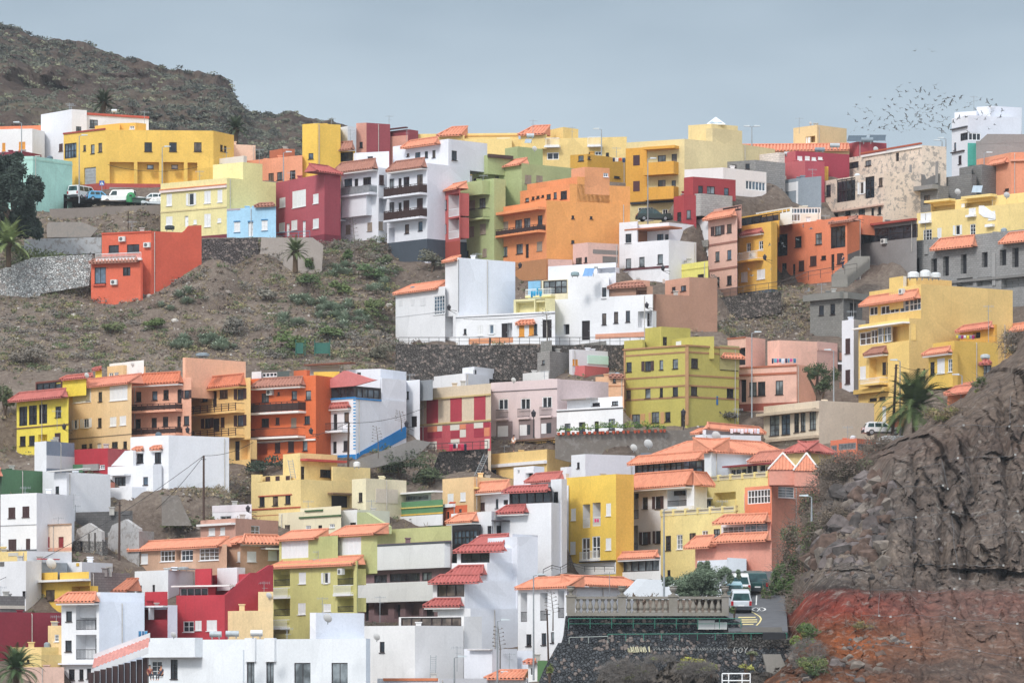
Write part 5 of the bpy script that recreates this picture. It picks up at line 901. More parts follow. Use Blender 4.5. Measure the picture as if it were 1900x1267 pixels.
# shrubs (individuals)
def shrub(px,py,w,h,col,label,leaf=.16,name='shrub',dy=0,n=None,cat='shrub',Y=None):
    p=P3(px,py+h/2,Y) if Y else slope_pt(px,py+h/2)
    p.y+=dy; k=p.y/F; rx=w*k/2; rz=h*k/2
    root=thing(name,label,cat,p,'shrubs on the dry hillside')
    mb=MB(); n=n or int(min(2600,240+rx*rz*230))
    lob=max(3,int(rx*2.2))
    for q in range(lob):
        c=p+Vector((rng.uniform(-.6,.6)*rx,rng.uniform(-.4,.4)*rx,rz*(.75+rng.uniform(-.3,.45)))); s=rng.uniform(.45,.7)
        clump(mb,c,rx*s,rx*s,rz*s*1.1,n//lob,leaf)
    mb.build('foliage',leafmat('leaf_'+col,col),root)
    m2=MB()
    for q in range(5):
        a=rng.uniform(0,6.3); m2.tube([p-Vector((0,0,.4)),p+Vector((math.cos(a)*rx*.3,math.sin(a)*rx*.2,rz*.8)),p+Vector((math.cos(a)*rx*.7,math.sin(a)*rx*.5,rz*1.4))],[.07,.05,.02],5)
    m2.build('stem',flat('bark','5a4a3e'),root); return root
SH=[(285,598,50,24,'4d5a33','round green bush below the coral house'),(205,605,55,26,'59603f','grey green bush on the slope left of the round green bush'),(632,535,44,34,'56633a','bright green bush in the middle of the bare slope'),(572,513,62,28,'4b5a36','wide green bush below the lower palm'),(545,632,74,46,'4a5a30','big green bush beside the green net fence'),(608,612,52,38,'4f5c38','rounded bush right of the big green bush'),(690,500,52,34,'4a5c3a','dark green bush under the white apartment houses'),(716,478,40,28,'5a6348','bush hanging below the slate plinth'),(700,580,52,44,'59633f','olive bush left of the long white house'),(580,480,26,40,'46582f','leafy bush against the palm on the slope'),(648,470,26,28,'4c5c36','small bush under the concrete retaining wall'),(495,545,46,28,'6e6a60','grey dry bush in the middle slope'),(430,600,55,40,'66625a','grey thorny bush on the left slope'),(60,655,80,40,'665f56','low grey thicket at the left of the slope'),(760,655,60,36,'6b4f44','reddish dry thicket below the terrace wall'),(700,650,60,34,'5d5a4c','brown green thicket above the white roof terrace'),(800,480,44,50,'5b5a4c','grey climbing bush under the red apartment house'),
(745,850,90,78,'39422f','large dark bushy shrub below the blue plinth'),(800,880,70,50,'414a33','dark green thicket right of the large shrub'),(715,880,50,40,'3f4a34','small dark shrub above the cream cube house'),(488,862,62,46,'313c30','dark rounded tree shrub before the orange house'),(10,770,44,80,'4c5238','dark thicket at the left end of the house row'),
(1340,772,58,30,'4d4a44','flowering dark shrub at the corner of the olive house'),(1325,585,28,30,'40503a','green climbing bush at the foot of the brown blank wall'),(330,975,70,36,'50573a','yellow flowering scrub beside the beige brown house'),(1240,808,30,18,'46552c','green potted plants along the terrace below the olive house'),(75,480,130,56,'50583a','broad olive thicket below the palms at the left'),(150,495,50,30,'3e4c34','dark green creeper beside the coral house'),(1055,628,36,14,'4b5c40','leafy bush on the roof of the patchwork house'),(1195,608,14,20,'8a8a3e','yellow green potted plant on the olive house roof')]
for px,py,w,h,c,l in SH: shrub(px,py,w,h,c,l)
# agaves
def agave_mesh(n=22,L=1.0):
    mb=MB()
    for k in range(n):
        a=k*2.4; el=.35+.9*(k/n); d=Vector((math.cos(a)*math.cos(el),math.sin(a)*math.cos(el),math.sin(el))); s=Vector((-math.sin(a),math.cos(a),0))*.09*L
        p1=d*L*.55+Vector((0,0,.05)); p2=d*L+Vector((0,0,-.15*L))
        mb.add([-s,s,p1+s*1.3,p1-s*1.3,p2,p1+Vector((0,0,-.06))],[(0,1,5),(1,2,5),(2,4,5),(4,3,5),(3,0,5),(0,5,3)])
    return mb
am=[leafmat('agave_a','808a78',.25),leafmat('agave_b','5f6e62',.3)]
AG=[(325,575,60,14,8),(365,640,90,26,20),(640,500,50,18,10),(620,585,60,30,22),(540,600,40,26,10),(660,600,50,30,14),(720,520,40,20,8),(410,645,60,18,8),(560,560,40,20,6),(700,540,40,14,6),(600,575,30,16,6),(30,470,50,14,5),(790,540,30,30,5)]
first=None; na=0
for px,py,w,h,n in AG:
    for _ in range(n):
        p=slope_pt(px+rng.uniform(-w/2,w/2),py+rng.uniform(-h/2,h/2))
        if first is None:
            first=agave_mesh().build('agave',am,org=(0,0,0)); first['label']='grey green spiky agave growing among others on the bare slope'; first['category']='agave'; first['group']='agaves clustered on the bare slope'; o=first
        else: o=first.copy(); COL.objects.link(o)
        o.location=p+Vector((0,0,.05)); s=rng.uniform(.8,1.5); o.scale=(s,s,s*rng.uniform(.8,1.1)); o.rotation_euler=(0,0,rng.uniform(0,6.3)); na+=1
# palms
def palm(px,pyb,pyt,Rpx,Y,label,col,nf=46,trunk=True,seed=0,droop=1.0):
    r=random.Random(seed); k=Y/F; base=P3(px,pyb,Y); top=P3(px,pyt,Y); R=Rpx*k
    root=thing('palm_tree',label,'palm tree',base,'palm trees on the hillside')
    mb=MB(); pts=[base-Vector((0,0,1)),base+(top-base)*.5,top]; mb.tube(pts,[.34,.28,.36],10); mb.lathe(top-Vector((0,0,.5)),[(.3,0),(.5,.3),(.45,.7),(.1,.9)],9)
    mb.build('trunk',flat('palm_bark','5a4a3a',.9),root)
    mf=MB()
    for q in range(nf):
        a=q*2.399+r.uniform(-.2,.2); el=1.35-1.75*(q/nf)**1.1; n=9; pts=[]
        L=R*r.uniform(.9,1.15); p=Vector(top); d=Vector((math.cos(a)*math.cos(el),math.sin(a)*math.cos(el),math.sin(el)))
        for i in range(n+1):
            pts.append(p.copy()); p=p+d*(L/n); d=(d+Vector((0,0,-.11*droop*(i+1)/3))).normalized()
        mf.tube(pts,[.035*(1-i/(n+1))+.008 for i in range(n+1)],3,0,False)
        for i in range(1,n*3):
            t=i/3; j=int(t); fr=t-j; c=pts[j]*(1-fr)+pts[min(j+1,n)]*fr; dd=(pts[min(j+1,n)]-pts[max(j-1,0)]).normalized()
            s=dd.cross(Vector((0,0,1))); s=s.normalized() if s.length>.05 else Vector((1,0,0)); ll=R*.26*math.sin(math.pi*min(.93,(t/n)*.8+.2))
            up=s.cross(dd)
            for sg in(-1,1):
                tip=c+(s*sg*.75+dd*.65+Vector((0,0,-.18))+up*.15)*ll
                w=dd*.045*max(1,R/2.5)
                mf.add([c-w,c+w,tip],[(0,1,2)])
    mf.build('crown',leafmat('palm_'+col,col,.4),root); return root
palm(1697,815,757,88,454,'large dark green date palm beside the cliff and the leaning pole','47552f',66,seed=1,droop=1.25)
palm(30,1300,1242,56,392,'dark green palm at the bottom left corner','3f5232',50,seed=2)
palm(192,225,192,32,590,'dark shaggy palm behind the tall white house','39402e',44,seed=3,droop=.8)
palm(438,262,240,30,600,'dark palm standing right of the golden yellow building','3c4632',40,seed=4,droop=.8)
palm(548,490,468,32,513,'short grey green palm on the slope under the rose house','56603f',40,seed=5,droop=.7)
palm(16,480,452,52,512,'pale green palm below the dark tree at the left edge','6d7a4c',44,seed=6)
palm(640,1310,1275,18,392,'small palm tips at the bottom edge in front of the louvres','4a5a36',20,seed=7) if 0 else None
# trees
def tree(px,pyb,lobes,Y,label,col,leaf,name,n=260,tr=.25,group='trees among the houses'):
    k=Y/F; base=P3(px,pyb,Y); root=thing(name,label,'tree',base,group); mt=MB(); mc=MB()
    for (x,y,w,h,dy) in lobes:
        c=P3(x,y,Y+dy); rx=w*k/2; rz=h*k/2
        mt.tube([base-Vector((0,0,.5)),base*.6+c*.4+Vector((rng.uniform(-.3,.3),0,0)),c-Vector((0,0,rz*.3)),c+Vector((0,0,rz*.5))],[tr,tr*.7,tr*.4,tr*.12],6)
        for q in range(5): 
            cc=c+Vector((rng.uniform(-.7,.7)*rx,rng.uniform(-.6,.6)*rx,rng.uniform(-.7,.7)*rz)); s=rng.uniform(.35,.7); clump(mc,cc,rx*s,rx*s,rz*s,n//5,leaf,flatb=.95,rmin=.1)
    mt.build('trunk',flat('bark','5a4a3e'),root); mc.build('crown',leafmat('leaf_'+col,col,.4),root); return root
tree(30,430,[(15,325,66,70,0),(42,335,56,60,-1),(40,375,74,70,-2),(2,375,60,90,0),(15,410,80,70,1),(56,375,40,60,-2),(45,415,54,50,-2),(20,360,70,80,-3),(-10,330,60,60,0),(25,300,40,30,0),(30,430,70,50,0),(-5,440,60,50,0),(55,425,44,50,0),(62,345,36,50,0)],520,'large dark rounded evergreen tree beside the mint green house','28332b',.2,'evergreen_tree',3200)
PL=[(1295+rng.gauss(0,24),1078+rng.gauss(0,13),rng.uniform(26,42),rng.uniform(18,30),rng.uniform(-1.5,1.5)) for _ in range(16)]+[(1300,1058,30,28,0),(1258,1096,30,18,0),(1340,1066,26,26,0),(1305,1045,24,20,0),(1300,1096,80,24,0)]
PL=[(1297,1084,96,56,0),(1297,1080,84,50,-.8),(1285,1092,90,36,.6)]*2+PL
PL=[(x,max(y,1046),w_,h_,d_) for x,y,w_,h_,d_ in PL]
tree(1295,1112,PL,364,'feathery grey green pepper tree behind the stone balustrade','566350',.075,'pepper_tree',2600,tr=.08)
tree(1522,738,[(1518,680,60,34,0),(1540,700,36,50,0),(1500,695,40,26,0),(1528,715,46,30,0)],478,'green and bare branched tree between the pink house and the slim white house','3f4a30',.13,'leafy_tree',650)
tree(1180,1118,[(1175,1102,50,12,0),(1210,1104,34,12,0)],352,'leafless spiky plant behind the balustrade','6b655c',.07,'dry_plant',40)
# ================= right hand cliff
LB=[(1310,1400),(1267,1395),(1235,1425),(1180,1447),(1165,1440),(1140,1452),(1110,1466),(1070,1486),(1040,1497),(1000,1503),(960,1512),(920,1530),(880,1560),(850,1600),(825,1650),(805,1690),(775,1730),(750,1768),(720,1800),(690,1840),(655,1870),(625,1895),(590,1925),(540,1990)]
def lbx(y):
    if y>=LB[0][0]: return LB[0][1]
    for (a,b_),(c,d) in zip(LB,LB[1:]):
        if c<=y<=a: return b_+(d-b_)*(a-y)/(a-c)
    return LB[-1][1]
def cliffmat():
    m,nt,b=newmat('cliff_rock'); L=nt.links.new
    tc=nd(nt,'ShaderNodeTexCoord'); sp=nd(nt,'ShaderNodeSeparateXYZ'); L(tc.outputs['Object'],sp.inputs[0])
    w=nd(nt,'ShaderNodeTexNoise',Scale=.25,Detail=5.0); L(tc.outputs['Object'],w.inputs['Vector'])
    zz=nd(nt,'ShaderNodeMath',operation='MULTIPLY_ADD'); L(w.outputs['Fac'],zz.inputs[0]); zz.inputs[1].default_value=2.2; L(sp.outputs['Z'],zz.inputs[2])
    mr=nd(nt,'ShaderNodeMapRange'); mr.inputs['From Min'].default_value=-2; mr.inputs['From Max'].default_value=24; L(zz.outputs[0],mr.inputs['Value'])
    r=nd(nt,'ShaderNodeValToRGB'); r.color_ramp.interpolation='LINEAR'
    els=[(0,'5d4f45'),(.10,'6b4a38'),(.16,'4f3529'),(.20,'7a4a2c'),(.28,'70402a'),(.33,'7a3a30'),(.385,'743a33'),(.405,'403834'),(.44,'605b58'),(.55,'726d69'),(.68,'595553'),(.8,'686462'),(.9,'5e4c44'),(1,'74675a')]
    e=r.color_ramp.elements; e[0].color=lin(els[0][1])+[1]; e[1].color=lin(els[-1][1])+[1]
    for p,c in els[1:-1]: q=e.new(p); q.color=lin(c)+[1]
    L(mr.outputs['Result'],r.inputs['Fac'])
    n=nd(nt,'ShaderNodeTexNoise',Scale=1.1,Detail=10.0,Roughness=.72); mp=nd(nt,'ShaderNodeMapping'); mp.inputs['Scale'].default_value=(1,1,.5); L(tc.outputs['Object'],mp.inputs['Vector']); L(mp.outputs['Vector'],n.inputs['Vector'])
    r2=nd(nt,'ShaderNodeValToRGB'); e=r2.color_ramp.elements; e[0].position=.3; e[0].color=(.4,.4,.42,1); e[1].position=.7; e[1].color=(1.75,1.65,1.5,1); L(n.outputs['Fac'],r2.inputs['Fac'])
    mx=nd(nt,'ShaderNodeMix',data_type='RGBA',blend_type='MULTIPLY'); mx.inputs[0].default_value=1; L(r.outputs['Color'],mx.inputs[6]); L(r2.outputs['Color'],mx.inputs[7])
    # rocks differ block by block; the red ash layer fades out to the right
    vb=nd(nt,'ShaderNodeTexVoronoi',Scale=.38); mpb=nd(nt,'ShaderNodeMapping'); mpb.inputs['Scale'].default_value=(1,.5,.6); wb=nd(nt,'ShaderNodeVectorMath',operation='ADD'); L(tc.outputs['Object'],wb.inputs[0]); L(n.outputs['Color'],wb.inputs[1]); L(wb.outputs[0],mpb.inputs[0]); L(mpb.outputs[0],vb.inputs['Vector'])
    sb_=nd(nt,'ShaderNodeSeparateColor'); L(vb.outputs['Color'],sb_.inputs['Color']); rb_=nd(nt,'ShaderNodeValToRGB'); e=rb_.color_ramp.elements; e[0].color=(.62,.62,.66,1); e[1].color=(1.5,1.35,1.2,1); L(sb_.outputs[0],rb_.inputs['Fac'])
    mxb=nd(nt,'ShaderNodeMix',data_type='RGBA',blend_type='MULTIPLY'); mxb.inputs[0].default_value=.8; L(mx.outputs[2],mxb.inputs[6]); L(rb_.outputs['Color'],mxb.inputs[7])
    xr_=nd(nt,'ShaderNodeMath',operation='MULTIPLY_ADD'); xr_.inputs[1].default_value=7; L(w.outputs['Fac'],xr_.inputs[0]); L(sp.outputs['X'],xr_.inputs[2]); xm=nd(nt,'ShaderNodeMapRange'); xm.inputs['From Min'].default_value=30; xm.inputs['From Max'].default_value=38; xm.inputs['To Max'].default_value=.72; L(xr_.outputs[0],xm.inputs['Value'])
    gx=nd(nt,'ShaderNodeMix',data_type='RGBA',blend_type='MULTIPLY'); gx.inputs[0].default_value=1; gx.inputs[6].default_value=lin('625853')+[1]; L(r2.outputs['Color'],gx.inputs[7])
    mxc=nd(nt,'ShaderNodeMix',data_type='RGBA'); L(xm.outputs['Result'],mxc.inputs[0]); L(mxb.outputs[2],mxc.inputs[6]); L(gx.outputs[2],mxc.inputs[7]); mx=mxc
    # pale mineral streaks
    mp2=nd(nt,'ShaderNodeMapping'); mp2.inputs['Scale'].default_value=(1.6,1.6,.14); L(tc.outputs['Object'],mp2.inputs['Vector']); n3=nd(nt,'ShaderNodeTexNoise',Scale=.7,Detail=8.0,Roughness=.65); L(mp2.outputs['Vector'],n3.inputs['Vector'])
    r3=nd(nt,'ShaderNodeValToRGB'); e=r3.color_ramp.elements; e[0].position=.55; e[0].color=(0,0,0,1); e[1].position=.72; e[1].color=(.75,.75,.75,1); L(n3.outputs['Fac'],r3.inputs['Fac'])
    m2=nd(nt,'ShaderNodeMix',data_type='RGBA'); m2.inputs[7].default_value=lin('9a948c')+[1]; L(r3.outputs['Color'],m2.inputs[0]); L(mx.outputs[2],m2.inputs[6])
    # dark cracks
    vo=nd(nt,'ShaderNodeTexVoronoi',Scale=.55,feature='DISTANCE_TO_EDGE'); wv=nd(nt,'ShaderNodeVectorMath',operation='ADD'); L(tc.outputs['Object'],wv.inputs[0]); sc=nd(nt,'ShaderNodeVectorMath',operation='SCALE'); sc.inputs['Scale'].default_value=1.2; L(n.outputs['Color'],sc.inputs[0]); L(sc.outputs[0],wv.inputs[1]); L(wv.outputs[0],vo.inputs['Vector'])
    r4=nd(nt,'ShaderNodeValToRGB'); e=r4.color_ramp.elements; e[0].position=0; e[0].color=(.3,.3,.3,1); e[1].position=.05; e[1].color=(1,1,1,1); L(vo.outputs['Distance'],r4.inputs['Fac'])
    m3=nd(nt,'ShaderNodeMix',data_type='RGBA',blend_type='MULTIPLY'); m3.inputs[0].default_value=.35; L(m2.outputs[2],m3.inputs[6]); L(r4.outputs['Color'],m3.inputs[7])
    L(m3.outputs[2],b.inputs['Base Color'])
    bu=nd(nt,'ShaderNodeBump',Strength=1.0,Distance=.5); L(n.outputs['Fac'],bu.inputs['Height']); b2=nd(nt,'ShaderNodeBump',Strength=.3,Distance=.2); L(r4.outputs['Color'],b2.inputs['Height']); L(bu.outputs['Normal'],b2.inputs['Normal']); L(b2.outputs['Normal'],b.inputs['Normal'])
    b.inputs['Roughness'].default_value=.92; b.inputs['Specular IOR Level'].default_value=.15
    return m
NXc,NYc=470,380; CV=[]; f=[]
def cliff_p(s,yy,rough=True):
    xl=lbx(yy); px=xl+s*(2480-xl)
    dpx=px-xl
    Y=338+22*math.exp(-dpx/30)+(1267-yy)*.07
    # stratum ledges
    if yy<1050: Y-=1.3*max(0,1-abs(yy-1000)/60)*max(0,min(1,(px-1650)/60))
    gate=max(0,min(1,(px-1740)/40))
    if 1055<yy<1085: Y+=1.8*gate
    if yy<1075:
        st_=max(0,min(1,(px-(1628+(yy-900)*.02))/26)); Y+=5.0*(1-st_)*max(0,min(1,(1075-yy)/60))
        for gx,gw,gd in((1698,7,1.1),(1756,9,1.6),(1800,12,2.0),(1868,9,1.6),(1925,10,1.5)):
            Y+=gd*math.exp(-((px-gx-6*math.sin(yy*.02+gx))/gw)**2)
    if yy>1085: Y-= (yy-1085)*.055
    if yy<760: Y+=(760-yy)*.06
    p=P3(px,yy,Y)
    if rough:
        wq=Vector((p.x+fbm(Vector((p.x*.5,p.z*.5,1)),4)*.5,p.z*.45+fbm(Vector((p.x*.5,p.z*.5,8)),4)*.4,0))
        def facet(sc,amp,tilt,k=0.0):
            u=wq*sc+Vector((k,k*.7,0)); ds,ps=noise.voronoi(Vector((u.x,u.y,.5+k)))
            c=noise.cell_vector(ps[0]*7.3+Vector((3,1,2))); dv=(u-ps[0])
            return (c.x-.5)*amp+((c.y-.5)*dv.x+(c.z-.3)*dv.y*.45)*tilt
        red=1 if yy<1060 else .45
        p.y+=(facet(.13,2.6,4.5)+facet(.33,1.3,3.0,5)+facet(.9,.45,1.5,9))*red+facet(2.0,.25,.6,3)
        p.y+=fbm(Vector((p.x*.9,p.z*.9,0)),6)*.3
        e=math.exp(-dpx/12); p.x+=fbm(Vector((p.z*.5,2,1)),4)*.5*e; p.z+=fbm(Vector((p.x*.4,p.z*.4,7)),4)*.35
    return p
for j in range(NYc+1):
    yy=1330-(1330-545)*j/NYc
    for i in range(NXc+1): CV.append(cliff_p((i/NXc)**1.25,yy))
for j in range(NYc):
    for i in range(NXc): a=j*(NXc+1)+i; f.append((a,a+1,a+NXc+2,a+NXc+1))
# back wall so that it is a solid spur
base=len(CV)
for j in range(0,NYc+1):
    p=CV[j*(NXc+1)]; CV.append(Vector((p.x+12,p.y+26,p.z-1.0)))
for j in range(NYc): f.append((base+j,j*(NXc+1),(j+1)*(NXc+1),base+j+1))
me=bpy.data.meshes.new('cliff'); me.from_pydata([tuple(p) for p in CV],[],f); me.materials.append(cliffmat()); o=bpy.data.objects.new('cliff',me); COL.objects.link(o); o['kind']='structure'
# dry thicket along the cliff edge
def edge_bush(px,py,w,h,cols,label,n,leaf,sticks=0,Yo=-1.5,dry=.5):
    s=max(0,(px-lbx(py))/(2480-lbx(py))); q=cliff_p(s,py,False); Y=q.y+Yo; c=P3(px,py,Y); k=Y/F
    root=thing('thicket',label,'bush',c-Vector((0,0,h*k/2)),'bushes clinging to the cliff edge'); mb=MB(); rx=w*k/2; rz=h*k/2; lob=max(4,int(w*h/260))
    for _ in range(lob):
        a=rng.uniform(0,6.3); rr=rng.random()**.5*.75; cc=c+Vector((math.cos(a)*rx*rr,rng.uniform(-1,1)*min(rx,2),math.sin(a)*rz*rr)); t=rng.uniform(.28,.42)
        clump(mb,cc,rx*t,min(rx,1.6)*.6,rz*t,n//lob,leaf,0 if rng.random()<dry else 1,.9)
    mb.build('foliage',[leafmat('leaf_'+x,x,.4) for x in cols],root)
    m2=MB()
    for _ in range(sticks):
        a=rng.uniform(0,6.3); rr=rng.random()**.5; p=c+Vector((math.cos(a)*rx*rr,rng.uniform(-1.2,1.2)-.5,math.sin(a)*rz*rr)); d=Vector((rng.gauss(0,1),rng.gauss(0,.5),rng.gauss(.2,.8))).normalized()
        m2.tube([p,p+d*.5+Vector((0,0,rng.uniform(-.1,.15))),p+d*rng.uniform(.7,1.2)],[.022,.016,.006],3,0,False)
    m2.build('twigs',flat('dry_twig','74685e',.9),root)
edge_bush(1575,882,130,84,['564b42','4d5238'],'big grey brown tangle of dry twigs spilling over the cliff top',5200,.11,1500,dry=.85)
edge_bush(1508,950,60,110,['5a4f45','4c5636'],'dry thicket hanging down the cliff edge under the tangle',2600,.11,500,dry=.7)
edge_bush(1470,1020,60,110,['5b5346','44532f'],'mixed green creeper above the parked cars',3000,.1,350,dry=.45)
edge_bush(1450,1085,50,90,['3d4f2c','465a30'],'leafy green creeper with yellow flowers beside the road',2600,.1,120,dry=.5)
edge_bush(1512,1015,60,150,['5a4f45','48542f'],'tangled dry creeper spilling down over the grey rock',4200,.1,700,dry=.6)
edge_bush(1480,1120,50,60,['5f5346','4a5632'],'low dry creeper on the top of the red rock',1300,.09,250,dry=.7)
edge_bush(1550,960,60,50,['64594c','55593a'],'dry tuft below the great twig tangle on the rock',1200,.1,300,dry=.8)
edge_bush(1425,1110,26,70,['3d4f2c','4c5c34'],'green leafy bush right against the road edge',1300,.09,40)
edge_bush(1640,830,90,36,['5d5246','5a5a3c'],'dry scrub on the cliff shoulder left of the palm',1400,.1,350,dry=.8)
edge_bush(1760,770,100,40,['5f6134','6d5f46'],'green and brown scrub at the foot of the large palm',2000,.1,250)
edge_bush(1822,715,50,30,['66693c','4f5a30'],'bright green scrub under the orange roofs',900,.1,60)
edge_bush(1495,1185,60,60,['43552f','56642f'],'green bush at the foot of the red rock',2400,.1,60,-2.5)
edge_bush(1510,1240,70,60,['3f4f30','5a6238'],'dark green bush at the bottom below the red rock',2000,.1,80,-3)
edge_bush(1880,640,60,50,['6b6258','5a5a3c'],'dry net covered scrub at the right cliff top',1200,.1,250,dry=.8)
edge_bush(1600,1160,60,20,['7a6a3c','5a5632'],'tufts of yellow grass on the ledge in the cliff',600,.08,60,Yo=-1.0)
def rock2(mb,p,r,mi):
    q=[Vector((rng.gauss(0,1),rng.gauss(0,1),rng.gauss(0,1))).normalized() for _ in range(13)]; vs=[Vector(p)+Vector((d.x*r*rng.uniform(.9,1.2),d.y*r*.8,d.z*r*rng.uniform(.7,1.0))) for d in q]
    b_=bmesh.new(); [b_.verts.new(v) for v in vs]; b_.verts.ensure_lookup_table(); h_=bmesh.ops.convex_hull(b_,input=b_.verts[:]); b_.verts.index_update()
    mb.add([v.co.copy() for v in b_.verts],[[v.index for v in f_.verts] for f_ in b_.faces],mi); b_.free()
mb=MB()
for (xa,xb,ya,yb,n,r0,r1) in [(1500,1660,890,1055,150,.5,1.9),(1470,1660,1050,1075,90,.12,.4),(1650,1900,800,1060,60,.15,.5),(1450,1640,1215,1267,50,.2,.8),(1560,1700,1180,1200,50,.2,.5)]:
    for _ in range(n):
        py=rng.uniform(ya,yb); xl=lbx(py); px=rng.uniform(max(xa,xl+4),xb)
        if px>xb: continue
        p=cliff_p(((px-xl)/(2480-xl)),py); r_=rng.uniform(r0,r1)*(.4+.6*rng.random()); rock2(mb,p+Vector((0,r_*.45,0)),r_,rng.randrange(4))
o=mb.build('cliff_boulders',[flat('cb_a','6a6260',.9,0,.1,.3,2),flat('cb_b','55504e',.9,0,.1,.3,2),flat('cb_c','7a7169',.9,0,.1,.3,2),flat('cb_d','615149',.9,0,.1,.3,2)]); o['kind']='stuff'; o['label']='broken boulders and loose blocks on the cliff'
# steel cables and anchor plates on the cliff
def cl(px,py):
    s=(px-lbx(py))/(2480-lbx(py)); p=cliff_p(s,py); p.y-=.45; return p
CB=[[(1690,792),(1790,789),(1900,792)],[(1545,1013),(1640,960),(1700,958)],[(1710,866),(1776,848),(1885,844)],[(1660,905),(1750,900)],[(1812,878),(1900,880)],[(1640,961),(1770,955),(1890,948)],[(1690,998),(1745,997)],[(1660,1052),(1770,1047),(1860,1048)],[(1613,1092),(1706,1093),(1770,1096)],[(1595,1139),(1652,1142),(1770,1144),(1885,1158)],[(1598,1192),(1690,1201),(1815,1208),(1890,1220)],[(1780,990),(1898,988)],[(1876,735),(1875,792)],[(1750,850),(1760,905)],[(1770,960),(1780,1075)],[(1632,1100),(1630,1140)]]
for ci,line in enumerate(CB):
    mb=MB(); pts=[]
    for (a,b_),(c,d) in zip(line,line[1:]):
        for q in range(8): pts.append(cl(a+(c-a)*q/8,b_+(d-b_)*q/8))
    pts.append(cl(*line[-1])); mb.tube(pts,.016,4)
    root=thing('steel_cable','steel net cable number row pinned across the cliff face' if 0 else 'thin steel netting cable pinned across the dark cliff face','cable',pts[0],'netting cables on the cliff face'); mb.build('wire',flat('wire_dark','6d6e70',.5),root)
    m2=MB()
    for a,b_ in line[1:]: 
        p=cl(a,b_); m2.box(p-Vector((0,.1,0)),.16,.05,.16); 
    m2.build('anchor_plate',flat('plate','a9a9a6'),root)
# ================= road, cars area
rm=flat('asphalt','5c5d60',.9,0,.2,.1,1.2)
def sheet(name,rows,mat,kind='structure'):
    n=len(rows[0]); v=[p for r in rows for p in r]; f=[(j*n+i,j*n+i+1,(j+1)*n+i+1,(j+1)*n+i) for j in range(len(rows)-1) for i in range(n-1)]
    me=bpy.data.meshes.new(name); me.from_pydata([tuple(p) for p in v],[],f); me.materials.append(mat); o=bpy.data.objects.new(name,me); COL.objects.link(o)
    if kind: o['kind']=kind
    return o
def roadY(py): return 342+(1172-py)*.42
def RP(px,py,up=0): p=P3(px,py,roadY(py)); p.z+=up; return p
# road runs up from the balustrade corner between wall and cliff
rows=[]
for k in range(16):
    py=1173-k*7.6; xl=1352-k*1.2; xr=1462-k*.6; rows.append([RP(xl+(xr-xl)*i/6,py) for i in range(7)])
sheet('road',rows,rm)
mb=MB()
def mark(pts,w,nm,col='e9e9e6'):
    mb=MB()
    for (a,b_),(c,d) in zip(pts,pts[1:]):
        A=RP(a,b_,.012);B=RP(c,d,.012); mb.quad(A+Vector((-w/2,0,0)),A+Vector((w/2,0,0)),B+Vector((w/2,0,0)),B+Vector((-w/2,0,0)))
    return mb
wm=flat('road_paint_white','dcdcd8'); ym=flat('road_paint_yellow','d9c88a')
m=MB()
for x0,x1,y in [(1370,1402,1145),(1374,1405,1149.5),(1376,1405,1153.5),(1378,1398,1158)]:
    A=RP(x0,y+1,.012);B=RP(x1,y+.6,.012);C=RP(x1,y-1.1,.012);D=RP(x0,y-.9,.012); m.quad(A,B,C,D)
for (a,b_),(c,d) in zip([(1402,1160),(1408,1154),(1411,1148),(1408,1143),(1398,1137)],[(1408,1154),(1411,1148),(1408,1143),(1398,1137),(1392,1134)]):
    A=RP(a,b_,.012);B=RP(c,d,.012); m.quad(A,A+Vector((.13,0,0)),B+Vector((.13,0,0)),B)
o=m.build('road_markings',ym); o['kind']='structure'
m=MB(); cc=[(1408+12*math.cos(t*math.pi/8),1130+3.6*math.sin(t*math.pi/8)) for t in range(17)]
for (a,b_),(c,d) in zip(cc,cc[1:]):
    A=RP(a,b_,.014);B=RP(c,d,.014); m.quad(A+Vector((-.07,0,0)),A+Vector((.07,0,0)),B+Vector((.07,0,0)),B+Vector((-.07,0,0)))
for a,b_,c,d in [(1403,1122,1404,1104),(1405,1134,1410,1128),(1405,1128,1411,1132)]:
    A=RP(a,b_,.014);B=RP(c,d,.014); m.quad(A+Vector((-.05,0,0)),A+Vector((.05,0,0)),B+Vector((.05,0,0)),B+Vector((-.05,0,0)))
o=m.build('road_sign_paint',wm); o['kind']='structure'
# upper road with parked cars (top left)
URY=543
rows=[[Vector(((px-CX)*(URY-2+k*3)/F,URY-2+k*3,(HY-(372+ (px-130)*.06))*URY/F+k*.1)) for px in range(120,320,20)] for k in range(4)]
sheet('upper_road',rows,rm)
# ---- retaining walls
def rwall(name,label,pts,Y0,Y1,col,kind=3,th=.6,cat='retaining wall'):
    """pts: top polyline left->right then bottom right->left in pixels; depth varies linearly in x"""
    xa=min(p[0] for p in pts); xb=max(p[0] for p in pts)
    def q(p,o=0):
        Y=Y0+(Y1-Y0)*(p[0]-xa)/(xb-xa); v=P3(p[0],p[1],Y); v.y+=o; return v
    A=[q(p) for p in pts]; B=[q(p,th) for p in pts]; n=len(pts); mb=MB()
    def uvf(l): return [(v.x,v.z) for v in l]
    mb.add(A+B,[tuple(range(n)),tuple(range(2*n-1,n-1,-1))]+[(i,(i+1)%n,(i+1)%n+n,i+n) for i in range(n)],0,[uvf(A),uvf(B[::-1])]+[[(0,0),(1,0),(1,1),(0,1)]]*n)
    o=mb.build(name,paint(col,kind),org=A[0]); tag(o,label,cat); return o
rwall('retaining_wall','long dark stone retaining wall under the white terrace houses',[(734,638),(860,640),(1062,640),(1215,640),(1215,705),(734,705)],486.8,486.8,'68625e',3,1.5)
rwall('retaining_wall','dark rubble wall under the light blue house',[(374,444),(478,441),(482,505),(374,515)],522.5,522.5,'6b6260')
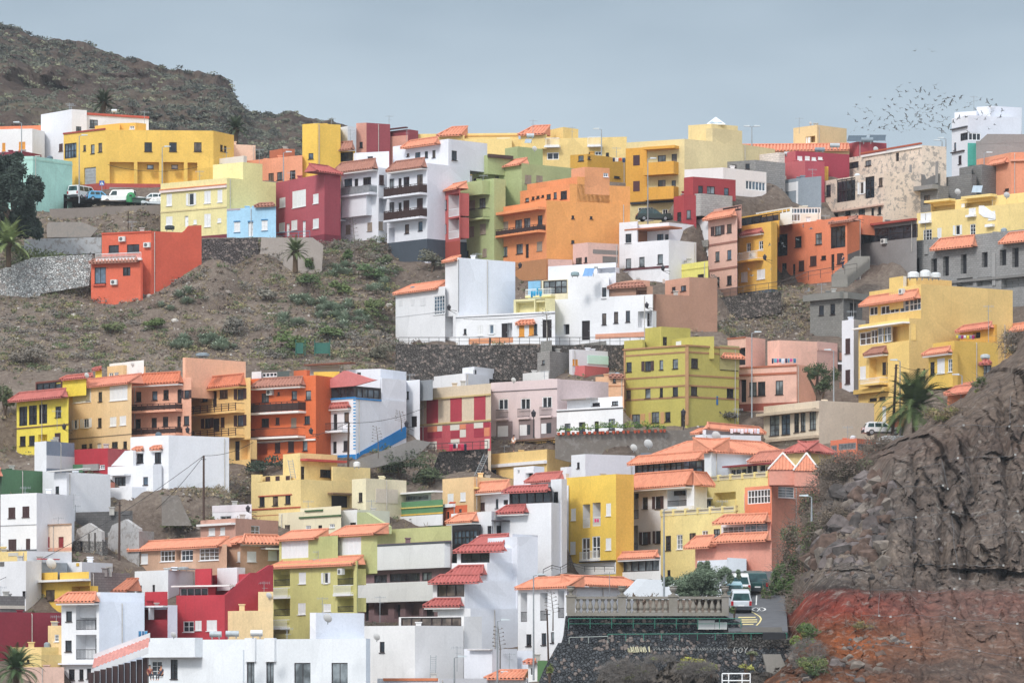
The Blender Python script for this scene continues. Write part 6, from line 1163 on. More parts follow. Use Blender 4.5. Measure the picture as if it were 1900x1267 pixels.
rwall('retaining_wall','smooth beige concrete retaining wall under the rose house',[(485,441),(580,441),(600,455),(596,520),(479,520)],522.5,522.5,'a59a92',0)
rwall('retaining_wall','rough concrete garden wall at the foot of the mint green house',[(92,388),(298,380),(300,402),(215,404),(92,412)],538,540,'8b8078',0)
rwall('retaining_wall','stained pale plaster wall in the rubble above the coral house',[(87,418),(90,412),(150,412),(182,424),(168,440),(87,441)],532,532,'9b928a',1)
rwall('retaining_wall','white graffiti marked wall above the white painted stone slope',[(45,444),(188,440),(188,470),(45,475)],527,527,'b2b4b6',1)
rwall('retaining_wall','stone wall painted white between the stones stepping down at left',[(60,478),(125,474),(172,472),(165,530),(75,545),(62,580),(0,600),(0,500)],515,515,'c9c9c7',3)
rwall('retaining_wall','weathered concrete wall beneath the potted flower terrace',[(1030,806),(1158,800),(1290,797),(1290,860),(1070,860),(1030,850)],461.5,465,'7d756d',1)
rwall('retaining_wall','dark stone wall below the chequered red house',[(815,838),(905,832),(906,880),(800,880)],466,466,'4b4644')
rwall('retaining_wall','low concrete wall below the blue plinth stair',[(640,860),(770,815),(800,820),(770,850),(690,868),(640,872)],461,464,'8a8683',0)
rwall('retaining_wall','grey stone wall under the pink and yellow houses at the right',[(1331,552),(1450,540),(1450,580),(1330,600)],512,512,'6f6761')
rwall('retaining_wall','white road parapet wall at the cliff shoulder',[(1626,815),(1640,808),(1690,808),(1680,826),(1626,828)],455,455,'d9dde0',0)
rwall('retaining_wall','grey rendered garden wall right of the brown ochre side wall',[(300,920),(330,918),(356,975),(300,975)],447,447,'827b74',1)
rwall('garden_wall','white blue wall with a closed gate behind the parked cars',[(1350,1034),(1385,1036),(1385,1080),(1350,1080)],395,395,'d3dae2',0)
rwall('garden_wall','low white wall running behind the pepper tree',[(1145,1112),(1182,1073),(1290,1078),(1290,1112)],374,374,'dfe4ea',0)
# main foreground wall with terraces
rwall('stone_terrace_wall','dark basalt stone wall carrying the balustrade terrace',[(1050,1142),(1345,1142),(1375,1155),(1376,1178),(1046,1178)],345.5,345.5,'4e5156',3,3)
rwall('stone_terrace_wall','middle step of the dark basalt wall behind the green rail',[(1046,1178),(1380,1172),(1440,1176),(1440,1200),(1040,1200)],344,344,'4a4d52',3,3)
rwall('stone_terrace_wall','broad lower dark basalt wall marked with white graffiti',[(1036,1192),(1250,1190),(1555,1188),(1555,1300),(985,1300),(1010,1240)],342,342,'55585c',3,3)
rwall('concrete_block','weathered concrete footing block at the foot of the basalt wall',[(1415,1213),(1448,1213),(1460,1240),(1462,1300),(1424,1300),(1422,1240)],340,340,'8f8b84',1,1.2,'concrete block')
rwall('concrete_kerb','grey concrete edge slabs where the road ends above the basalt wall',[(1376,1163),(1450,1163),(1452,1172),(1376,1172)],341.8,341.8,'77736e',0,.5,'kerb')
rwall('stone_terrace_wall','short rubble wall under the road end at the right of the balustrade',[(1350,1171),(1462,1171),(1470,1200),(1350,1200)],341.9,341.9,'5b5855',3,1.0)
# dark slabs on the wall face paint the shade of openings
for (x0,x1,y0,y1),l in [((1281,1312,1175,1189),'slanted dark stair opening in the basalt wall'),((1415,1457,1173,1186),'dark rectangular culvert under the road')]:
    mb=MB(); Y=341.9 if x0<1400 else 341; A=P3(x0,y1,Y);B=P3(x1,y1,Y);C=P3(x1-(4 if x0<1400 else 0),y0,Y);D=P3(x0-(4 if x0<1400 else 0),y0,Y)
    W=Vector((0,.05,0)); mb.hexa([A+W*0,D,A+W,D+W,B,C,B+W,C+W]); o=mb.build('culvert_opening',flat('opening_shade','26262a'),org=A); tag(o,l,'opening')
# rocks + grass at bottom
rm2=groundmat('foreground_rock','4a4542','6d665f','8a7f72',.6,.3)
def rockmass(name,label,pts,Y,amp=.5):
    # convex-ish mound grid
    x0,x1,yt,yb=pts; N=60; v=[]; f=[]
    for j in range(N+1):
        for i in range(N+1):
            s=i/N*2-1; t=j/N
            top=yt+(yb-yt)*(abs(s)**3)*.6+fbm(Vector((s*3,Y,1)),5)*14
            px=x0+(x1-x0)*i/N; py=yb+(top-yb)*t
            p=P3(px,py,Y-2.5*(1-t)+t*2.5); p.y-=fbm(Vector((px*.05,py*.05,2)),5)*amp*1.6; p.z+=fbm(Vector((px*.06,py*.06,9)),4)*amp*.35
            v.append(tuple(p))
    for j in range(N):
        for i in range(N): a=j*(N+1)+i; f.append((a,a+1,a+N+2,a+N+1))
    me=bpy.data.meshes.new(name); me.from_pydata(v,[],f); me.materials.append(rm2); o=bpy.data.objects.new(name,me); COL.objects.link(o); tag(o,label,'rock'); return o
rockmass('rock_outcrop','grey netted rock outcrop at the bottom in front of the basalt wall',(1090,1250,1228,1330),338,1.2)
rockmass('rock_outcrop','reddish rock outcrop with yellow tufts left of the white metal frame',(1200,1345,1222,1330),337.6,1.2)
rockmass('rock_outcrop','low brown rock outcrop at the bottom right of the white frame',(1330,1600,1238,1330),337.5)
for px,py,w,h,c,l in [(1285,1225,46,18,'8b8a3c','yellow green tufts on top of the grey rock outcrop'),(1320,1235,40,24,'7a7f45','green yellow tufts near the white frame'),(1385,1235,30,22,'8a8a4a','straw coloured tuft left of the concrete block'),(1395,1210,30,14,'5a5f45','dark creeping plant on the graffiti wall'),(1500,1262,60,30,'56622f','grass patch at the bottom below the red rock'),(1362,1130,16,20,'4f5c38','agave like plant at the balustrade end'),(1020,1245,20,34,'5d6638','bush on the curved edge of the basalt wall')]:
    shrub(px,py,w,h,c,l,leaf=.09,Y=338.0 if py>1140 else 344)
for (x,y,w_,h_,n_,l) in [(1165,1246,110,44,2200,'grey wiry dead brush over the left rock outcrop'),(1290,1240,80,30,1200,'dry grey brush over the reddish rock outcrop'),(1225,1222,60,14,500,'low dead brush on the crest of the rocks'),(1500,1215,70,60,1500,'leafy bush in front of the graffiti wall at its right end')]:
    c=P3(x,y,334.5); k=334.5/F; root=thing('dead_brush',l,'bush',c-Vector((0,0,h_*k/2)),'dead brush on the foreground rocks'); mb=MB()
    for q in range(n_):
        a=rng.uniform(0,6.3); rr=rng.random()**.5; p=c+Vector((math.cos(a)*w_*k/2*rr,rng.uniform(-.8,.8),math.sin(a)*h_*k/2*rr)); d_=Vector((rng.gauss(0,1),rng.gauss(0,.4),rng.gauss(.3,.7))).normalized(); mb.tube([p,p+d_*.25,p+d_*.4+Vector((0,0,-.05))],[.011,.009,.004],3,0,False)
    mb.build('twigs',flat('dead_twig','6f6a66',.9),root)
    m2=MB()
    for q in range(max(3,n_//300)): clump(m2,c+Vector((rng.uniform(-.4,.4)*w_*k,rng.uniform(-.5,.5),rng.uniform(-.3,.3)*h_*k)),.3,.3,.2,60,.06)
    m2.build('foliage',leafmat('leaf_tuft','6b6f48'),root)
# white goal frame
mb=MB(); Y=334
for a,b_ in [((1340,1268),(1340,1249)),((1392,1268),(1392,1249)),((1340,1249),(1392,1249)),((1352,1249),(1352,1268)),((1377,1249),(1377,1268)),((1340,1262),(1392,1262))]: mb.tube([P3(*a,Y),P3(*b_,Y)],.05,6)
tag(mb.build('metal_frame',WT(),org=P3(1366,1268,Y)),'white painted metal frame at the bottom in front of the rocks','frame')
# white boards
mb=MB(); 
for x0,x1,y0,y1 in [(1295,1326,1150,1167),(1326.5,1349,1154,1167)]:
    A=P3(x0,y1,345.2);B=P3(x1,y0,345.2); c=(A+B)/2; mb.box(c,B.x-A.x,.08,B.z-A.z)
tag(mb.build('notice_boards',flat('board_white','d9d9d6'),org=P3(1320,1167,345.2)),'scrawled white boards leaning on the basalt wall under the balustrade','boards')
# green railings
def rail(name,label,pts,Yf_,hpx,col,step=34,mid=True,r=.03,group=None):
    mb=MB(); k=[P3(x,y,Yf_(x)) for x,y in pts]; d=hpx
    top=[P3(x,y-hpx,Yf_(x)) for x,y in pts]; mb.tube(top,r*1.2,5)
    if mid: mb.tube([(a+b_)/2 for a,b_ in zip(k,top)],r*.8,4)
    for (x,y),(x2,y2) in zip(pts,pts[1:]):
        n=max(1,int(abs(x2-x)/step))
        for i in range(n+1):
            xx=x+(x2-x)*i/n; yy=y+(y2-y)*i/n; mb.tube([P3(xx,yy,Yf_(xx)),P3(xx,yy-hpx,Yf_(xx))],r,5)
    return tag(mb.build(name,flat('rail_'+col,col),org=k[0]),label,'railing',group)
rail('railing','green metal railing along the top step of the basalt wall',[(1055,1166),(1375,1166)],lambda x:343.9,19,'3c7a68',40)
rail('railing','green metal railing along the lower step of the basalt wall',[(1128,1188),(1460,1186)],lambda x:341.6,12,'3c7a68',31,False)
rail('railing','pale metal railing at the left of the lower basalt step',[(1056,1194),(1128,1192)],lambda x:341.6,12,'9aa09c',30,False)
rail('railing','dark metal railing in front of the white terrace houses',[(740,640),(1225,640)],lambda x:486.7,14,'4a4648',18)
rail('railing','dark handrail down the terrace of the chequered red house',[(792,838),(905,832)],lambda x:465.5,14,'3a3638',14)
rail('railing','black handrail descending beside the bright yellow house',[(1008,1066),(1024,1058),(1040,1062),(1058,1052),(1085,1060),(1140,1060)],lambda x:425,10,'2c2b2c',16)
rail('railing','blue metal handrail in front of the light blue house',[(479,440),(512,444),(575,441)],lambda x:526.5,12,'3f7f96',20)
rail('railing','rusty railing along the sloping street below the yellow and coral houses',[(1331,554),(1450,538),(1500,520),(1590,505)],lambda x:511,16,'4a4240',22)
# green net fence
mb=MB()
for x0,x1 in [(549,563),(583,612)]:
    A=P3(x0,656,496);B=P3(x1,636,496); mb.box((A+B)/2,B.x-A.x,.03,B.z-A.z)
for x in (549,566,584,612): mb.tube([P3(x,660,495.9),P3(x,630,495.9)],.05,5)
tag(mb.build('net_fence',flat('green_net','35665a'),org=P3(580,656,496)),'torn green net fence panels among the bushes on the slope','fence')
# balustrade
BY=344.5; root=thing('balustrade','weathered grey stone balustrade with urns on top of the basalt wall','balustrade',P3(1200,1142,BY)); k=BY/F
st=paint('8b857b',1)
def bx(mb,x0,x1,y0,y1,d0,d1):
    A=P3(x0,y1,BY);B=P3(x1,y0,BY); mb.hexa([Vector((x,BY+d,z)) for x in(A.x,B.x) for d in(d0,d1) for z in(A.z,B.z)])
mb=MB(); bx(mb,1052,1352,1136,1142.2,-.25,.35); mb.build('plinth',st,root)
for x0,x1 in [(1067,1147),(1161,1241),(1257,1339)]:
    mb=MB(); bx(mb,x0,x1,1106,1111,-.22,.3); mb.build('rail',st,root)
for x0,x1 in [(1051,1067),(1147,1161),(1241,1257),(1339,1352)]:
    mb=MB(); bx(mb,x0,x1,1107,1136,-.25,.35); bx(mb,x0-1.5,x1+1.5,1103.5,1107.2,-.32,.42); mb.build('pillar',st,root)
    mb=MB(); c=P3((x0+x1)/2,1103.5,BY); mb.lathe(c,[(.2,0),(.22,.06),(.1,.12),(.12,.2),(.26,.38),(.3,.5),(.26,.6),(.34,.68),(.3,.72)],12); mb.build('urn',st,root)
bal=[]
for x0,x1,n in [(1067,1147,7),(1161,1241,7),(1257,1339,7)]:
    for i in range(n):
        c=P3(x0+(x1-x0)*(i+.5)/n,1136,BY)
        if not bal:
            mb=MB(); mb.lathe(Vector((0,0,0)),[(.2,0),(.2,.1),(.11,.18),(.2,.36),(.19,.5),(.1,.82),(.09,.92),(.15,.98),(.15,1.09)],12)
            ob=mb.build('baluster',st,None,org=(0,0,0)); ob.parent=root; bal.append(ob)
        else: ob=bal[0].copy(); COL.objects.link(ob); bal.append(ob)
        ob.location=c-Vector(root['_o'])
# graffiti
def text3d(s,px,py,size,Y,mat,name,label,rx=0):
    cu=bpy.data.curves.new(name,'FONT'); cu.body=s; cu.size=size; cu.extrude=.01; cu.offset=.012; o=bpy.data.objects.new(name,cu); COL.objects.link(o); o.location=P3(px,py,Y); o.rotation_euler=(math.pi/2,0,0)
    cu.materials.append(mat); bpy.context.view_layer.update()
    me=bpy.data.meshes.new_from_object(o); ob=bpy.data.objects.new(name,me); COL.objects.link(ob); ob.location=o.location; ob.rotation_euler=o.rotation_euler; bpy.data.objects.remove(o)
    if label: tag(ob,label,'graffiti')
    return ob
pw=flat('spray_white','b9bab6')
LET={'G':[(.9,.8),(.6,1),(.2,.8),(.05,.4),(.3,0),(.8,.1),(.85,.45),(.5,.45)],'O':[(.5,1),(.1,.7),(.1,.25),(.5,0),(.9,.3),(.9,.75),(.5,1)],'Y':[(.05,1),(.45,.5),(.95,1),(.45,.5),(.4,0)],'A':[(.05,0),(.5,1),(.95,0),(.8,.4),(.2,.4)]}
mb=MB()
for i,ch in enumerate('GOYA'):
    sz=11-(i%2)*1.5; x0=1361+i*9.5; mb.tube([P3(x0+u*7.5+rng.uniform(-.5,.5),1210-v*sz+rng.uniform(-.7,.7)+i*.3,341.93) for u,v in LET[ch]],.032,4)
tag(mb.build('graffiti',pw,org=P3(1361,1208,341.93)),'faded white sprayed letters at the right of the lower basalt wall','graffiti')
def scribble(x0,x1,y,h,label,mat,seed,w=.03,Y=341.95,n=60):
    r=random.Random(seed); mb=MB(); x=x0
    while x<x1:
        s=r.uniform(3,5); pts=[P3(x+s*.5+s*.5*math.cos(a*1.3+r.random()),y+h*.5*math.sin(a*1.7+r.random()*.8),Y) for a in range(6)]; mb.tube(pts,w,3); x+=s+r.choice([.6,1,3])
    tag(mb.build('graffiti',mat,org=P3(x0,y,Y)),label,'graffiti')
scribble(1212,1350,1203,6,'long faded line of white scribbled graffiti on the lower basalt wall',pw,3,.014)
scribble(1165,1204,1204,13,'fat white and yellow graffiti tag at the left of the lower basalt wall',flat('spray_cream','dcd6b8'),5,.04)
# ================= vehicles
def car(name,label,px,py,Y,rz,L,W,Hh,col,prof,cat='car',group=None,glass='2f4a4c'):
    """prof: (roof front x, roof rear x, hood height frac, windscreen base x, kind) local x forward"""
    loc=P3(px,py,Y); root=thing(name,label,cat,(0,0,0),group); root['_o']=(0,0,0)
    bm=flat('car_'+col,col,.28,.0,.5,.02); hl,hw=L/2,W/2; zb=.28
    belt=Hh*.56; hood=prof[3]; wb=prof[0]; rf=prof[1]; rr=prof[2]
    # side outline (x,z) body lower incl. roof with tumblehome
    low=[(-hl,zb),(-hl,belt*.95),(-hl+.06,belt),(wb,belt),(hl-.12,hood),(hl,hood*.75),(hl,zb)]
    mb=MB(); n=len(low)
    A=[Vector((x,-hw,z)) for x,z in low];B=[Vector((x,hw,z)) for x,z in low]
    mb.add(A+B,[tuple(range(n))[::-1],tuple(range(n,2*n))]+[(i,(i+1)%n,(i+1)%n+n,i+n) for i in range(n)])
    up=[(-hl+.06,belt),(rr,Hh-.08),(rr+.25,Hh),(rf-.2,Hh),(rf,Hh-.06),(wb,belt)]; t=.17
    def iw(z): return hw-.02-t*(z-belt)/(Hh-belt)
    A=[Vector((x,-iw(z),z)) for x,z in up];B=[Vector((x,iw(z),z)) for x,z in up]; n=len(up)
    mb.add(A+B,[tuple(range(n))[::-1],tuple(range(n,2*n))]+[(i,(i+1)%n,(i+1)%n+n,i+n) for i in range(n)])
    body=mb.build('body',bm,root,org=(0,0,0)); 
    gm=glassmat('car_glass',glass,.08)
    def gl(nm,pts): 
        m=MB(); m.add(pts,[tuple(range(len(pts)))]); m.build(nm,gm,root,org=(0,0,0))
    zt=Hh-.16; e=.015
    def lerp(x0,z0,x1,z1,z): return x0+(x1-x0)*(z-z0)/(z1-z0)
    xr=lambda z:lerp(-hl+.06,belt,rr,Hh-.08,z)-e
    xf=lambda z:lerp(wb,belt,rf,Hh-.06,z)+e
    gl('rear_window',[Vector((xr(belt+.06),-iw(belt)+.12,belt+.06)),Vector((xr(zt),-iw(zt)+.12,zt)),Vector((xr(zt),iw(zt)-.12,zt)),Vector((xr(belt+.06),iw(belt)-.12,belt+.06))])
    gl('windscreen',[Vector((xf(belt+.06),-iw(belt)+.1,belt+.06)),Vector((xf(belt+.06),iw(belt)-.1,belt+.06)),Vector((xf(zt),iw(zt)-.1,zt)),Vector((xf(zt),-iw(zt)+.1,zt))])
    for sg in(-1,1):
        x0=xr(belt)+.25; x1=xf(belt)-.25; k=3; 
        for q in range(k):
            a=x0+(x1-x0)*q/k+.05; c=x0+(x1-x0)*(q+1)/k-.05
            a2=max(a,xr(zt)+.2); c2=min(c,xf(zt)-.2)
            if prof[4]=='van' and q<2: continue
            if c2>a2: gl('side_window',[Vector((a,sg*(iw(belt+.05)+e),belt+.06)),Vector((c,sg*(iw(belt+.05)+e),belt+.06)),Vector((c2,sg*(iw(zt)+e),zt)),Vector((a2,sg*(iw(zt)+e),zt))])
    blk=flat('bumper_grey','3c4044',.6)
    mb=MB(); mb.box((-hl-.02,0,zb+.16),.14,W*.98,.3); mb.box((hl+.0,0,zb+.16),.14,W*.98,.3); mb.box((0,0,zb+.04),L*.9,W*1.01,.14); mb.build('bumper',blk,root,org=(0,0,0))
    for sg in(-1,1):
        mb=MB(); mb.box((-hl+.0,sg*(hw-.12),belt*.82),.08,.2,.36); mb.build('tail_light',flat('tail_red','a31f26',.3),root,org=(0,0,0))
        mb=MB(); mb.box((hl-.02,sg*(hw-.25),hood*.78),.08,.36,.2); mb.build('headlight',flat('lamp_glass','c9ccd0',.2),root,org=(0,0,0))
        mb=MB(); mb.box((wb-.1,sg*(hw+.08),belt+.08),.12,.16,.14); mb.build('mirror',blk,root,org=(0,0,0))
        for xx in(-hl*.62,hl*.64):
            mb=MB(); c=Vector((xx,sg*(hw-.1),.31)); mb.tube([c-Vector((0,.11,0)),c+Vector((0,.11,0))],.31,14); w_=mb.build('wheel',flat('tyre','1f1f20',.9),root,org=(0,0,0))
            m2=MB(); m2.tube([c+Vector((0,sg*.112,0)),c+Vector((0,sg*.125,0))],.19,10); m2.build('rim',MET(),root,org=(0,0,0)).parent=w_
    mb=MB(); mb.box((-hl-.02,0,belt*.62),.03,.5,.12); mb.build('licence_plate',flat('plate_white','dedede'),root,org=(0,0,0))
    if group and 'golden' in group: root.scale=(.88,.88,.88)
    root.location=loc; root.rotation_euler=(0,-.11 if group and 'steep' in group else 0,rz)
    return root
R=math.radians
CG='vehicles parked on the steep road'
car('parked_van','silver grey van parked nearest with its tinted rear window towards us',1373,1133,358.4,R(90),4.1,1.75,1.8,'c4cbd0',(1.0,.45,-1.95,1.02,'car'),'van',CG)
car('parked_car','light teal blue estate car parked just behind the silver van',1360,1113,366.8,R(90),4.2,1.7,1.6,'8fb3bd',(.9,.3,-1.9,.95,'car'),'car',CG)
car('parked_van','white van with twin rear windows beyond the light blue car',1373,1103,371.2,R(88),4.2,1.75,1.85,'dde0e0',(1.0,.4,-2.0,1.05,'car'),'van',CG)
car('parked_car','dark green people carrier parked on the right of the road',1397,1098,373.2,R(97),4.4,1.9,1.85,'2c4d4c',(1.0,.4,-2.0,1.05,'car'),'car',CG)
CU='vehicles parked below the golden yellow building'
car('minibus','white minibus with dark windows beside the mint green house',153,372,547,R(60),4.9,1.9,2.0,'e1e3e4',(1.9,1.3,-2.3,1.15,'car'),'minibus',CU)
car('parked_car','light blue small car in front of the white minibus',185,374,545,R(20),3.9,1.65,1.45,'5fa3c9',(.9,.2,-1.6,.95,'car'),'car',CU)
car('panel_van','white panel van parked broadside below the yellow building',221,378,544,R(172),4.8,1.8,1.9,'e6e6e2',(1.4,.9,-2.3,1.15,'van'),'van',CU)
car('parked_car','white estate car behind the green recycling bin',281,378,545,R(185),4.2,1.7,1.45,'dfe1e2',(.9,.2,-1.8,.95,'car'),'car',CU)
car('parked_car','silver hatchback in front of the white estate car',289,385,542,R(170),3.9,1.65,1.42,'c3c9cc',(.9,.2,-1.7,.95,'car'),'car',CU)
car('parked_car','white car half hidden on the road by the beige modern house',1637,808,458,R(5),4.1,1.7,1.45,'dfe1e2',(.9,.2,-1.7,.95,'car'),'car','cars beside the beige modern house')
car('parked_car','dark car behind the parapet of the white terrace above the pink house',1213,411,529,R(5),4.2,1.7,1.5,'2f3b36',(.9,.2,-1.7,.95,'car'),'car','cars beside the ochre balconies')
# recycling bin
root=thing('recycling_bin','round green recycling bin between the parked vans','bin',P3(243,381,543)); mb=MB(); mb.lathe(Vector(root['_o']),[(.5,0),(.6,.5),(.6,1.1),(.42,1.5),(.12,1.65)],12); mb.build('body',flat('bin_green','3f8a5a'),root); mb=MB(); mb.box(Vector(root['_o'])+Vector((0,-.58,1.15)),.3,.06,.2); mb.build('slot',BLK(),root)
root=thing('wheeled_bin','low dark rubbish container beside the green bin','bin',P3(258,383,542.6)); o=Vector(root['_o']); mb=MB(); mb.box(o+Vector((0,0,.5)),1.6,.9,.8); mb.build('body',flat('bin_dark','3f4f48'),root); mb=MB(); mb.box(o+Vector((0,0,.97)),1.7,1,.12); mb.build('lid',flat('bin_dark2','2f3b38'),root)
# ================= lamps, poles, signs
def hitY(px,py): return YF(py)
def lamp(px,pb,pt,Y,label,d=-1,arm=.9,dbl=False,h=1.0):
    b=P3(px,pb,Y); t=P3(px,pt,Y); root=thing('street_lamp',label,'street lamp',b,'street lamps'); mb=MB(); mb.tube([b-Vector((0,0,.3)),b+(t-b)*.5,t],[.09,.07,.05],8); 
    ds=[-1,1] if dbl else [d]
    for q in ds: mb.tube([t,t+Vector((q*arm*.5,0,.12))],.035,6)
    mb.build('pole',MET(),root)
    for q in ds:
        m2=MB(); c=t+Vector((q*arm*.75,0,.14)); m2.hexa([c+Vector((sx*.38,sy*.16,sz*(.09 if sx*q<0 else .05))) for sx in(-1,1) for sy in(-1,1) for sz in(-1,1)]); m2.build('lamp_head',flat('lamp_head','c9d2d6',.4),root)
    return root
for a in [(40,300,229,545,'grey street lamp before the low white house at the far left',-1),(147,373,253,541,'tall grey street lamp at the left corner of the yellow building',1),(301,375,274,540,'grey street lamp before the middle of the yellow building',1),(526,340,284,540,'street lamp in front of the salmon house',1),(1202,420,296,528,'slim street lamp before the ochre balconies',1),(1395,770,618,474,'tall grey street lamp before the pale pink house',1),(1547,742,651,474,'grey street lamp beside the slim white apartment house',-1),(1670,808,670,457,'tall street lamp standing by the leaning brown pole',-1),(1785,728,697,460,'short street lamp above the small orange roofs',-1),(1232,1104,945,352,'tall grey street lamp rising behind the balustrade',1),(990,1255,1068,372,'tall street lamp before the white loggia house',1),(923,1275,1152,370,'street lamp with a bird perched on its head',1),(843,1275,1220,368,'short street lamp at the bottom centre',1),(1506,960,922,366,'street lamp head poking out of the cliff bush',-1),(1748,272,262,560,'small street lamp on the right skyline',-1),(1755,275,258,560,'second small street lamp on the right skyline',-1),(1826,330,285,548,'street lamp beside the dark grey gable wall',1),(1116,285,241,562,'street lamp before the pale yellow skyline building',-1)]: lamp(*a)
lamp(1395,268,236,562,'double headed street lamp on the skyline beside the cream building',dbl=True)
def wlamp(px,py,Y,label,d=1):
    p=P3(px,py,Y); root=thing('lantern',label,'lantern',p,'wrought iron wall lanterns'); mb=MB(); mb.tube([p+Vector((d*.9,.2,-.35)),p+Vector((d*.5,0,-.3)),p+Vector((0,0,-.3))],.03,5); mb.tube([p+Vector((d*.85,.1,-.7)),p+Vector((0,0,-.3))],.025,5); mb.build('bracket',BLK(),root)
    m2=MB(); m2.lathe(p-Vector((0,0,.3)),[(.06,0),(.17,.08),(.24,.42),(.27,.44),(.1,.6),(.03,.72)],8); m2.build('lantern_head',flat('lantern_dark','35333a'),root)
for a in [(833,571,497,'black wall lantern at the left of the tall blank white house',1),(1200,567,487,'black wall lantern at the right end of the arched white house',1),(965,493,516,'black wall lantern on the orange apartment house base',-1),(1230,498,514,'black wall lantern beside the lemon yellow wall',1),(1419,478,512,'black wall lantern right of the bright yellow balcony house',1),(1325,565,505,'black wall lantern at the corner of the brown wall',-1),(1589,403,519,'black wall lantern above the coral orange house',1),(119,792,466,'black wall lantern between the yellow and peach houses',1),(348,798,466,'black wall lantern on the salmon pink house',1),(577,800,464,'black wall lantern between the orange and blue trimmed houses',1),(754,787,470,'black lantern on the blue plinth stair',1),(460,944,446,'black wall lantern left of the pale yellow stair house',1)]: wlamp(*a)
def post_lamp(px,pb,pt,Y,label):
    b=P3(px,pb,Y);t=P3(px,pt,Y); root=thing('lantern_post',label,'lantern',b,'black lantern posts'); mb=MB(); mb.tube([b,t],[.06,.04],6); mb.build('post',BLK(),root); mb=MB(); mb.lathe(t,[(.06,0),(.2,.1),(.27,.5),(.3,.52),(.1,.7),(.03,.85)],8); mb.build('lantern_head',flat('lantern_dark','35333a'),root)
post_lamp(990,812,774,463,'black lantern post before the mauve pink house'); post_lamp(1268,808,772,466,'black lantern post at the corner of the olive house')
def pole(px,pb,pt,Y,label,lean=0,r=.13):
    b=P3(px,pb,Y);t=P3(px+lean,pt,Y); root=thing('utility_pole',label,'utility pole',b,'wooden utility poles'); mb=MB(); mb.tube([b-Vector((0,0,.5)),t],[r,r*.75],8); mb.build('pole',flat('pole_wood','4f3f38',.9),root); mb=MB(); mb.box(t-Vector((0,.1,.4)),.5,.06,.06); mb.build('crossarm',BLK(),root); return t
T={}
T['a']=pole(378,955,845,446,'wooden utility pole in front of the large stepped white house')
T['b']=pole(221,1030,930,432,'wooden utility pole standing in the ruins',1)
T['c']=pole(646,860,784,458,'brown utility pole in front of the blue trimmed house',1)
T['d']=pole(905,690,627,488,'leaning black utility pole on the slope above the mauve building',5,.12)
T['e']=pole(1656,806,676,456,'leaning brown utility pole beside the large palm',7,.16)
T['f']=pole(1715,700,684,470,'short brown pole behind the large palm')
T['g']=pole(238,440,392,534,'thin wooden pole above the coral red house',0,.08)
T['h']=pole(1018,1230,1130,345,'grey pole beside the curved edge of the basalt wall',-3,.08)
def cable(A,B,sag,label,r=.03):
    mb=MB(); pts=[A+(B-A)*(i/14)+Vector((0,0,-sag*4*(i/14)*(1-i/14))) for i in range(15)]; mb.tube(pts,r,3); tag(mb.build('overhead_cable',BLK(),org=A),label,'cable','overhead cables')
cable(T['a'],P3(-10,1080,425),.8,'overhead cable running from the pole down to the left edge'); cable(T['a'],P3(290,944,447),.3,'second overhead cable from the pole towards the large white house'); cable(T['a'],P3(470,820,460),.4,'overhead cable from the pole up to the peach house')
cable(T['c'],P3(480,822,462),.6,'overhead cable from the brown pole to the orange house'); cable(T['c'],P3(790,755,472),.5,'overhead cable from the brown pole across the blank white wall'); cable(T['e'],T['f'],.3,'overhead cable between the two poles at the palm'); cable(P3(860,592,494),P3(1030,582,490),.25,'cable draped along the low white terrace house'); cable(P3(200,306,545),P3(367,310,548),.7,'cable sagging in front of the yellow arcades')
# zebra sign
root=thing('road_sign','square blue pedestrian crossing sign on a thin post','road sign',P3(189,362,546)); o=Vector(root['_o']); mb=MB(); mb.tube([o,o+Vector((0,0,1.75))],.04,6); mb.build('post',MET(),root); mb=MB(); c=P3(189,340,546); mb.box(c,.62,.04,.62); pn=mb.build('sign_panel',flat('sign_blue','2458a8'),root); mb=MB(); y=-.03
mb.add([c+Vector((-.24,y,-.2)),c+Vector((.24,y,-.2)),c+Vector((0,y,.24))],[(0,1,2)]); mb.build('white_triangle',WT(),root).parent=pn; mb=MB(); mb.box(c+Vector((0,-.036,-.04)),.06,.01,.2); mb.box(c+Vector((0,-.036,.09)),.06,.01,.05); mb.box(c+Vector((0,-.036,-.15)),.16,.01,.03); mb.build('pedestrian_figure',BLK(),root).parent=pn
# ================= rooftop things
def surf_Y(px,py):
    # depth of nearest house wall under this pixel (for things standing on roofs)
    best=None
    for r,b in HOUSES:
        fx0=b.faces[0].x0; fx1=b.faces[-1].x1
        if fx0-2<=px<=fx1+2:
            zt=HY-b.z1*F/b.poly[0].y
            Yb=min(p.y for p in b.XY); top=HY-b.z1*F/Yb
            if abs(top-py)<14 and (best is None or abs(top-py)<best[0]): best=(abs(top-py),Yb+2.5)
    return best[1] if best else YF(py+60)
def antenna(px,pb,pt,label,Y=None):
    Y=Y or surf_Y(px,pb); b=P3(px,pb,Y)-Vector((0,0,1.0));t=P3(px,pt,Y); root=thing('tv_antenna',label,'antenna',b,'television antennas'); mb=MB(); mb.tube([b,t],.03,5); mb.build('mast',MET(),root)
    m2=MB(); c=t-Vector((0,0,.15)); m2.tube([c-Vector((.5,0,0)),c+Vector((.55,.1,0))],.02,4)
    for q in range(7): x=-.5+q*.17; m2.tube([c+Vector((x,-.15,-.14)),c+Vector((x,.15,.14))],.014,3)
    m2.tube([c+Vector((-.2,0,-.5)),c+Vector((.35,0,-.5))],.018,4); m2.build('aerial',MET(),root)
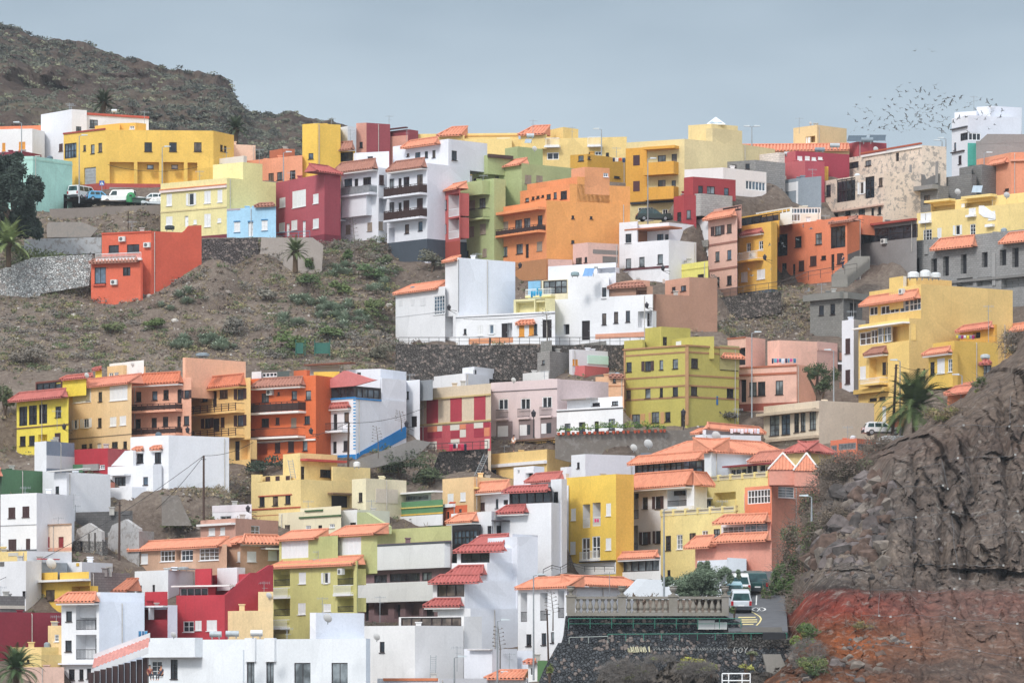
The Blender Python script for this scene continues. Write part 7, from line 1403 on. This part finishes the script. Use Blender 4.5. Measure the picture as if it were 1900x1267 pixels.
for a in [(722,232,214,'television antenna on the maroon skyline house'),(989,240,222,'television antenna beside the second tiled dormer'),(650,248,240,'television antenna on the bright yellow house'),(755,248,238,'television antenna left of the first tiled dormer'),(1483,234,218,'television antenna on the cream box house'),(1807,197,178,'television antenna on the white skyline building'),(1144,285,273,'television antenna on the ochre rooftop house'),(481,300,276,'thin mast on the salmon house'),(1834,632,566,'single rod antenna before the blank ochre side wall'),(705,1135,1105,'television antenna before the olive sided house',),(598,1138,1107,'tall antenna on the large white foreground building'),(106,780,760,'antenna on the left yellow house'),(1573,815,790,'antenna above the round fronted orange house'),(1131,1090,1060,'antenna rod beside the yellow house base'),(848,1225,1198,'antenna on the plain lilac white house'),(878,560,562,'wall antenna on the blank white house'),(945,1240,1210,'antenna on the lavender roof'),(490,1110,1078,'antenna on the crimson house'),(140,948,936,'antenna over the cinder block wall'),(137,925,915,'cross shaped antenna beside the white two storey house'),(30,1160,1145,'rusty antenna in front of the maroon wall'),(268,222,206,'antenna on the tall white skyline house'),(132,203,194,'antenna at the gable of the tall white house'),(1369,765,757,'double antenna below the olive house'),(1330,1062,1045,'antenna on the tiled hood')]:
    antenna(a[0],a[1],a[2],a[3])
def dish(px,py,rpx,Y,label,az=-.5,col='d5d6d6'):
    c=P3(px,py,Y); r=rpx*Y/F; root=thing('satellite_dish',label,'satellite dish',c-Vector((0,0,r*1.3)),'satellite dishes'); mb=MB(); R_=Matrix.Rotation(az,3,'Z')@Matrix.Rotation(R(-65),3,'X'); vs=[];fs=[]
    for i in range(5):
        q=(i+.02)/4
        for k in range(16): vs.append(c+R_@Vector((r*q*math.cos(k*math.pi/8),-r*q*math.sin(k*math.pi/8),-(1-q*q)*r*.22)))
    for i in range(4):
        for k in range(16): fs.append((i*16+k,i*16+(k+1)%16,(i+1)*16+(k+1)%16,(i+1)*16+k))
    mb.add(vs,fs); mb.build('reflector',flat('dish_'+col,col,.5),root)
    m2=MB(); m2.tube([c+Vector((0,.1,-r*.2)),c+Vector((0,.15,-r*1.3))],.04,5); m2.tube([c-Vector((0,0,r*.8)),c+R_@Vector((0,0,r*.9))],.02,4); m2.box(c+R_@Vector((0,0,r*.9)),.1,.1,.1); m2.build('mount',MET(),root)
for a in [(95,1045,11,427,'large off white dish on the blue grey low house'),(1203,823,9,462,'large white dish above the dark glazed gallery'),(1329,808,9,453,'big pale dish on the little white tiled house'),(161,696,5,470,'white dish on the yellow house roof'),(608,1146,9,374,'large white dish on the foreground building',),(499,1104,6,408,'grey dish at the corner of the olive sided house'),(1777,356,6,515,'dish on the wide pale yellow house'),(1868,362,6,515,'second dish on the wide pale yellow house'),(1625,277,5,562,'dish on the red block house'),(992,276,5,535,'round dish on the pale green rooftop'),(699,1181,7,376,'white dish at the right end of the foreground building'),(953,705,5,473,'dish on the mauve pink house roof'),(246,676,4,472,'dish on the peach rooftop room'),(1176,830,7,450,'pale dish beside the dark gallery roof'),(322,1177,6,380,'pair of pale dishes on the foreground building'),(1504,229,3,566,'small dish on the cream box house'),(1184,517,4,505,'small dish on the brown beige roof')]: dish(*a)
def tank(px,py,wpx,hpx,Y,label,col='aeb6bb',horiz=True):
    k=Y/F; c=P3(px,py,Y); root=thing('water_tank',label,'water tank',c-Vector((0,0,hpx*k/2)),'rooftop water tanks'); mb=MB()
    if horiz:
        mb.tube([c-Vector((wpx*k/2,0,0)),c+Vector((wpx*k/2,0,0))],hpx*k/2,14); 
    else: mb.lathe(c-Vector((0,0,hpx*k/2)),[(wpx*k*.45,0),(wpx*k*.5,hpx*k*.1),(wpx*k*.5,hpx*k*.75),(wpx*k*.3,hpx*k*.95),(wpx*k*.15,hpx*k)],14)
    mb.build('vessel',flat('tank_'+col,col,.45,.1),root,smooth=False); m2=MB(); 
    for s in(-.3,.3): m2.box(c+Vector((s*wpx*k,0,-hpx*k*.6)),.08,.5,hpx*k*.5)
    m2.build('cradle',MET(),root)
for a in [(400,1176,22,11,381,'left silver cylinder water heater on the foreground building','b4bcc0'),(431,1175,24,11,381,'middle silver cylinder water heater on the foreground building','b4bcc0'),(476,1174,22,12,380,'white cylinder water heater with a dark end on the foreground building','d5d8da'),(984,252,14,8,538,'silver water heater on the pale green rooftop','b4bcc0'),(212,206,10,6,560,'silver water heater on the white skyline house','c5cacc'),(1521,278,18,8,562,'blue grey tank on the long tiled roof','7e8b94'),(1609,260,22,9,562,'blue grey water tank on the red block house','7e8b94'),(1549,270,18,8,562,'striped silver tank above the long tiled roof','b0b7ba'),(1199,845,20,9,448,'dark cylinder water heater by the dark gallery','5a6670'),(1106,495,7,6,491,'round end water heater on the white terrace','c9cccd'),(1465,285,20,6,552,'pale water drums on the rose house','b9bfc2')]: tank(*a[:6],col=a[6])
for a in [(1695,510,22,12,472,'left white plastic tank on the big ochre house','e0e2e2'),(1717,508,20,14,473,'middle white plastic tank on the big ochre house','e0e2e2'),(1736,511,20,11,474,'right white plastic tank on the big ochre house','d5d8d8'),(315,422,18,8,531,'dark plastic tanks behind the coral red house','3f464a'),(1828,661,18,8,462,'silver tank on the yellow bay house','bcc2c4'),(662,861,13,10,457,'white barrel by the blue plinth','d9d9d7'),(340,1054,22,6,425,'grey tank lids on the little flat white house','9fa6a8'),(376,658,26,7,470,'grey blue tank on the salmon roof wall','8b979e'),(1067,508,16,8,492,'small blue grey tank on the white terrace','8fa3a8')]: tank(*a[:6],col=a[6],horiz=False)
def solar(px,py,wpx,hpx,Y,label,col='5f7f9a'):
    k=Y/F; c=P3(px,py,Y); root=thing('solar_panel',label,'solar panel',c-Vector((0,0,hpx*k/2)),'rooftop solar panels'); mb=MB(); w=wpx*k/2;h=hpx*k/2
    mb.hexa([c+Vector((sx*w+ (h*.3 if sz>0 else -h*.3),sz*h*.8+ sy*.04,sz*h)) for sx in(-1,1) for sy in(-1,1) for sz in(-1,1)]); mb.build('panel',flat('solar_'+col,col,.2,.1,.5,.1),root)
    m2=MB(); m2.tube([c+Vector((0,h*.9,h)),c+Vector((0,h*.9,-h))],.04,4); m2.tube([c+Vector((w,h*.9,h)),c+Vector((w,h*.9,-h))],.04,4); m2.build('stand',MET(),root)
solar(1813,351,18,14,512,'tilted pale solar panel on the wide pale yellow house','a5b2bc'); solar(1092,505,18,16,492,'blue solar panel on the white terrace house','6f97c4'); solar(980,262,12,8,537,'small solar panel on the pale green rooftop','9aa8b2')
solar(1590,257,34,12,566,'left dark solar array on the red block house','4c5a66'); solar(1628,256,30,12,566,'right dark solar array on the red block house','4c5a66')
# more roof clutter, one antenna or tank for each house that a short name singles out
def short(l):
    w_=l.split(); PR_={'with','beside','behind','above','below','under','at','in','on','between','over','around','outlined','along','against','wedged','descending','tucked','showing','left','right','of','down','left.','standing','and','before'}
    o=[]
    for q in w_:
        if q in PR_: break
        o.append(q)
    return ' '.join(o)
from collections import Counter
SHn=[short(r['label']) for r,b in HOUSES]; CN=Counter(SHn); r9=random.Random(21)
for (r,b),sn in zip(HOUSES,SHn):
    if CN[sn]>1 or len(sn.split())<3 or 'ruin' in sn or 'wall' in sn or 'hut' in sn or 'tile roof' in sn or 'showing' in sn: continue
    if r9.random()>.62: continue
    cxy=sum(b.poly,Vector((0,0)))/len(b.poly); p=b.XY[0]*.3+b.XY[-1]*.3+cxy*.4; p=p+(b.XY[-1]-b.XY[0])*r9.uniform(-.3,.3)
    px=CX+F*p.x/p.y; pz=HY-F*b.z1/p.y; art='roof of the '+sn
    if r9.random()<.72: antenna(px,pz,pz-r9.uniform(14,24),'thin television antenna on the '+art,Y=p.y)
    else: tank(px,pz-4,12,11,p.y,'small rooftop water tank on the '+art,r9.choice(['c9cdcf','8f9aa2','5d6a74']),horiz=False)
# skylight pyramid
root=thing('roof_skylight','small white framed glass skylight on top of the cream building','skylight',P3(1328,232,541)); mb=MB(); o=Vector(root['_o']); k=541/F
A=[P3(1312,231,541),P3(1345,231,541),P3(1345,231,546),P3(1312,231,546)]; mb.add(A+[P3(1328,219,543)],[(0,1,4),(1,2,4),(2,3,4),(3,0,4)]); mb.build('glass_roof',glassmat('sky_glass','a3b0b8'),root)
m2=MB(); ap=P3(1328,218.6,543)
for q in range(4): m2.tube([A[q],A[(q+1)%4]],.09,5); m2.tube([A[q],ap],.08,5)
m2.build('frame',WT(),root)
# pyramid tile roofs on the salmon orange house
def pyramid(px0,px1,pyb,pyt,Y,label,col):
    A=[P3(px0,pyb,Y),P3(px1,pyb,Y),P3(px1,pyb,Y+3.2),P3(px0,pyb,Y+3.2)]; z=A[0].z
    for a in A[2:]: a.z=z
    ap=P3((px0+px1)/2,pyt,Y+1.6); root=thing('pyramid_roof',label,'roof turret',A[0],'pyramid roofs of the salmon orange house')
    mb=MB()
    for q in range(4):
        P,Q=A[q],A[(q+1)%4]; n=36; nn=(Q-P).cross(ap-P).normalized()
        vs=[]
        for i in range(n+1):
            s=i/n; am=.05*math.sin(i*math.pi/2+.3); e=P+(Q-P)*s+nn*am; t=1-abs(2*s-1); top=e+(ap-(P+Q)/2)*t; vs+=[e,top]
        mb.add(vs,[(2*i,2*i+2,2*i+3,2*i+1) for i in range(n)])
    mb.build('tiles',tilemat(col),root)
    m2=MB()
    for a in A: m2.tube([a+Vector((0,0,.05)),ap+Vector((0,0,.1))],.09,5)
    m2.build('ridge_caps',flat('ridge_white','e2dfda'),root)
    m3=MB(); 
    for q in range(4):
        P,Q=A[q],A[(q+1)%4]; i1=P*.92+(A[0]+A[2])*.04; i2=Q*.92+(A[0]+A[2])*.04; m3.quad(i1,i2,i2-Vector((0,0,1.5)),i1-Vector((0,0,1.5)))
    m3.build('wall',paint('e39e8a'),root)
pyramid(1425,1480,871,842,421,'left orange pyramid tiled roof with white ridges',TL); pyramid(1472,1521,873,842,420,'right orange pyramid tiled roof with white ridges',TL)
# louvres of the white foreground building + sloping tiled roof
BR=[r for r,b in HOUSES if 'large white foreground' in r['label']][0]; YL=381
mb=MB()
for i in range(10):
    x=275-i*11.2; top=1220+ i*3.0; A=P3(x-10.5,1330,YL-i*.4);B=P3(x,top,YL-i*.4+ .9); mb.hexa([Vector((a,b_,c)) for a in(A.x,B.x) for b_ in(A.y,B.y) for c in(A.z,B.z)])
sl=mb.build('louvre_screen',flat('louvre_brown','3f2c2c'),BR)
mb=MB(); 
A,B=P3(172,1236,379),P3(276,1196,381); n=60; vs=[]
for i in range(n+1):
    p=A+(B-A)*i/n; am=.05*math.sin(i*math.pi/2); vs+=[p+Vector((0,-.5,-.15+am)),p+Vector((0,1.2,.75+am))]
mb.add(vs,[(2*i,2*i+2,2*i+3,2*i+1) for i in range(n)]); mb.build('tile_roof',tilemat('c98a80'),BR)
mb=MB(); mb.hexa([p+Vector((0,o,z)) for p in(A,B) for o in(1.1,1.5) for z in(.3,1.1)]); mb.hexa([p+Vector((0,o,z)) for p in(A,B) for o in(-.5,-.3) for z in(-.75,-.2)]); mb.build('parapet',paint('e4e4e6'),BR)
# big hanging laundry
def laundry(x0,x1,y,h,Y,cols,label,seed):
    r=random.Random(seed); root=thing('washing_line',label,'washing line',P3((x0+x1)/2,y,Y),'washing lines hung with clothes'); mb=MB(); mb.tube([P3(x0-2,y,Y),P3(x1+2,y,Y)],.015,3); mb.build('line',WT(),root); x=x0; i=0
    while x<x1:
        w=r.uniform(3,6); hh=h*r.uniform(.6,1); c=cols[i%len(cols)]; i+=1; m=MB(); n=6; vs=[]
        for q in range(n+1):
            px=x+w*q/n; o=.06*math.sin(q*2.1); a=P3(px,y,Y); b_=P3(px+r.uniform(-.3,.3),y+hh,Y); vs+=[a,(a+b_)/2+Vector((0,o,0)),b_+Vector((0,o*1.5,0))]
        m.add(vs,[f_ for q in range(n) for f_ in((3*q,3*q+3,3*q+4,3*q+1),(3*q+1,3*q+4,3*q+5,3*q+2))]); m.build('cloth',flat('cloth_'+c,c),root); x+=w+r.uniform(.3,1.5)
laundry(1432,1478,665,10,479,['2f3f66','6fb0c4','cf5aa0','4a86a8','d9d9e0'],'washing line of blue and pink clothes on the pink house terrace',1)
laundry(834,862,823,13,465.4,['c2385a','2b2f45','d9d9d9','b83a4a'],'pink and dark clothes hung before the chequered red house',2)
laundry(1137,1162,293,9,545,['2f4468','e6e0dc','e0622f','39598a'],'clothes hung on the ochre rooftop house',3)
laundry(1774,1808,622,8,462.5,['e6d84a','9a9ab0','b0387a','e4e0e4'],'yellow and purple cloths draped over the yellow terrace parapet',4)
laundry(1355,1410,795,10,452,['e9e4e8','e8d8e0','dfe0e8'],'white and pink sheets drying above the hipped tile roof',5)
laundry(257,272,1170,14,400,['3f7fa8','2f6a98','4a90b8'],'blue clothes hung before the dark red veranda house',6)
laundry(1103,1109,962,10,430,['e0508a'],'pink towel hanging on the bright yellow house balcony',7)
laundry(985,1006,540,12,491,['3fa7d0','48b0d4'],'turquoise cloths over the cream terrace rail',8)
# blue cloth tables etc: ladder
def ladder(x0,y0,x1,y1,Y,label):
    mb=MB(); A,B=P3(x0,y0,Y),P3(x1,y1,Y); s=Vector((.5,0,0)); mb.tube([A,B],.04,4); mb.tube([A+s,B+s],.04,4)
    for q in range(1,12): p=A+(B-A)*q/12; mb.tube([p,p+s],.03,4)
    tag(mb.build('ladder',MET(),org=A),label,'ladder')
ladder(880,882,898,842,463,'metal ladder leaning on the rubble wall under the red chequered house'); ladder(798,1258,799,1215,393,'dark ladder fixed to the stepped white wall'); ladder(540,888,534,852,447,'steep dark outside stair of the pale yellow house')
# flower pots on the terrace
for i in range(22):
    px=1036+i*9.4+rng.uniform(-3,3); py=808-(px-1036)*.03; Y=461.6+(px-1036)*.012; c=P3(px,py,Y)
    root=thing('potted_plant','small red potted plant in the row along the terrace edge','potted plant',c,'flower pots along the terrace edge'); mb=MB(); mb.lathe(c-Vector((0,.3,0)),[(.12,0),(.18,.3),(.2,.32)],8); mb.build('pot',flat('terracotta','b5563c'),root); mb=MB(); q_=rng.uniform(.6,1.6); clump(mb,c+Vector((0,-.3,.3+.35*q_)),.4*q_,.25,.38*q_,int(70*q_),.1); mb.build('foliage',leafmat('leaf_pot%d'%(i%3),['4c6a30','3d5a2c','7a8a3a'][i%3]),root)
# ================= birds
mb=MB(); mb.tube([Vector((-.28,0,0)),Vector((-.1,0,.02)),Vector((.12,0,.02)),Vector((.24,0,.03)),Vector((.33,0,.0))],[.02,.07,.07,.045,.01],6)
rb=thing('gull','dark gull wheeling in the flock above the right skyline','gull',P3(1700,200,520),'gulls flying in the flock'); rb['_o']=(0,0,0); rb.location=P3(1700,200,520)
mb.build('body',flat('gull_grey','83898d'),rb,org=(0,0,0))
for sg in(-1,1):
    m2=MB(); m2.add([(.08,sg*.04,.03),(-.1,sg*.04,.03),(-.12,sg*.35,.2),(.06,sg*.35,.22),(-.2,sg*.75,.12),(-.16,sg*.74,.14)],[(0,1,2,3),(3,2,4,5)]); m2.build('wing',flat('gull_wing','666d72'),rb,org=(0,0,0))
BP=[(1698,95),(1729,96),(1737,158),(1682,171),(1655,186),(1690,190),(1660,195),(1716,170),(1700,183),(1724,176),(1770,180),(1782,182),(1665,208),(1682,205),(1700,196),(1716,199),(1726,200),(1574,213),(1596,203),(1605,221),(1612,206),(1588,226),(1623,216),(1632,222),(1640,205),(1646,221),(1652,214),(1645,232),(1655,230),(1661,226),(1668,233),(1674,228),(1684,226),(1690,232),(1702,212),(1706,217),(1712,210),(1722,217),(1727,208),(1730,214),(1738,211),(1745,200),(1752,190),(1756,222),(1700,240),(1688,242),(1664,241),(1650,242),(1640,240),(1632,238),(1622,243),(1611,242),(1600,238),(1585,243),(1608,235),(1660,238),(1676,240),(1696,236),(1740,228),(1763,196),(1776,205),(1790,200),(1800,192),(1810,204),(1822,210),(1832,190),(1840,186),(1848,196),(1838,212),(1828,222),(1845,232),(1856,218),(1835,240),(1760,236),(1748,243),(1735,165),(1708,168),(1745,179),(1670,180),(1642,184),(1725,235),(1715,241),(1650,199),(1712,185),(1735,187),(1755,184),(1765,190)]
BP+=[(min(1860,max(1575,rng.gauss(1715,62))),min(246,max(150,rng.gauss(212,24)))) for _ in range(60)]
for i,(px,py) in enumerate(BP+[(1452,452),(1455,458),(1480,445),(1500,540),(1428,455),(1430,500),(1505,425),(1395,512),(1389,500),(1364,522),(1412,430),(1490,420)]):
    c=rb if i==0 else copy_tree(rb)
    if i>=len(BP): c['label']='pale gull gliding low in front of the yellow and coral houses'; Y=495+rng.uniform(-5,5)
    else: Y=500+rng.uniform(-25,30)
    c.location=P3(px,py,Y); c.rotation_euler=(rng.uniform(-.7,.7),rng.uniform(-.3,.3),rng.uniform(0,6.3)); s=rng.uniform(.45,.85); c.scale=(s,s,s)
# ================= people
def person(px,pb,Y,label,shirt,trous,hair='2e2622',rz=0,sit=False,bare=False):
    loc=P3(px,pb,Y); root=thing('person',label,'person',loc); root['_o']=(0,0,0)
    def sk(name,vs,es,rs,mat):
        me=bpy.data.meshes.new(name); me.from_pydata(vs,es,[]); ob=bpy.data.objects.new(name,me); COL.objects.link(ob)
        md=ob.modifiers.new('s','SKIN'); me.skin_vertices or None
        for i,r in enumerate(rs): me.skin_vertices[0].data[i].radius=(r[0],r[1]) if isinstance(r,tuple) else (r,r)
        me.skin_vertices[0].data[0].use_root=True
        sb=ob.modifiers.new('d','SUBSURF'); sb.levels=1; sb.render_levels=1
        bpy.context.view_layer.update(); dg=bpy.context.evaluated_depsgraph_get(); m2=bpy.data.meshes.new_from_object(ob.evaluated_get(dg)); bpy.data.objects.remove(ob)
        m2.materials.clear(); m2.materials.append(mat); o2=bpy.data.objects.new(name,m2); COL.objects.link(o2); o2.parent=root; return o2
    h=0 if not sit else -.42
    V=[(0,0,.95+h),(0,0,1.15+h),(0,0,1.38+h),(0,0,1.5+h),(0,-.01,1.6+h),(0,-.01,1.72+h)]; E=[(0,1),(1,2),(2,3),(3,4),(4,5)]; Rr=[(.15,.11),(.13,.1),(.17,.1),.055,(.075,.09),(.06,.07)]
    for sg in(-1,1):
        n=len(V); V+=[(sg*.19,0,1.42+h),(sg*.25,.02,1.14+h),(sg*.22,-.14,.92+h),(sg*.2,-.2,.86+h)]; E+=[(2,n),(n,n+1),(n+1,n+2),(n+2,n+3)]; Rr+=[.055,.045,.035,.03]
        n=len(V)
        if sit: V+=[(sg*.1,0,.5),(sg*.12,-.42,.5),(sg*.12,-.45,.08),(sg*.12,-.58,.04)]
        else: V+=[(sg*.1,0,.86),(sg*.1,-.03-sg*.08,.48),(sg*.1,.04-sg*.15,.09),(sg*.1,-.08-sg*.15,.04)]
        E+=[(0,n),(n,n+1),(n+1,n+2),(n+2,n+3)]; Rr+=[.085,.06,.042,.035]
    sk('body',V,E,Rr,flat('skin','b98468'))
    if not bare:
        sk('shirt',[(0,0,.93+h),(0,0,1.18+h),(0,0,1.4+h),(-.19,0,1.42+h),(-.25,.02,1.2+h),(.19,0,1.42+h),(.25,.02,1.2+h)],[(0,1),(1,2),(2,3),(3,4),(2,5),(5,6)],[(.17,.13),(.15,.12),(.185,.12),.075,.065,.075,.065],flat('cloth_'+shirt,shirt))
    if sit: tv=[(0,0,.52),(-.1,0,.5),(-.12,-.42,.5),(-.12,-.45,.14),(.1,0,.5),(.12,-.42,.5),(.12,-.45,.14)]
    else: tv=[(0,0,.95),(-.1,0,.86),(-.1,.05,.48),(-.1,.19,.12),(.1,0,.86),(.1,-.11,.48),(.1,-.11,.12)]
    sk('trousers',tv,[(0,1),(1,2),(2,3),(0,4),(4,5),(5,6)],[(.16,.12),.1,.075,.06,.1,.075,.06],flat('cloth_'+trous,trous))
    m=MB(); clump(m,(0,.02,1.71+h),.1,.11,.1,90,.04,flatb=.2); m.lathe(Vector((0,.02,1.68+h)),[(.1,0),(.105,.05),(.07,.11),(.02,.13)],10); m.build('hair',flat('hair_'+hair,hair),root,org=(0,0,0))
    m=MB()
    for sg in(-1,1): m.box((sg*.03,-.098,1.67+h),.016,.012,.012)
    m.build('eyes',BLK(),root,org=(0,0,0)); m=MB(); m.hexa([(sx*.012,-.09-(.025 if sz<0 else 0)*(1 if sy<0 else 0),1.645+h+sz*.02) for sx in(-1,1) for sy in(-1,1) for sz in(-1,1)]); m.build('nose',flat('skin','b98468'),root,org=(0,0,0))
    m=MB(); m.box((0,-.094,1.6+h),.045,.01,.01); m.build('mouth',flat('lips','8f4a45'),root,org=(0,0,0))
    root.rotation_euler=(0,0,rz); return root
person(1564,500,509,'person in a dark blue jacket walking down the steps by the coral house','2f3f5a','27324a',rz=R(-60))
person(978,996,439,'person in a light top leaning on the white terrace parapet','c9c4c4','4a4a52',rz=R(20))
person(953,838,459,'person in a white top on the roof gallery of the golden house','e0dcd6','5a4a44',rz=R(-40))
person(278,1262,376.5,'left seated person on the balcony of the white foreground building','8f4a45','3a3a44',sit=True,rz=R(30))
person(299,1262,376.5,'right seated person on the balcony of the white foreground building','4a4a5a','3a3a44',sit=True,rz=R(-40))
person(1048,945,437,'person standing at the edge of the dark roof gallery','d9d9d9','3a3a3a',rz=0) if 0 else None
# steps by the coral house
mb=MB()
for i in range(14):
    A=P3(1553+i*3.2,512-i*2.6,512+i*.35); mb.box(A+Vector((.3,0,-.6)),1.9,.5,1.5)
tag(mb.build('stone_steps',paint('8f8a82',1),org=P3(1560,510,512)),'grey stone steps climbing beside the coral orange house','steps')
# bare agave flower stalks
for px,pb,pt,Y,l in [(658,480,404,505,'tall bare agave stalk before the white apartment houses'),(745,800,762,462,'spidery agave stalk beside the blue plinth'),(1016,640,572,486.5,'tall agave stalk with side branches before the arched door'),(928,1240,1160,372,'leaning agave stalk right of the street lamp with the bird'),(1026,1170,1095,352,'leaning agave stalk before the white loggia house'),(702,850,790,456,'thin agave stalk above the dark shrubs')]:
    b=P3(px,pb,Y);t=P3(px-4,pt,Y); mb=MB(); mb.tube([b,b*.5+t*.5+Vector((.1,0,0)),t],[.06,.045,.02],5)
    for q in range(12):
        f_=.45+q*.045; p=b+(t-b)*f_; d=(-1)**q; L_=.55*(1-.5*(f_-.45)/.55); e=p+Vector((d*L_,rng.uniform(-.3,.3),.12)); mb.tube([p,e],.015,3); clump(mb,e,.12,.1,.06,5,.07)
    root=thing('agave_stalk',l,'agave stalk',b,'bare agave flower stalks'); mb.build('stalk',flat('stalk','5f574f'),root)
# ================= light, sky, camera
BACK=1.75  # sky gain behind the camera, added as fill light on the facing walls
w=bpy.data.worlds.new('World'); SC.world=w; w.use_nodes=True; nt=w.node_tree; L=nt.links.new
for n in list(nt.nodes): nt.nodes.remove(n)
out=nt.nodes.new('ShaderNodeOutputWorld'); bg=nt.nodes.new('ShaderNodeBackground'); L(bg.outputs[0],out.inputs[0])
SE=math.radians(42); SA=math.radians(-150)   # azimuth of sun (from +Y, clockwise)
sky=nt.nodes.new('ShaderNodeTexSky'); sky.sky_type='NISHITA'; sky.sun_disc=False; sky.sun_elevation=SE; sky.sun_rotation=SA; sky.dust_density=3; sky.air_density=1.2
tc=nt.nodes.new('ShaderNodeTexCoord'); sep=nt.nodes.new('ShaderNodeSeparateXYZ'); L(tc.outputs['Generated'],sep.inputs[0])
r=nt.nodes.new('ShaderNodeValToRGB'); e=r.color_ramp.elements
e[0].position=0.0; e[0].color=(.62,.70,.76,1); e[1].position=1.0; e[1].color=(1.05,1.1,1.18,1)
q=e.new(.105); q.color=(.52,.62,.71,1); q=e.new(.165); q.color=(.36,.45,.54,1); q=e.new(.3); q.color=(.6,.66,.72,1)
mp=nt.nodes.new('ShaderNodeMapping'); mp.inputs['Scale'].default_value=(7,7,22); n=nt.nodes.new('ShaderNodeTexNoise'); n.inputs['Scale'].default_value=1.6; n.inputs['Detail'].default_value=3; L(tc.outputs['Generated'],mp.inputs[0]); L(mp.outputs[0],n.inputs['Vector'])
ma=nt.nodes.new('ShaderNodeMath'); ma.operation='MULTIPLY_ADD'; L(n.outputs['Fac'],ma.inputs[0]); ma.inputs[1].default_value=.10; 
mb_=nt.nodes.new('ShaderNodeMath'); mb_.operation='ADD'; mb_.inputs[1].default_value=-.05; L(sep.outputs['Z'],mb_.inputs[0]); L(mb_.outputs[0],ma.inputs[2]); L(ma.outputs[0],r.inputs['Fac'])
mul=nt.nodes.new('ShaderNodeMix'); mul.data_type='RGBA'; mul.blend_type='MIX'; mul.inputs[0].default_value=.9
sc=nt.nodes.new('ShaderNodeMix'); sc.data_type='RGBA'; sc.blend_type='MULTIPLY'; sc.inputs[0].default_value=1; L(sky.outputs[0],sc.inputs[6]); sc.inputs[7].default_value=(.1,.1,.1,1)
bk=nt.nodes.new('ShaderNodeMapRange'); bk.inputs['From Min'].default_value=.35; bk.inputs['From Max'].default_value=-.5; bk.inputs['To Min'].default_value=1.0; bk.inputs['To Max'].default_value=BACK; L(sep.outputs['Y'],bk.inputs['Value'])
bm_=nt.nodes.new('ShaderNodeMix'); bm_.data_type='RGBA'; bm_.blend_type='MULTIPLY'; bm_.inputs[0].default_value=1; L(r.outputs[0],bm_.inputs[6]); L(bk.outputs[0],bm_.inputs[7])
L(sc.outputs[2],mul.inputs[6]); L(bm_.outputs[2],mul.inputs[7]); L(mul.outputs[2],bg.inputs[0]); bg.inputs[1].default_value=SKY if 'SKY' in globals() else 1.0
sl=bpy.data.lights.new('sun','SUN'); sl.energy=2.0; sl.angle=math.radians(11); sl.color=(1,.965,.92); so=bpy.data.objects.new('sun',sl); COL.objects.link(so)
d=Vector((math.sin(SA)*math.cos(SE),math.cos(SA)*math.cos(SE),math.sin(SE))); so.rotation_euler=d.to_track_quat('Z','Y').to_euler(); so.location=(0,0,200)
cam=bpy.data.cameras.new('camera'); co=bpy.data.objects.new('camera',cam); COL.objects.link(co); co.location=(0,0,0); co.rotation_euler=(math.pi/2,0,0)
cam.sensor_width=36; cam.lens=36*F/1900; cam.shift_y=(HY-633.5)/1900; cam.clip_start=5; cam.clip_end=20000; SC.camera=co
SC.view_settings.view_transform='Standard'; SC.view_settings.look='None'; SC.view_settings.exposure=.15; SC.view_settings.gamma=1
HZ=.00009
if HZ:
    mb=MB(); mb.hexa([Vector((x,y,z)) for x in(-420,420) for y in(-8,1150) for z in(-19,175)]); hm=bpy.data.materials.new('haze_air'); hm.use_nodes=True; hn=hm.node_tree
    for n_ in list(hn.nodes): hn.nodes.remove(n_)
    oo=hn.nodes.new('ShaderNodeOutputMaterial'); pv=hn.nodes.new('ShaderNodeVolumePrincipled'); pv.inputs['Density'].default_value=HZ; pv.inputs['Color'].default_value=(.86,.93,1,1); pv.inputs['Anisotropy'].default_value=.2; hn.links.new(pv.outputs[0],oo.inputs['Volume'])
    hz=mb.build('haze',hm); hz['kind']='stuff'
SC.render.engine='CYCLES'
for r_ in ROOTS:
    if '_o' in r_: del r_['_o']
for o_ in bpy.data.objects:
    if '_o' in o_: del o_['_o']
